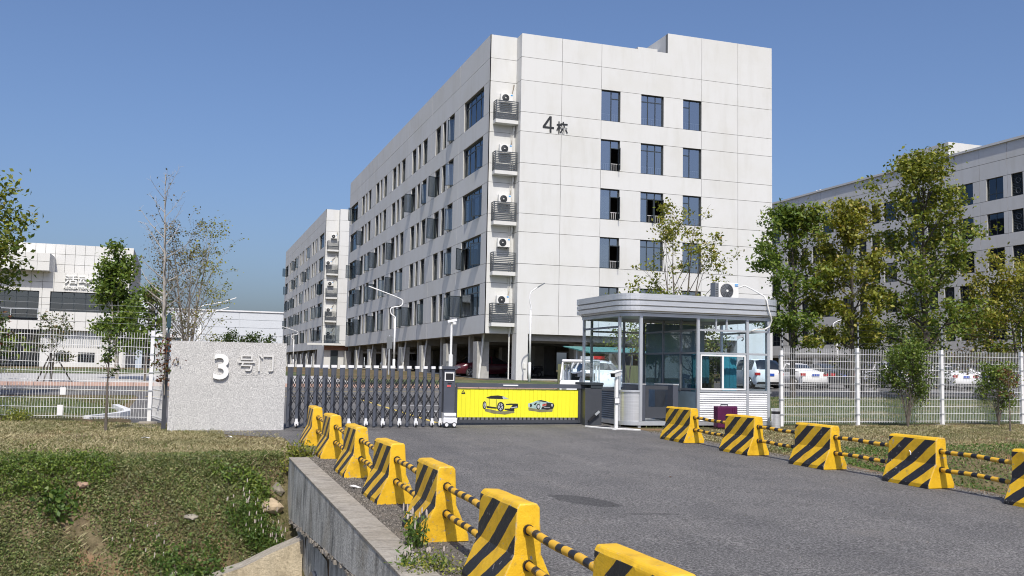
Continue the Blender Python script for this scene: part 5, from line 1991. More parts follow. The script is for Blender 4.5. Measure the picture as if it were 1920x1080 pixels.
cam_post('white camera post with hooded camera in front of the booth corner', 10.10, 21.64, gz(10.1, 21.6), 1.76, R(-55), True)
cam_post('white hooded camera just behind the boom gate cabinet', 11.0, 26.0, gz(11, 26), 1.72, R(-75), False)
mb = MB()
mb.tube([(9.6, 22.35, gz(9.6, 22.35) + 0.03), (9.85, 21.95, gz(9.85, 21.95) + 0.025), (10.1, 21.55, gz(10.1, 21.6) + 0.025), (10.6, 21.3, gz(10.6, 21.3) + 0.02)], 0.025, 6)
tag(mb.build('cable_conduit', 'line_white'), 'white cable conduit lying on the asphalt by the camera post', 'conduit')

# ------------------------------------------------------------------ guard booth
BX0, BX1, BY0, BY1 = 10.62, 15.06, 22.2, 25.35
BZ = 0.44
root = thing('guard_booth', 'aluminium and glass guard booth with rounded corners and ribbed roof fascia', 'guard booth', (12.8, 23.8, BZ))
def rrect(x0, x1, y0, y1, r, n=8):
    pts = []
    for cx, cy, a0 in ((x1 - r, y0 + r, -90), (x1 - r, y1 - r, 0), (x0 + r, y1 - r, 90), (x0 + r, y0 + r, 180)):
        for k in range(n + 1):
            t = R(a0 + 90 * k / n)
            pts.append((cx + r * math.cos(t), cy + r * math.sin(t)))
    return pts
def band(mb, o, r0, r1, z0, z1, m=0):
    """closed ring between two offsets of the booth outline"""
    A = rrect(BX0 - r0, BX1 + r0, BY0 - r0, BY1 + r0, 0.42 + r0)
    B = rrect(BX0 - r1, BX1 + r1, BY0 - r1, BY1 + r1, 0.42 + r1)
    n = len(A)
    for i in range(n):
        j = (i + 1) % n
        mb.quad((*A[i], z0), (*A[j], z0), (*A[j], z1), (*A[i], z1), m)
        mb.quad((*A[i], z1), (*A[j], z1), (*B[j], z1), (*B[i], z1), m)
        mb.quad((*A[j], z0), (*A[i], z0), (*B[i], z0), (*B[j], z0), m)
mb = MB()
for (z0, z1, r) in ((3.365, 3.41, 0.06), (3.41, 3.51, 0.17), (3.51, 3.545, 0.085), (3.545, 3.65, 0.17), (3.65, 3.685, 0.085), (3.685, 3.84, 0.175)):
    band(mb, 0, r, 0.0, z0, z1)
f = mb.build('roof_fascia', 'steel', root)
mb = MB()
A = rrect(BX0 - 0.16, BX1 + 0.16, BY0 - 0.16, BY1 + 0.16, 0.58)
mb.add([(x, y, 3.80) for x, y in A], [tuple(range(len(A)))])
mb.add([(x, y, 3.36) for x, y in rrect(BX0 - 0.06, BX1 + 0.06, BY0 - 0.06, BY1 + 0.06, 0.46)], [tuple(reversed(range(len(A))))])
mb.build('roof', 'alu', root)
mb = MB()
band(mb, 0, 0.02, -0.10, 3.27, 3.355)
mb.build('head_rail', 'alu', root)
mb = MB()
band(mb, 0, 0.02, -0.10, 0.50, 0.60)
mb.add([(x, y, 0.585) for x, y in rrect(BX0 + 0.05, BX1 - 0.05, BY0 + 0.05, BY1 - 0.05, 0.37)], [tuple(range(len(A)))])
mb.build('floor_frame', 'alu', root)
mb = MB()
for x, y in ((11.02, 22.23), (12.69, 22.23), (14.15, 22.23), (10.65, 22.62), (10.65, 25.0), (14.9, 22.4), (14.8, 25.2), (12.0, 25.2), (13.3, 22.23)):
    mb.box(x - 0.04, x + 0.04, y - 0.02, y + 0.05, gz(x, y) - 0.02, 0.499)
mb.build('foot', 'alu', root)
def post(x, y, w=0.065, mat='alu'):
    mb = MB()
    mb.box(x - w / 2, x + w / 2, y - w / 2, y + w / 2, 0.60, 3.27)
    return mb.build('post', mat, root)
PB = 22.215
for x in (11.04, 12.69, 14.16, 14.80):
    post(x, PB, 0.075)
for x, y in ((10.64, 22.62), (10.64, 24.95), (15.04, 22.62), (15.04, 24.95)):
    post(x, y, 0.065)
for x in (11.04, 12.05, 12.69, 13.9, 14.64):
    post(x, 25.33, 0.06, 'alu_grey')
def xbar(x0, x1, y, z, h=0.05, mat='alu'):
    mb = MB()
    mb.box(x0, x1, y - 0.03, y + 0.03, z - h / 2, z + h / 2)
    return mb.build('rail', mat, root)
for a, b in ((12.729, 14.121), (14.199, 14.761)):
    for z in (2.97, 2.37, 1.38):
        xbar(a, b, PB, z)
for x in (13.22, 13.54):
    mb = MB()
    mb.box(x - 0.02, x + 0.02, PB - 0.025, PB + 0.025, 2.996, 3.269)
    mb.build('rail', 'alu', root)
def ybar(x, y0, y1, z, h=0.05, mat='alu'):
    mb = MB()
    mb.box(x - 0.03, x + 0.03, y0, y1, z - h / 2, z + h / 2)
    return mb.build('rail', mat, root)
for x in (10.64, 15.04):
    for z in (3.0, 1.36):
        ybar(x, 22.655, 24.915, z, mat='alu_grey' if x < 12 else 'alu')
for a, b in ((11.075, 12.015), (12.085, 12.655), (12.725, 13.865), (13.935, 14.605)):
    for z in (2.97, 2.37, 1.38):
        xbar(a, b, 25.33, z, mat='alu_grey')
# glass
def gl(x0, x1, y0, y1, z0, z1, mat='clear_glass', name='pane'):
    mb = MB()
    mb.box(x0, x1, y0, y1, z0, z1)
    return mb.build(name, mat, root)
for a, b in ((12.729, 14.121), (14.199, 14.761)):
    gl(a, b, PB - 0.004, PB + 0.004, 2.40, 2.944)
    gl(a, b, PB - 0.004, PB + 0.004, 2.996, 3.268)
gl(14.199, 14.761, PB - 0.004, PB + 0.004, 1.406, 2.344)
for x in (10.64, 15.04):
    gl(x - 0.004, x + 0.004, 22.655, 24.915, 1.386, 2.974)
    gl(x - 0.004, x + 0.004, 22.655, 24.915, 3.026, 3.268)
for a, b in ((11.075, 12.015), (12.085, 12.655)):
    gl(a, b, 25.326, 25.334, 1.41, 2.34)
    gl(a, b, 25.326, 25.334, 2.40, 2.944)
    gl(a, b, 25.326, 25.334, 2.996, 3.268)
# sliding service window
mb = MB()
for (x0, x1, z0, z1) in ((12.75, 12.79, 1.42, 2.335), (14.06, 14.10, 1.42, 2.335), (13.39, 13.44, 1.46, 2.295)):
    mb.box(x0, x1, PB - 0.035, PB + 0.02, z0, z1)
mb.box(12.791, 14.059, PB - 0.035, PB + 0.02, 1.42, 1.459)
mb.box(12.791, 14.059, PB - 0.035, PB + 0.02, 2.296, 2.335)
w = mb.build('service_window', 'white_paint', root)
for a, b, dy in ((12.79, 13.39, 0.0), (13.44, 14.06, -0.012)):
    mb = MB()
    mb.box(a, b, PB - 0.01 + dy, PB - 0.004 + dy, 1.46, 2.295)
    mb.build('pane', 'blue_glass', w)
# curved corner glass and skirts
def corner(x, y, sx, z0, z1, mat, name, r=0.40):
    mb = MB()
    n = 10
    P = []
    for k in range(n + 1):
        t = R(90 * k / n)
        P.append((x - sx * r * math.cos(t) if sx > 0 else x + r * math.cos(t), y - r * math.sin(t)))
    for a, b in zip(P[:-1], P[1:]):
        mb.quad((*a, z0), (*b, z0), (*b, z1), (*a, z1))
    return mb.build(name, mat, root, smooth=True)
for sx, cx in ((1, 11.04), (-1, 14.66)):
    corner(cx, 22.61, sx, 0.60, 1.335, 'steel', 'curved_skirt')
    corner(cx, 22.61, sx, 1.385, 3.27, 'clear_glass', 'curved_pane')
    mb = MB()
    n = 10
    for rr in (0.43, 0.37):
        pass
    for k in range(n):
        t0, t1 = R(90 * k / n), R(90 * (k + 1) / n)
        q = []
        for t, rr in ((t0, 0.43), (t1, 0.43), (t1, 0.37), (t0, 0.37)):
            q.append((cx - sx * rr * math.cos(t), 22.61 - rr * math.sin(t)))
        mb.add([(a, b, 1.336) for a, b in q] + [(a, b, 1.384) for a, b in q], BOXF)
    mb.build('rail', 'alu', root)
# louvred skirts
def skirt(p0, p1, nrm, z0, z1, mat, n=13):
    mb = MB()
    a, b = Vector((*p0, 0)), Vector((*p1, 0))
    nn = Vector((*nrm, 0))
    for k in range(n):
        za, zb = lerp(z0, z1, k / n), lerp(z0, z1, (k + 1) / n)
        mb.quad(a + nn * 0.03 + Vector((0, 0, za + 0.004)), b + nn * 0.03 + Vector((0, 0, za + 0.004)), b + Vector((0, 0, zb)), a + Vector((0, 0, zb)))
        mb.quad(a + Vector((0, 0, za)), b + Vector((0, 0, za)), b + nn * 0.03 + Vector((0, 0, za + 0.004)), a + nn * 0.03 + Vector((0, 0, za + 0.004)))
    return mb.build('louvre', mat, root)
skirt((12.73, PB), (14.12, PB), (0, -1), 0.61, 1.35, 'white_metal')
skirt((14.20, PB), (14.76, PB), (0, -1), 0.61, 1.35, 'white_metal')
skirt((10.64, 24.91), (10.64, 22.66), (-1, 0), 0.61, 1.33, 'alu_grey')
skirt((15.04, 22.66), (15.04, 24.91), (1, 0), 0.61, 1.33, 'alu')
mb = MB()
mb.box(11.075, 14.6, 25.30, 25.36, 0.61, 1.354)
mb.build('back_skirt', 'alu_grey', root)
# inner room of the clerk
mb = MB()
mb.box(12.66, 12.70, 22.26, 25.29, 0.6, 1.36)
mb.box(12.735, 14.6, 25.20, 25.28, 1.36, 3.25)
mb.build('room_wall', simple('blue grey room panel', (0.20, 0.28, 0.33), 0.7), root)
mb = MB()
for y in (23.1, 24.1):
    mb.box(12.65, 12.71, y - 0.03, y + 0.03, 1.361, 3.268)
for z in (1.42, 2.37, 2.97):
    mb.box(12.655, 12.705, 22.26, 23.069, z - 0.025, z + 0.025)
    mb.box(12.655, 12.705, 23.131, 24.069, z - 0.025, z + 0.025)
    mb.box(12.655, 12.705, 24.131, 25.19, z - 0.025, z + 0.025)
mb.build('room_frame', 'alu_grey', root)
gl(12.676, 12.684, 22.26, 25.19, 1.446, 2.344, 'blue_glass')
gl(12.676, 12.684, 22.26, 25.19, 2.396, 2.944)
mb = MB()
mb.box(12.8, 14.6, 22.5, 23.2, 1.30, 1.34)
mb.build('desk', 'alu_grey', root)
mb = MB()
mb.box(13.05, 13.4, 22.75, 22.79, 1.36, 1.58)
mb.build('monitor', 'black', root)
mb = MB()
for k in range(8):
    mb.box(13.62 + 0.055 * k, 13.675 + 0.055 * k, 22.55 + 0.015 * (k % 2), 22.57 + 0.015 * (k % 2), 1.36, 2.35)
mb.build('curtain', simple('teal curtain', (0.06, 0.40, 0.52), 0.8), root)
mb = MB()
for k in range(10):
    mb.box(12.80 + 0.055 * k, 12.855 + 0.055 * k, 22.75 + 0.015 * (k % 2), 22.77 + 0.015 * (k % 2), 1.36, 2.35)
mb.build('curtain', simple('dark teal curtain', (0.03, 0.16, 0.20), 0.8), root)
# bullet camera on the front of the booth
mb = MB()
mb.bar((13.78, 22.10, 2.78), (13.92, 22.0, 2.86), 0.07, 0.07)
mb.tube([(13.9, 22.02, 2.84), (13.98, 22.1, 2.76), (13.98, 22.17, 2.72)], 0.018, 6)
mb.build('camera', 'alu', root)

root = ac_unit('white air conditioner with black fan standing on the guard booth roof', 14.0, 23.0, 3.81, w=0.62, h=0.46, side=True, text='Midea')
mb = MB()
hp = [(14.31, 22.95, 4.18), (14.5, 22.85, 4.26), (14.58, 22.55, 4.12), (14.62, 22.1, 3.92), (14.63, 21.99, 3.80), (14.66, 21.98, 3.6), (14.72, 21.97, 3.42), (14.78, 22.0, 3.28), (14.76, 22.06, 3.12), (14.62, 22.08, 3.04), (14.36, 22.1, 3.03), (14.25, 22.15, 2.98)]
hp2 = []
for a, b in zip(hp[:-1], hp[1:]):
    hp2 += [a, tuple((np.array(a) + np.array(b)) / 2)]
mb.tube(hp2 + [hp[-1]], 0.021, 8)
mb.build('insulated_hose', 'ac_white', root, smooth=True)

# turnstile inside the passage
root = thing('turnstile', 'dark steel turnstile gate in the open passage of the booth', 'turnstile', (11.8, 22.75, 0.6))
for x in (11.22, 12.17):
    mb = MB()
    mb.box(x - 0.07, x + 0.09, 22.45, 23.5, 0.60, 1.52)
    p = mb.build('cabinet', 'gate_grey', root, bevel=0.02)
    mb = MB()
    mb.box(x - 0.075, x + 0.095, 22.44, 23.51, 1.521, 1.55)
    mb.build('top_plate', 'steel', p)
mb = MB()
mb.box(11.36, 12.06, 22.66, 22.70, 0.66, 0.95)
mb.box(11.36, 12.06, 22.66, 22.70, 1.40, 1.50)
mb.box(11.36, 11.50, 22.66, 22.70, 0.95, 1.40)
mb.build('gate_leaf', 'dark_metal', root)
gl2 = MB()
gl2.box(11.5, 12.06, 22.675, 22.685, 0.95, 1.40)
gl2.build('leaf_glass', 'clear_glass', root)

# litter bin and suitcase
root = thing('litter_bin', 'round brushed steel litter bin beside the booth corner', 'bin', (14.81, 21.87, gz(14.8, 21.87)))
z = gz(14.8, 21.87)
mb = MB()
mb.tube([(14.81, 21.87, z), (14.81, 21.87, z + 0.36)], 0.115, 24, cap=True)
mb.build('drum', 'steel', root, smooth=False)
mb = MB()
mb.tube([(14.81, 21.87, z + 0.361), (14.81, 21.87, z + 0.43)], 0.108, 24)
mb.build('opening', 'black', root)
mb = MB()
mb.tube([(14.81, 21.87, z + 0.431), (14.81, 21.87, z + 0.51)], 0.117, 24)
mb.build('lid', 'steel', root)
zc = gz(13.1, 21.5)
root = thing('suitcase', 'dark purple hard-shell case standing against the booth louvres', 'suitcase', (13.15, 21.6, zc))
mb = MB()
mb.box(12.86, 13.44, 21.5, 21.74, zc + 0.03, zc + 0.58)
s = mb.build('shell', 'purple', root, bevel=0.03)
mb = MB()
mb.tube([(13.0, 21.6, zc + 0.58), (13.0, 21.6, zc + 0.615), (13.2, 21.6, zc + 0.615), (13.2, 21.6, zc + 0.58)], 0.014, 6)
mb.build('handle', 'black', root)
mb = MB()
for x in (13.28, 13.33):
    mb.box(x, x + 0.02, 21.49, 21.4995, zc + 0.06, zc + 0.55)
mb.build('rib', 'purple', root)

# ------------------------------------------------------------------ welded wire fences
def wire_panel(root, x0, x1, y, z0, z1, slope=0.0058, pitch=0.056, y1=None):
    y1 = y if y1 is None else y1
    mb = MB()
    n = int(math.hypot(x1 - x0, y1 - y) / pitch)
    for k in range(1, n):
        t = k / n
        x, yy = lerp(x0, x1, t), lerp(y, y1, t)
        mb.box(x - 0.0032, x + 0.0032, yy - 0.0032, yy + 0.0032, z0 + slope * (x - x0), z1 + slope * (x - x0) + 0.03)
    z = z0 + 0.05
    while z < z1 + 0.02:
        a = (x0, y - 0.006, z)
        b = (x1, y1 - 0.006, z + slope * (x1 - x0))
        mb.bar(a, b, 0.007, 0.010)
        mb.bar((a[0], a[1] + 0.012, a[2]), (b[0], b[1] + 0.012, b[2]), 0.007, 0.010)
        z += 0.205
    return mb.build('wire_panel', 'white_paint', root)
def fence_post(root, x, y, z0, z1, w=0.085, electric=None):
    mb = MB()
    mb.box(x - w / 2, x + w / 2, y - w / 2, y + w / 2, z0 - 0.1, z1)
    p = mb.build('post', 'white_paint', root)
    mb = MB()
    for k in range(5):
        zz = lerp(z0 + 0.3, z1 - 0.15, k / 4)
        mb.box(x - w / 2 - 0.012, x + w / 2 + 0.012, y - w / 2 - 0.012, y + w / 2 + 0.012, zz, zz + 0.03)
    mb.build('clamp', 'alu', p)
    if electric:
        mb = MB()
        mb.tube([(x + 0.04, y, z1 - 0.1), (x + 0.04, y, electric)], 0.014, 6)
        e = mb.build('wire_pole', 'alu', root)
        mb = MB()
        for k in range(4):
            zz = lerp(z1 + 0.12, electric - 0.04, k / 3)
            mb.disc_cyl((x + 0.04, y, zz), (0, 0, 1), 0.04, 0.02, 8)
            mb.disc_cyl((x + 0.04, y, zz - 0.03), (0, 0, 1), 0.022, 0.05, 8)
        mb.build('insulator', 'black', e)
root = thing('wire_fence', 'white welded wire fence on the right of the guard booth', 'fence', (19, 22.3, 0.48), 'white wire fences along the site edge')
px = [15.27, 17.74, 20.65, 23.6, 26.55]
for k, x in enumerate(px):
    z = gz(x, 22.3)
    fence_post(root, x, 22.3, z, 2.50 if k == 0 else 2.62 + 0.006 * (x - 17), electric=3.34 if k != 0 else 3.1)
for a, b in zip(px[:-1], px[1:]):
    wire_panel(root, a + 0.05, b - 0.05, 22.3, gz(a, 22.3) + 0.07, 2.56 + 0.006 * (a - 17))
for k in range(4):
    mb = MB()
    for a, b in zip(px[1:-1], px[2:]):
        zz = lerp(2.76, 3.29, k / 3)
        mb.bar((a + 0.04, 22.3, zz), (b + 0.04, 22.3, zz + 0.02), 0.003, 0.003)
    mb.build('electric_wire', 'gate_grey', root)
mb = MB()
for x in px[1:]:
    mb.box(x - 0.2, x + 0.2, 22.12, 22.42, gz(x, 22.3) - 0.2, gz(x, 22.3) + 0.02)
mb.build('footing', 'stone', root)
root = thing('wire_fence', 'white welded wire fence on the left of the granite wall', 'fence', (-3, 24.4, 0.45), 'white wire fences along the site edge')
px = [-0.68, -4.02, -7.2]
for k, x in enumerate(px):
    fence_post(root, x, 24.4, 0.44 + 0.03 * k, 2.60, electric=3.2)
for a, b in zip(px[:-1], px[1:]):
    wire_panel(root, b + 0.05, a - 0.05, 24.4, 0.56, 2.56, slope=-0.016, pitch=0.06)
for k in range(4):
    mb = MB()
    for a, b in zip(px[:-1], px[1:]):
        zz = lerp(2.74, 3.16, k / 3)
        mb.bar((a + 0.04, 24.4, zz), (b + 0.04, 24.4, zz + 0.02), 0.003, 0.003)
    mb.build('electric_wire', 'alu', root)
wire_panel(root, -0.62, -0.36, 24.3, 0.56, 2.3, y1=22.7, pitch=0.075)
mb = MB()
for (x, z, h) in ((-2.62, 1.07, 0.17), (-2.66, 0.60, 0.24)):
    mb.box(x, x + 0.12, 24.36, 24.37, z, z + h)
mb.build('notice_plate', 'white_paint', root)
mb = MB()
mb.box(-0.9, -0.48, 24.0, 24.5, 0.2, 0.47)
tag(mb.build('concrete_footing', 'stone', bevel=0.02), 'tan concrete footing block under the left fence end post', 'footing')

# ------------------------------------------------------------------ street lamps
def lamp(label, x, y, pts, z0, r=0.075, head=None):
    root = thing('street_lamp', label, 'street lamp', (x, y, z0), 'white street lamps inside the grounds')
    mb = MB()
    mb.tube([(x, y, z0 - 0.1), (x, y, z0 + 1.2)], r * 1.15, 8)
    mb.tube([(x, y, z0 + 1.2), (x, y, pts[0][1])], [r, r * 0.72], 8)
    mb.build('pole', 'pole_white', root, smooth=True)
    P = [Vector((x + a, y - 0.02, b)) for a, b in pts]
    # smooth the arm
    Q = []
    for i in range(len(P) - 1):
        p0, p1, p2, p3 = P[max(0, i - 1)], P[i], P[i + 1], P[min(len(P) - 1, i + 2)]
        for k in range(5):
            t = k / 5
            Q.append(0.5 * ((2 * p1) + (p2 - p0) * t + (2 * p0 - 5 * p1 + 4 * p2 - p3) * t * t + (3 * p1 - p0 - 3 * p2 + p3) * t ** 3))
    Q.append(P[-1])
    mb = MB()
    mb.tube(Q, [lerp(r * 0.62, r * 0.5, i / len(Q)) for i in range(len(Q))], 6)
    arm = mb.build('arm', 'pole_white', root, smooth=True)
    mb = MB()
    d = (Q[-1] - Q[-2]).normalized()
    mb.bar(Q[-1] - d * 0.05, Q[-1] + d * 0.5, 0.20, 0.06)
    mb.build('lamp_head', head or 'pole_white', root)
    return root
S1 = [(0, 5.15), (-0.28, 5.35), (-0.30, 5.7), (0.0, 5.82), (0.36, 5.9), (0.48, 6.15), (0.25, 6.4), (-1.35, 6.95)]
z = gz(13.2, 63)
lamp('white street lamp with curled arm in front of the long side of the numbered block', 13.25, 63, S1, z)
lamp('white street lamp with grey head before the front wall of the numbered block', 20.45, 56.5, [(0, 5.55), (0.02, 5.75), (-0.06, 6.05), (-0.08, 6.4), (0.05, 6.72), (0.45, 7.0)], gz(20.5, 56.5), head='alu_grey')
z = gz(15, 80)
lamp('white curled street lamp in front of the farther block, right one of two', 15.4, 144.5, [(a * 1.15, b + 0.4) for a, b in S1], z)
lamp('white curled street lamp in front of the farther block, left one of two', 18.4, 200, [(a * 1.2, b + 0.9) for a, b in S1], z)
S2 = [(0, 5.15), (-0.28, 5.35), (-0.30, 5.7), (0.0, 5.82), (0.36, 5.95), (0.7, 6.1), (1.45, 6.6), (2.2, 7.0)]
S3 = [(0, 5.0), (-0.3, 5.3), (-0.45, 5.8), (-0.2, 6.25), (0.4, 6.5), (1.5, 6.75), (2.2, 7.0)]
lamp('white street lamp partly hidden by the brown tree behind the granite wall', 1.25, 81, S3, gz(1, 80))
lamp('lower white street lamp arm beside the brown tree, farther back', 1.3, 95, S3, gz(1, 80))
lamp('white street lamp behind the right wire fence, nearer one', 53.6, 70, [(0, 5.1), (0.25, 5.3), (0.28, 5.65), (0, 5.8), (-0.3, 5.95), (-0.35, 6.3), (0.2, 6.6), (0.9, 6.75)], gz(50, 70))
lamp('white street lamp behind the right wire fence, farther one', 79, 131, [(0, 5.1), (-0.25, 5.3), (-0.28, 5.65), (0, 5.9), (0.4, 6.2), (0.9, 6.4)], gz(50, 80))
root = thing('camera_pole', 'white pole with a small surveillance camera in front of the parking columns', 'camera pole', (16.4, 60.3, gz(16.4, 60)))
zb = gz(16.4, 60)
mb = MB()
mb.tube([(16.4, 60.3, zb), (16.4, 60.3, zb + 1.6)], 0.14, 8)
mb.tube([(16.4, 60.3, zb + 1.6), (16.4, 60.3, zb + 3.75)], 0.075, 8)
mb.build('pole', 'pole_white', root)
mb = MB()
mb.bar((16.1, 60.2, zb + 3.72), (16.7, 60.2, zb + 3.85), 0.16, 0.16)
mb.disc_cyl((16.55, 60.15, zb + 3.62), (0, 0, 1), 0.13, 0.16, 10)
mb.build('camera', 'pole_white', root)
root = thing('sign_post', 'thin grey post with a small notice board in front of the parking columns', 'sign post', (14.2, 70, gz(14, 70)))
zb = gz(14, 70)
mb = MB()
mb.tube([(14.35, 70, zb), (14.35, 70, zb + 2.9)], 0.06, 6)
mb.build('pole', 'alu', root)
mb = MB()
mb.box(14.15, 14.55, 69.9, 69.93, zb + 1.9, zb + 2.8)
mb.build('board', 'alu_grey', root)

# ------------------------------------------------------------------ vehicles
def car(label, x, y, heading, paint, L=4.55, W=1.82, H=1.46, kind='sedan', group=None, plate='plate_blue', z=None, cat='car', name='parked_car'):
    """heading: direction the nose points, angle from +y clockwise"""
    z = gz(x, y) + 0.02 if z is None else z
    root = thing(name, label, cat, (x, y, z), group)
    if kind == 'sedan':
        st = [(0.0, .62, .88), (0.02, .88, .92), (0.10, 1.00, .95), (0.20, 1.03, 1), (0.25, 1.12, 1), (0.36, 1.38, 1), (0.47, H, 1), (0.56, H - .02, 1), (0.64, 1.32, 1), (0.76, 1.0, 1), (0.86, .92, .98), (0.95, .80, .93), (0.985, .68, .86), (1.0, .55, .80)]
    elif kind == 'suv':
        st = [(0.0, .75, .90), (0.02, 1.05, .94), (0.06, 1.35, .97), (0.12, H - .05, 1), (0.25, H, 1), (0.45, H, 1), (0.58, H - .06, 1), (0.67, 1.40, 1), (0.78, 1.1, 1), (0.88, 1.03, .98), (0.96, .92, .93), (1.0, .62, .84)]
    else:
        st = [(0.0, .9, .92), (0.015, 1.5, .96), (0.05, H - .04, .98), (0.2, H, 1), (0.6, H, 1), (0.78, H - .05, 1), (0.86, 1.55, 1), (0.95, 1.1, .96), (0.985, .85, .9), (1.0, .55, .85)]
    belt = {'sedan': 0.93, 'suv': 1.02, 'van': 1.05}[kind]
    vs, fs, ms = [], [], []
    K = 7
    for t, top, wf in st:
        w = W / 2 * wf
        b = min(top - 0.01, belt)
        glassy = top - b > 0.06
        rw = w * (0.93 if not glassy else lerp(0.97, 0.72 if kind != 'van' else 0.86, min(1, (top - b) / (H - belt))))
        yy = -L / 2 + L * t
        half = [(w * .9, .20), (w, .38), (w, .62 if b > .64 else b * .8), (w * .975, b), (rw, top - (0.03 if glassy else 0.005)), (rw * .55, top + .01), (0, top + .02)]
        row = [(a, yy, c) for a, c in half] + [(-a, yy, c) for a, c in reversed(half[:-1])]
        vs += row
    n = 2 * K - 1
    for j in range(len(st) - 1):
        t0, top0, _ = st[j]
        t1, top1, _ = st[j + 1]
        hi0, hi1 = top0 - belt > 0.06, top1 - belt > 0.06
        for i in range(n - 1):
            a = j * n + i
            fs.append((a, a + 1, a + n + 1, a + n))
            m = 0
            if i in (3, n - 5) and (hi0 and hi1) and 0.06 < t0 < 0.8:
                m = 1
            if i in (4, 5, 6, 7) and abs(top1 - top0) > 0.10 * (1 if kind != 'van' else 1.5) and (hi0 or hi1) and max(top0, top1) > belt + 0.1:
                m = 1
            ms.append(m)
    fs.append(tuple(reversed(range(n))))
    ms.append(0)
    fs.append(tuple((len(st) - 1) * n + i for i in range(n)))
    ms.append(0)
    mb = MB()
    mb.add([(a + x, b + y, c + z) for a, b, c in vs], fs)
    mb.m = ms
    body = mb.build('body', [paint, 'car_glass'], root, smooth=True)
    # pillars over the glass
    mb = MB()
    for sx in (-1, 1):
        for tt in ((0.46, 0.47) if kind == 'sedan' else (0.35, 0.36, 0.56, 0.57)):
            yy = y - L / 2 + L * tt
            mb.bar((x + sx * W / 2 * .985, yy, z + belt - .02), (x + sx * W / 2 * (0.74 if kind != 'van' else .88), yy, z + H - .04), 0.05, 0.07)
    mb.build('pillar', paint, body)
    for sx in (-1, 1):
        for ty in (0.17, 0.815):
            cx, cy = x + sx * (W / 2 - 0.11), y - L / 2 + L * ty
            mb = MB()
            mb.disc_cyl((cx, cy, z + 0.31), (1, 0, 0), 0.32, 0.22, 22)
            wl = mb.build('wheel', 'rubber', root)
            mb = MB()
            mb.disc_cyl((cx + sx * 0.108, cy, z + 0.31), (1, 0, 0), 0.06, 0.02, 10)
            for k in range(5):
                t = 2 * math.pi * k / 5
                mb.bar((cx + sx * 0.112, cy, z + 0.31), (cx + sx * 0.112, cy + math.cos(t) * 0.21, z + 0.31 + math.sin(t) * 0.21), 0.05, 0.05, up=(1, 0, 0))
            mb.tube([(cx + sx * 0.11, cy + math.cos(t) * 0.22, z + 0.31 + math.sin(t) * 0.22) for t in np.linspace(0, 2 * math.pi, 19)], 0.018, 4, cap=False)
            mb.build('rim', 'rim', wl)
    yb = y - L / 2
    zl = 0.80 if kind != 'van' else 0.95
    for sx in (-1, 1):
        mb = MB()
        mb.box(x + sx * W * .40 - 0.20, x + sx * W * .40 + 0.10 * 1, yb - 0.015, yb + 0.12, z + zl - 0.07, z + zl + 0.08)
        mb.build('tail_light', 'red_light', root)
        mb = MB()
        mb.box(x + sx * W * .36 - 0.16, x + sx * W * .36 + 0.16, y + L / 2 - 0.16, y + L / 2 - 0.02, z + 0.58, z + 0.70)
        mb.build('headlight', 'rim', root)
        mb = MB()
        yy = y - L / 2 + L * (0.68 if kind != 'van' else 0.84)
        mb.box(x + sx * (W / 2 + 0.09) - 0.09, x + sx * (W / 2 + 0.09) + 0.09, yy - 0.05, yy + 0.05, z + belt, z + belt + 0.13)
        mb.build('wing_mirror', paint, root)
    if plate:
        mb = MB()
        mb.box(x - 0.24, x + 0.24, yb - 0.03, yb - 0.005, z + 0.70, z + 0.84)
        mb.build('number_plate', plate, root)
    mb = MB()
    mb.box(x - W * .44, x + W * .44, yb - 0.01, yb + 0.1, z + 0.22, z + 0.36)
    mb.build('bumper', 'black', root)
    root.rotation_euler.z = -heading
    return root

G_ = 'cars parked behind the right wire fence'
car('white saloon car with red tail lights behind the first fence bay', 34.9, 49.6, R(4), 'car_white', group=G_)
car('dark car parked just right of the white saloon, partly behind a fence post', 37.6, 50.6, R(2), 'car_dark', group=G_)
car('white-roofed car with blue plate behind the leafy bush', 43.2, 52.2, R(3), 'car_white', kind='suv', H=1.62, group=G_, L=4.4)
car('white car between the two bushes behind the fence', 45.9, 49.6, R(4), 'car_white', group=G_)
car('white estate car behind the right-hand bush', 49.2, 51.4, R(3), 'car_white', kind='suv', H=1.6, group=G_)
car('white car seen through the booth end window', 31.9, 49.6, R(5), 'car_white', group=G_, kind='suv', H=1.65)
G_ = 'cars parked under the numbered block'
car('dark red saloon car in the shade of the first parking bay under the block', 20.75, 66.6, R(-90), 'car_maroon', group=G_)
car('dark red car behind the second column under the block', 21.3, 71.8, R(-90), 'car_maroon', group=G_)
car('silver off-road car far back under the block', 21.2, 96, R(-90), 'car_silver', kind='suv', H=1.68, group=G_)
# small white patrol vehicle and the patrol car with the red light bar
pv = car('white patrol car with a red light bar on its roof, seen through the booth glass', 16.9, 38.6, R(190), 'car_white', kind='suv', H=1.55, cat='patrol car', name='patrol_car')
mb = MB()
mb.box(16.35, 16.85, 38.2, 38.45, gz(16.9, 38.6) + 1.60, gz(16.9, 38.6) + 1.74)
r_ = mb.build('light_bar', 'red_light', None)
r_.parent = pv
r_.matrix_parent_inverse = Matrix.Identity(4)
r_.location = Vector((0, 0, 0)) - pv.location
mb = MB()
mb.box(16.851, 17.4, 38.2, 38.45, gz(16.9, 38.6) + 1.60, gz(16.9, 38.6) + 1.72)
q_ = mb.build('light_bar_end', 'alu', None)
q_.parent = pv
q_.location = Vector((0, 0, 0)) - pv.location

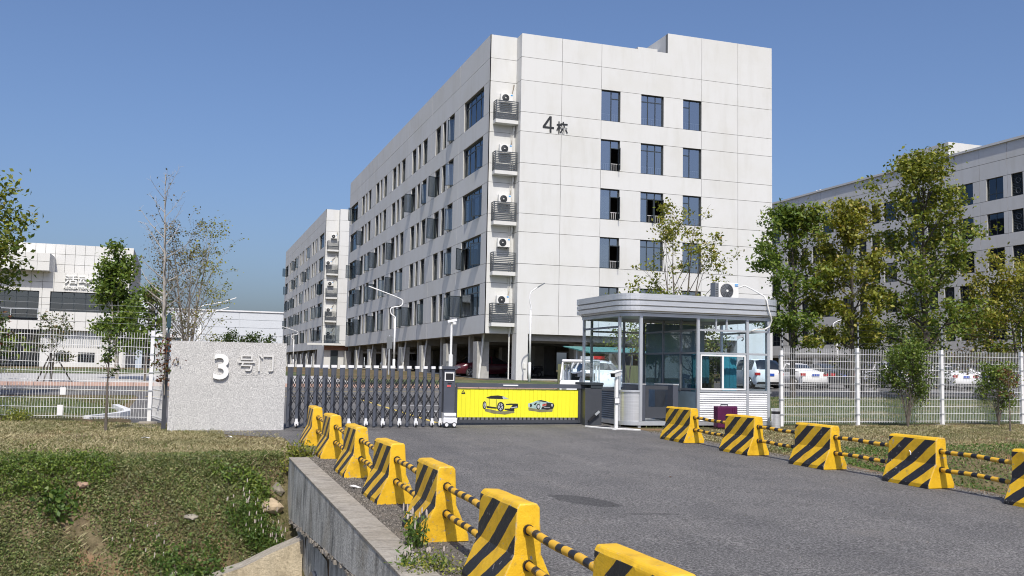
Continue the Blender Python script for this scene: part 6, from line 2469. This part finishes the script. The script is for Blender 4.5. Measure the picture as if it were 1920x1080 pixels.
def buggy():
    x, y = 13.42, 31.8
    z = gz(x, y)
    root = thing('patrol_buggy', 'small white closed electric patrol buggy just left of the booth', 'patrol buggy', (x, y, z))
    mb = MB()
    prof = [(-1.35, .35), (-1.40, .9), (-1.32, 1.50), (-1.2, 1.60), (.55, 1.60), (.80, 1.50), (1.15, .95), (1.42, .82), (1.48, .4)]
    W = 0.66
    # side shells with open windows
    for sx in (-1, 1):
        X = x + sx * W
        def q(a, b):
            return (X, y + a, z + b)
        for (a0, b0), (a1, b1) in (((-1.40, .30), (-1.32, 1.5)), ((-.35, .85), (-.35, 1.55)), ((.55, .85), (.62, 1.58)), ((1.18, .9), (.68, 1.58))):
            mb.bar(q(a0, b0), q(a1, b1), 0.07, 0.10)
        mb.bar(q(-1.34, 1.55), q(.66, 1.57), 0.09, 0.12)
        mb.prism([q(-1.42, .32), q(1.46, .36), q(1.40, .84), q(1.15, .92), q(-1.40, .90)], (-sx * 0.05, 0, 0))
    mb.prism([(x - W, y - 1.42, z + .32), (x - W, y - 1.40, z + .92), (x - W, y - 1.36, z + .92), (x - W, y - 1.38, z + .32)], (2 * W, 0, 0))
    mb.prism([(x - W, y + 1.46, z + .36), (x - W, y + 1.40, z + .84), (x - W, y + 1.10, z + .95), (x - W, y + 1.06, z + .9), (x - W, y + 1.36, z + .36)], (2 * W, 0, 0))
    mb.build('body', 'car_white', root, bevel=0.02)
    mb = MB()
    mb.box(x - W - 0.04, x + W + 0.04, y - 1.40, y + .75, z + 1.60, z + 1.70)
    mb.build('roof', 'car_white', root, bevel=0.045)
    mb = MB()
    mb.quad((x - W + .05, y + 1.16, z + .93), (x + W - .05, y + 1.16, z + .93), (x + W - .05, y + .69, z + 1.56), (x - W + .05, y + .69, z + 1.56))
    mb.build('windscreen', 'clear_glass', root)
    mb = MB()
    mb.quad((x - W + .05, y - 1.37, z + .95), (x + W - .05, y - 1.37, z + .95), (x + W - .05, y - 1.31, z + 1.5), (x - W + .05, y - 1.31, z + 1.5))
    mb.build('rear_window', 'clear_glass', root)
    mb = MB()
    mb.box(x - .55, x + .55, y - .9, y - .4, z + .5, z + .62)
    mb.box(x - .55, x + .55, y - 1.0, y - .9, z + .5, z + 1.2)
    mb.build('seat', 'black', root)
    for sx in (-1, 1):
        for a in (-.95, .98):
            mb = MB()
            mb.disc_cyl((x + sx * (W - .02), y + a, z + .26), (1, 0, 0), .26, .16, 16)
            w = mb.build('wheel', 'rubber', root)
            mb = MB()
            mb.disc_cyl((x + sx * (W + .065), y + a, z + .26), (1, 0, 0), .15, .02, 10)
            mb.build('rim', 'rim', w)
        mb = MB()
        mb.box(x + sx * .45 - .1, x + sx * .45 + .1, y + 1.42, y + 1.47, z + .6, z + .74)
        mb.build('headlight', 'rim', root)
    root.rotation_euler.z = R(148)
    root.scale = (0.8, 0.8, 0.95)
buggy()

def scooter(label, x, y, hd):
    z = gz(x, y) + 0.02
    root = thing('motor_scooter', label, 'scooter', (x, y, z), 'scooters parked under the block')
    for a in (-.55, .62):
        mb = MB()
        mb.tube([(x, y + a + math.cos(t) * .21, z + .25 + math.sin(t) * .21) for t in np.linspace(0, 2 * math.pi, 17)], 0.05, 6, cap=False)
        mb.build('wheel', 'rubber', root)
    mb = MB()
    mb.prism([(x - .16, y - .85, z + .55), (x - .16, y - .3, z + .3), (x - .16, y + .25, z + .25), (x - .16, y + .25, z + .33), (x - .16, y - .1, z + .55), (x - .16, y - .2, z + .72), (x - .16, y - .8, z + .75)], (.32, 0, 0))
    mb.prism([(x - .18, y + .25, z + .25), (x - .18, y + .42, z + .95), (x - .18, y + .5, z + .95), (x - .18, y + .36, z + .25)], (.36, 0, 0))
    mb.build('body', 'black', root, bevel=0.03)
    mb = MB()
    mb.tube([(x, y + .62, z + .25), (x, y + .44, z + 1.0)], 0.03, 6)
    mb.tube([(x - .32, y + .36, z + 1.06), (x, y + .44, z + 1.0), (x + .32, y + .36, z + 1.06)], 0.018, 6)
    mb.build('handlebar', 'frame', root)
    mb = MB()
    mb.box(x - .14, x + .14, y - .8, y - .15, z + .76, z + .84)
    mb.build('seat', 'rubber', root, bevel=0.03)
    root.rotation_euler.z = hd
scooter('black scooter parked under the block, right of the corner pier', 22.6, 64.2, R(60))
scooter('black scooter parked under the block, beside the patrol buggy', 23.7, 64.6, R(115))

# ------------------------------------------------------------------ teal shelter seen through the booth
root = thing('shelter', 'open shelter with thin teal roof on white posts, seen through the booth', 'shelter', (19.3, 41, 1.0))
mb = MB()
mb.prism([(17.0, 39.3, 2.62), (17.0, 42.4, 2.95), (17.0, 42.4, 2.99), (17.0, 39.3, 2.68)], (6.6, 0, 0))
mb.build('roof', 'teal', root)
for x in (17.4, 19.1, 20.9, 23.2):
    mb = MB()
    mb.tube([(x, 41.6, 0.7), (x, 41.6, 2.85)], 0.06, 8)
    mb.build('post', 'white_metal', root)
t = thing('reed_screen', 'olive reed screen fence behind the teal shelter', 'screen', (21, 44.5, 1))
for k in range(8):
    mb = MB()
    mb.box(17.6 + k * 1.1, 17.6 + k * 1.1 + 1.07, 44.5, 44.56, 0.7, 2.15)
    mb.build('panel', 'olive', t)

# ------------------------------------------------------------------ trees
GR = 'trees behind the right wire fence'
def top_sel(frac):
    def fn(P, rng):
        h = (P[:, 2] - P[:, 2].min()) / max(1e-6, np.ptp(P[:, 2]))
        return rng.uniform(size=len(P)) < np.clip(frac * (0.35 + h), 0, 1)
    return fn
tree('leafy_tree', 'dark green tree nearest the big block, with yellow-green right half', (26.3, 37.5, gz(26.3, 37.5)), 8.2, 0.15, 0.26, 1.75, 24, 'leaf_mid', 9500, 0.19, 11, GR, bark='bark_dark', sigma=0.21, shape='egg', lmix=('leaf_olive', 0, lambda P, rng: (P[:, 0] - 26.3 + rng.normal(size=len(P)) * 0.45) > 0.35), tilt=(0.35, 1.1))
tree('leafy_tree', 'narrow yellow-green tree between the dark tree and the tallest tree', (28.9, 36.7, gz(28.9, 36.7)), 8.6, 0.13, 0.24, 1.55, 24, 'leaf_olive', 7800, 0.19, 12, GR, bark='bark_dark', sigma=0.19, shape='egg', lmix=('leaf_yellow', 0, top_sel(0.75)), tilt=(0.4, 1.15))
tree('leafy_tree', 'tallest tree on the right with a pointed top and pale trunk band', (32.1, 35.6, gz(31.6, 35.7)), 10.7, 0.18, 0.2, 3.0, 38, 'leaf_mid', 13500, 0.195, 13, GR, bark='bark_dark', sigma=0.22, shape='cone', lmix=('leaf_olive', 0, top_sel(0.85)), tilt=(0.3, 1.1), sub=6)
tree('leafy_tree', 'bright yellow-green tree at the right edge of the picture', (36.2, 34.2, gz(36, 34.2)), 6.3, 0.12, 0.3, 2.0, 24, 'leaf_mid', 7500, 0.17, 14, GR, bark='bark', sigma=0.28, shape='egg', lmix=('leaf_yellow', 0, top_sel(0.95)), stems=2, spread=0.1)
tree('leafy_tree', 'sparse many-stemmed tree rising behind the booth roof', (19.4, 35.6, gz(19.4, 35.6)), 7.9, 0.09, 0.36, 1.85, 24, 'leaf_olive', 2700, 0.15, 15, bark='bark', sigma=0.16, stems=4, spread=0.2, shape='vase', lmix=('leaf_yellow', 0, top_sel(0.6)), tilt=(0.5, 1.1), keep=0.5, sub=4)
tree('leafy_tree', 'thin dark-leaved sapling left of the many-stemmed tree, behind the booth', (17.9, 37.2, gz(17.3, 37.2)), 4.6, 0.05, 0.4, 0.8, 12, 'leaf_olive', 700, 0.14, 16, bark='bark', sigma=0.16, stems=2, spread=0.14, shape='vase', keep=0.6)
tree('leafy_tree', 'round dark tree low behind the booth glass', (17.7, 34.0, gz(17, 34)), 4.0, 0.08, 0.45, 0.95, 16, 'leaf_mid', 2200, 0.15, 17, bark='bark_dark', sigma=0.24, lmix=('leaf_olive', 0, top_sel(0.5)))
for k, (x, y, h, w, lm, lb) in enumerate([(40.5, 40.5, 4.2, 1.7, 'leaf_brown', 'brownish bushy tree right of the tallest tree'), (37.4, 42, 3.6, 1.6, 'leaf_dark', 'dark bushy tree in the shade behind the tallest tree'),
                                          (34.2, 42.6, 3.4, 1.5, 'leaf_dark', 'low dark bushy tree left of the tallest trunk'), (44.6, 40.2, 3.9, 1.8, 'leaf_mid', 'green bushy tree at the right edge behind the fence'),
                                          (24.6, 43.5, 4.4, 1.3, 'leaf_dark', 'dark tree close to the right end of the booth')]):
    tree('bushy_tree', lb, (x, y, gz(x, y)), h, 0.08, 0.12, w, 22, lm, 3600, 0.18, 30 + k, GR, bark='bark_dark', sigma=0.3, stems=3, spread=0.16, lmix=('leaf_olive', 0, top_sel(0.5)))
# left side
GL = 'trees behind the left wire fence'
tree('leafy_tree', 'green tree cut by the left edge of the picture', (-6.75, 36.4, gz(-6, 36.4)), 7.0, 0.13, 0.22, 1.5, 24, 'leaf_mid', 5000, 0.19, 41, GL, bark='bark', sigma=0.26, stems=2, spread=0.1, lmix=('leaf_olive', 0, top_sel(0.7)))
tree('leafy_tree', 'dark green tree in front of the recreation hall lettering', (-3.2, 54.8, gz(-3, 54.8)), 7.0, 0.11, 0.2, 1.15, 24, 'leaf_mid', 6500, 0.22, 42, GL, bark='bark_pale', sigma=0.26, stems=3, spread=0.07, shape='cone', lmix=('leaf_mid', 0, top_sel(0.6)), lean=(-0.45, 0))
tree('leafy_tree', 'small green tree right of the recreation hall, near the fence end', (-1.75, 52.5, gz(-1.5, 52.5)), 4.6, 0.07, 0.35, 0.75, 14, 'leaf_mid', 2200, 0.2, 43, GL, bark='bark', sigma=0.22)
tree('bare_tree', 'tall leafless tree with pale trunk behind the granite wall', (-0.62, 42.3, gz(-1, 42.3)), 9.3, 0.10, 0.30, 1.3, 30, 'leaf_grey', 60, 0.13, 44, GL, bark='bark_pale', sigma=0.1, shape='cone', tilt=(0.45, 0.95), sub=6, wob=0.02, lean=(-0.35, 0))
tree('thin_tree', 'grey-brown twiggy tree with sparse olive leaves beside the leafless tree', (0.25, 44.4, gz(0, 44.4)), 6.9, 0.09, 0.14, 1.75, 64, 'leaf_grey', 5200, 0.10, 45, GL, bark='twig', sigma=0.12, stems=4, spread=0.14, shape='vase', tilt=(0.7, 1.2), sub=6, lmix=('leaf_yellow', 0, lambda P, rng: P[:, 0] > 0.5 + rng.normal(size=len(P)) * 0.4), subl=0.42)
tree('young_tree', 'young tree held by three stakes in front of the recreation hall', (-5.85, 50.4, gz(-6, 50.4)), 3.1, 0.06, 0.3, 0.95, 18, 'leaf_grey', 900, 0.14, 46, GL, bark='bark', sigma=0.14, stems=3, spread=0.13, shape='vase', lmix=('leaf_dark', 0.5, None))
t = thing('tree_stakes', 'three dark wooden stakes propping the young tree', 'stakes', (-5.85, 50.4, gz(-6, 50.4)))
for a in (0.3, 2.4, 4.5):
    mb = MB()
    z = gz(-6, 50.4)
    mb.tube([(-5.85 + math.cos(a) * 0.95, 50.4 + math.sin(a) * 0.95, z - 0.05), (-5.85 + math.cos(a) * 0.1, 50.4 + math.sin(a) * 0.1, z + 1.35)], 0.035, 6)
    mb.build('stake', 'bark_dark', t)
tree('small_tree', 'slim little tree with one orange flower in front of the left wire fence', (-1.46, 22.15, gt(-1.46, 22.15)), 2.1, 0.035, 0.56, 0.24, 12, 'leaf_dark', 420, 0.075, 47, bark='bark', sigma=0.05, shape='vase', tilt=(0.9, 1.2), lmix=('leaf_mid', 0.4, None), sub=3)
tree('small_tree', 'leaning little tree at the left edge in front of the wire fence', (-4.25, 23.4, gt(-4.2, 23.4)), 2.25, 0.04, 0.42, 0.42, 14, 'leaf_dark', 620, 0.08, 48, bark='bark', sigma=0.08, lmix=('leaf_red', 0.25, None), sub=3, lean=(0.42, 0))
for (x, y, z) in ((-1.38, 22.05, 1.80), (-3.78, 23.3, 1.95), (-3.7, 23.28, 2.3)):
    pass
tree('red_creeper', 'reddish creeper hanging over the dark post at the end of the granite wall', (-0.34, 22.5, 1.2), 1.25, 0.012, 0.3, 0.30, 12, 'leaf_red', 420, 0.075, 49, bark='twig', sigma=0.07, cat='climbing plant', tilt=(-0.5, 0.5), lmix=('leaf_mid', 0.15, None), parts=('stem', 'foliage'))
for k, (x, dx) in enumerate(((-0.1, 0.9), (1.6, 0.9), (2.7, 0.7))):
    tree('shrub', ['dark shrub top showing above the middle of the granite wall, behind it', 'dark shrub showing above the granite wall, right of the middle one', 'small dark shrub showing above the right end of the granite wall'][k],
         (2.9 + x, 70.5, gz(3, 70)), 2.75 - 0.15 * k, 0.05, 0.2, dx, 14, 'leaf_dark', 900, 0.2, 60 + k, bark='bark_dark', sigma=0.22, stems=3, spread=0.15, shape='vase', cat='shrub')
# shrubs along the right fence
tree('shrub', 'tall leafy shrub with many thin stems against the right wire fence', (19.0, 21.8, gz(19, 21.8)), 2.25, 0.022, 0.22, 0.62, 60, 'leaf_mid', 5600, 0.075, 71, bark='bark', sigma=0.085, stems=9, spread=0.21, shape='vase', tilt=(0.8, 1.25), cat='shrub', lmix=('leaf_mid', 0, top_sel(0.9)), parts=('stems', 'foliage'), sub=4)
tree('shrub', 'thinner leafy shrub farther right against the wire fence', (22.3, 21.9, gz(22.3, 21.9)), 1.75, 0.018, 0.2, 0.5, 44, 'leaf_mid', 3000, 0.075, 72, bark='bark', sigma=0.08, stems=7, spread=0.19, shape='vase', tilt=(0.8, 1.25), cat='shrub', lmix=('leaf_mid', 0, top_sel(0.8)), parts=('stems', 'foliage'), sub=4)
tree('small_tree', 'slim sapling with reddish leaves at the right edge, in front of the fence', (20.85, 20.1, gz(20.85, 20.1)), 1.6, 0.026, 0.6, 0.25, 9, 'leaf_red', 260, 0.07, 73, bark='bark', sigma=0.06, shape='vase', sub=3, lmix=('leaf_olive', 0.4, None))

# ------------------------------------------------------------------ grass and weeds
rng = np.random.default_rng(5)
def scatter(n, x0, x1, y0, y1, dens=None):
    X = rng.uniform(x0, x1, n)
    Y = rng.uniform(y0, y1, n)
    if dens is not None:
        k = rng.uniform(size=n) < dens(X, Y)
        X, Y = X[k], Y[k]
    Z = np.array([gt(a, b) for a, b in zip(X, Y)])
    return np.stack([X, Y, Z], 1)
def waves(X, Y, f=1.0, s=0.0):
    return 0.5 + 0.17 * (np.sin(X * 1.9 * f + 1.3 + s) + np.sin(Y * 2.3 * f + 0.7 * X * f + s) + np.sin((X + Y) * 3.1 * f + 2 + s))
# dry front lawn left of the drive
P = scatter(80000, -6, 2.0, 15.9, 24.3, lambda X, Y: np.clip(1.15 - (X > 0.9) * (Y > 20.4 + 0 * X) * 1.0, 0, 1) * np.clip(0.45 + waves(X, Y, 0.8), 0, 1))
blades_mesh('dry_grass', P, 0.032, 0.012, 'dry_grass', rng, 2.2)
P = scatter(12000, -8, 2.0, 15.9, 24.3, lambda X, Y: np.clip((waves(X, Y, 0.6, 2.0) - 0.52) * 4, 0, 0.8) * (1 - (X > 0.9) * (Y > 20.4)))
blades_mesh('green_grass', P, 0.06, 0.010, 'green_grass', rng, 1.0)
# right verge
P = scatter(50000, 10.95, 24, 15.2, 22.2, lambda X, Y: np.clip(0.4 + waves(X, Y, 0.8), 0, 1) * ((X > 15.2) | (Y < 21.2)))
blades_mesh('dry_grass', P, 0.035, 0.013, 'dry_grass', rng, 2.0)
P = scatter(22000, 10.95, 24, 11.0, 22.2, lambda X, Y: np.clip((waves(X, Y, 0.7, 1.0) - 0.42) * 3, 0, 0.8) * (Y < 17.0) + 0.10)
blades_mesh('green_grass', P, 0.075, 0.012, 'green_grass', rng, 0.9)
# behind the fences
P = scatter(16000, 15.4, 40, 22.6, 38.0, lambda X, Y: np.clip(0.3 + waves(X, Y, 0.5), 0, 1))
blades_mesh('green_grass', P, 0.09, 0.02, 'green_grass', rng, 0.8)
P = scatter(9000, 15.4, 40, 22.6, 38.0, lambda X, Y: np.clip((waves(X, Y, 0.4, 3.0) - 0.45) * 3, 0, 1))
blades_mesh('dry_grass', P, 0.08, 0.02, 'dry_grass', rng, 0.9)
P = scatter(9000, -9, -1.6, 25.1, 36.0)
blades_mesh('green_grass', P, 0.07, 0.02, 'green_grass', rng, 0.8)
# creeping cover of the ditch banks
def bank_d(X, Y):
    w = waves(X, Y, 1.2, 0.4) + 0.15 * np.sin(X * 7.1 + Y * 5.3) + 0.1 * np.sin(X * 11.7 - Y * 9.1)
    return np.clip((w + 0.06) * 2.6, 0, 1)
P = scatter(150000, -5.0, 1.7, 13.0, 17.3, bank_d)
Nd = rng.normal(size=P.shape) * 0.9 + np.array([0, -0.5, 1.1])
P[:, 2] += rng.uniform(0.0, 0.07, len(P))
leaves_mesh('creeping_vine', P, Nd, 0.042, 0.55, 'vine', None, rng, 'stuff')
P = scatter(26000, 11.2, 19, 9.0, 16.6, bank_d)
Nd = rng.normal(size=P.shape) * 0.9 + np.array([0, -0.5, 1.1])
P[:, 2] += rng.uniform(0.0, 0.10, len(P))
leaves_mesh('creeping_vine', P, Nd, 0.055, 0.55, 'weed', None, rng, 'stuff')
P = scatter(15000, -6.5, 1.7, 13.2, 17.2, lambda X, Y: np.clip((waves(X, Y, 0.9, 5.0) - 0.5) * 4, 0, 1))
blades_mesh('bank_grass', P, 0.11, 0.010, 'green_grass', rng, 1.2)
P = scatter(9000, -6.5, 1.7, 13.5, 17.4, lambda X, Y: np.clip((waves(X, Y, 1.1, 8.0) - 0.55) * 4, 0, 1))
blades_mesh('bank_dry_grass', P, 0.09, 0.009, 'dry_grass', rng, 1.5)

P = scatter(9000, -5.0, 1.7, 13.0, 17.3)
Nd = rng.normal(size=P.shape) * 0.6 + np.array([0, -0.3, 1.0])
P[:, 2] += rng.uniform(0.0, 0.03, len(P))
leaves_mesh('dead_leaves', P, Nd, 0.045, 0.45, 'leaf_brown', None, rng, 'stuff')

def weed_clump(name, label, x, y, r, h, n, leaf, mat, seed, dark=None, cat='weeds', flat=0.7):
    """leafy clump: stems with leaves all the way up"""
    rr = np.random.default_rng(seed)
    root = thing(name, label, cat, (x, y, gt(x, y)))
    mb = MB()
    ns = max(6, int(r * 55))
    A = []
    for k in range(ns):
        a, d = rr.uniform(0, 6.28), r * math.sqrt(rr.uniform(0, 1))
        px_, py_ = x + math.cos(a) * d, y + math.sin(a) * d * flat
        z = gt(px_, py_)
        hh = h * rr.uniform(0.5, 1.15) * (1 - 0.45 * (d / r) ** 2)
        ex, ey = px_ + rr.normal() * 0.25 * hh, py_ + rr.normal() * 0.25 * hh
        mb.tube([(px_, py_, z - 0.02), ((px_ + ex) / 2, (py_ + ey) / 2, z + hh * 0.55), (ex, ey, z + hh)], [0.006, 0.005, 0.003], 3, cap=False)
        for t in np.linspace(0.1, 1, 10):
            A.append((lerp(px_, ex, t), lerp(py_, ey, t), z + hh * t))
    mb.build('stems', 'bark', root)
    A = np.array(A)
    idx = rr.integers(0, len(A), n)
    P = A[idx] + rr.normal(size=(n, 3)) * (0.05 + leaf * 0.5)
    leaves_mesh('foliage', P, rr.normal(size=(n, 3)) + np.array([0, -0.2, 0.8]), leaf, 0.55, mat, root, rr)
    return root
weed_clump('weed_clump', 'largest dark leafy clump at the top of the ditch bank on the left', -2.15, 16.35, 0.55, 0.26, 4200, 0.045, 'leaf_mid', 1)
weed_clump('weed_clump', 'long low dark clump right of the largest clump along the bank top', -1.35, 16.45, 0.5, 0.18, 2600, 0.045, 'leaf_mid', 2)
weed_clump('weed_clump', 'broad-leaved bright clump below the dark clumps on the bank', -1.62, 15.9, 0.24, 0.22, 420, 0.10, 'weed', 3)
weed_clump('weed_clump', 'bright leafy weeds in the bottom left corner of the ditch', -2.1, 14.2, 0.55, 0.22, 1700, 0.08, 'weed', 4)
weed_clump('weed_clump', 'light green weeds low in the middle of the ditch bank', 0.25, 14.9, 0.4, 0.18, 1300, 0.07, 'weed', 5)
weed_clump('weed_clump', 'green leafy weeds by the lawn edge near the culvert wall', 1.0, 16.2, 0.42, 0.24, 1700, 0.06, 'leaf_mid', 6)
weed_clump('weed_clump', 'feathery grassy tuft on the gravel at the far end of the culvert wall', 2.02, 16.75, 0.28, 0.20, 1000, 0.05, 'leaf_olive', 7)
weed_clump('weed_clump', 'mat of weeds on the gravel by the nearest barriers', 2.06, 7.9, 0.3, 0.08, 800, 0.035, 'leaf_olive', 8)
weed_clump('weed_clump', 'dark green weeds in the right ditch beside the striped rails', 12.4, 13.6, 0.7, 0.35, 2400, 0.07, 'weed', 9)
weed_clump('weed_clump', 'shaded grass tuft at the foot of the left wire fence', -3.5, 24.0, 0.5, 0.18, 1200, 0.05, 'leaf_olive', 10)

def flowers(name, label, x, y, r, h, ns, nl, seed, spike=0.05, cat='flowering weeds'):
    rr = np.random.default_rng(seed)
    root = thing(name, label, cat, (x, y, gt(x, y)))
    st, sp, A = MB(), MB(), []
    for k in range(ns):
        a, d = rr.uniform(0, 6.28), r * math.sqrt(rr.uniform(0, 1))
        px_, py_ = x + math.cos(a) * d, y + math.sin(a) * d * 0.6
        z = gt(px_, py_)
        hh = h * rr.uniform(0.55, 1.1)
        ex, ey = px_ + rr.normal() * 0.12 * hh, py_ + rr.normal() * 0.12 * hh
        st.tube([(px_, py_, z - 0.02), ((px_ + ex) / 2, (py_ + ey) / 2, z + hh * 0.5), (ex, ey, z + hh)], [0.005, 0.004, 0.003], 3, cap=False)
        s = spike * rr.uniform(0.7, 1.3)
        sp.tube([(ex, ey, z + hh - 0.01), (ex, ey, z + hh + s * 0.4), (ex, ey, z + hh + s)], [0.007, 0.008, 0.003], 6)
        for t in np.linspace(0.05, 0.85, 9):
            A.append((lerp(px_, ex, t), lerp(py_, ey, t), z + hh * t))
    st.build('stems', 'leaf_mid', root)
    sp.build('flower_spikes', 'petal', root)
    A = np.array(A)
    P = A[rr.integers(0, len(A), nl)] + rr.normal(size=(nl, 3)) * 0.04
    leaves_mesh('foliage', P, rr.normal(size=(nl, 3)) + np.array([0, -0.2, 0.6]), 0.065, 0.32, 'weed', root, rr)
flowers('flowering_weeds', 'tall weeds with pale pink flower spikes against the culvert wall', 1.25, 15.55, 0.45, 0.55, 46, 2600, 1, 0.05)
flowers('flowering_weeds', 'weeds with pale flower spikes at the foot of the chipped barrier', 2.15, 8.95, 0.10, 0.36, 14, 240, 2, 0.05)
flowers('flowering_weeds', 'thin scattered pale flower spikes low in the middle of the ditch', -0.45, 15.2, 0.55, 0.2, 15, 300, 3, 0.04)
flowers('flowering_weeds', 'few pale flower heads among weeds beside the nearest barriers', 2.02, 8.1, 0.2, 0.16, 9, 160, 4, 0.035)
root = thing('morning_glory', 'two small violet flowers at the left edge of the ditch bank', 'flower', (-2.5, 15.5, gt(-2.5, 15.5)))
mb = MB()
for (dx, dz) in ((0.05, 0.16), (0.10, 0.08)):
    c = Vector((-2.5 + dx, 15.45, gt(-2.5, 15.45) + dz))
    ring_ = [c + Vector((math.cos(t) * 0.035, -0.01, math.sin(t) * 0.035)) for t in np.linspace(0, 5.6, 8)]
    mb.add([c + Vector((0, 0.03, 0))] + ring_, [(0, k + 1, (k + 1) % 8 + 1) for k in range(8)])
mb.build('petals', simple('violet petal', (0.20, 0.17, 0.62), 0.6), root)
mb = MB()
mb.tube([(-2.45, 15.48, gt(-2.5, 15.5) - 0.02), (-2.45, 15.47, gt(-2.5, 15.5) + 0.16)], 0.004, 3)
mb.build('stem', 'leaf_mid', root)
t = thing('fallen_branch', 'bare grey stick lying on the left edge of the ditch bank', 'stick', (-2.6, 15.2, gt(-2.6, 15.2)))
mb = MB()
mb.tube([(-2.9, 15.0, gt(-2.9, 15.0) + 0.03), (-2.6, 15.2, gt(-2.6, 15.2) + 0.07), (-2.35, 15.45, gt(-2.35, 15.45) + 0.1)], [0.02, 0.016, 0.01], 5)
mb.build('stick', 'twig', t)
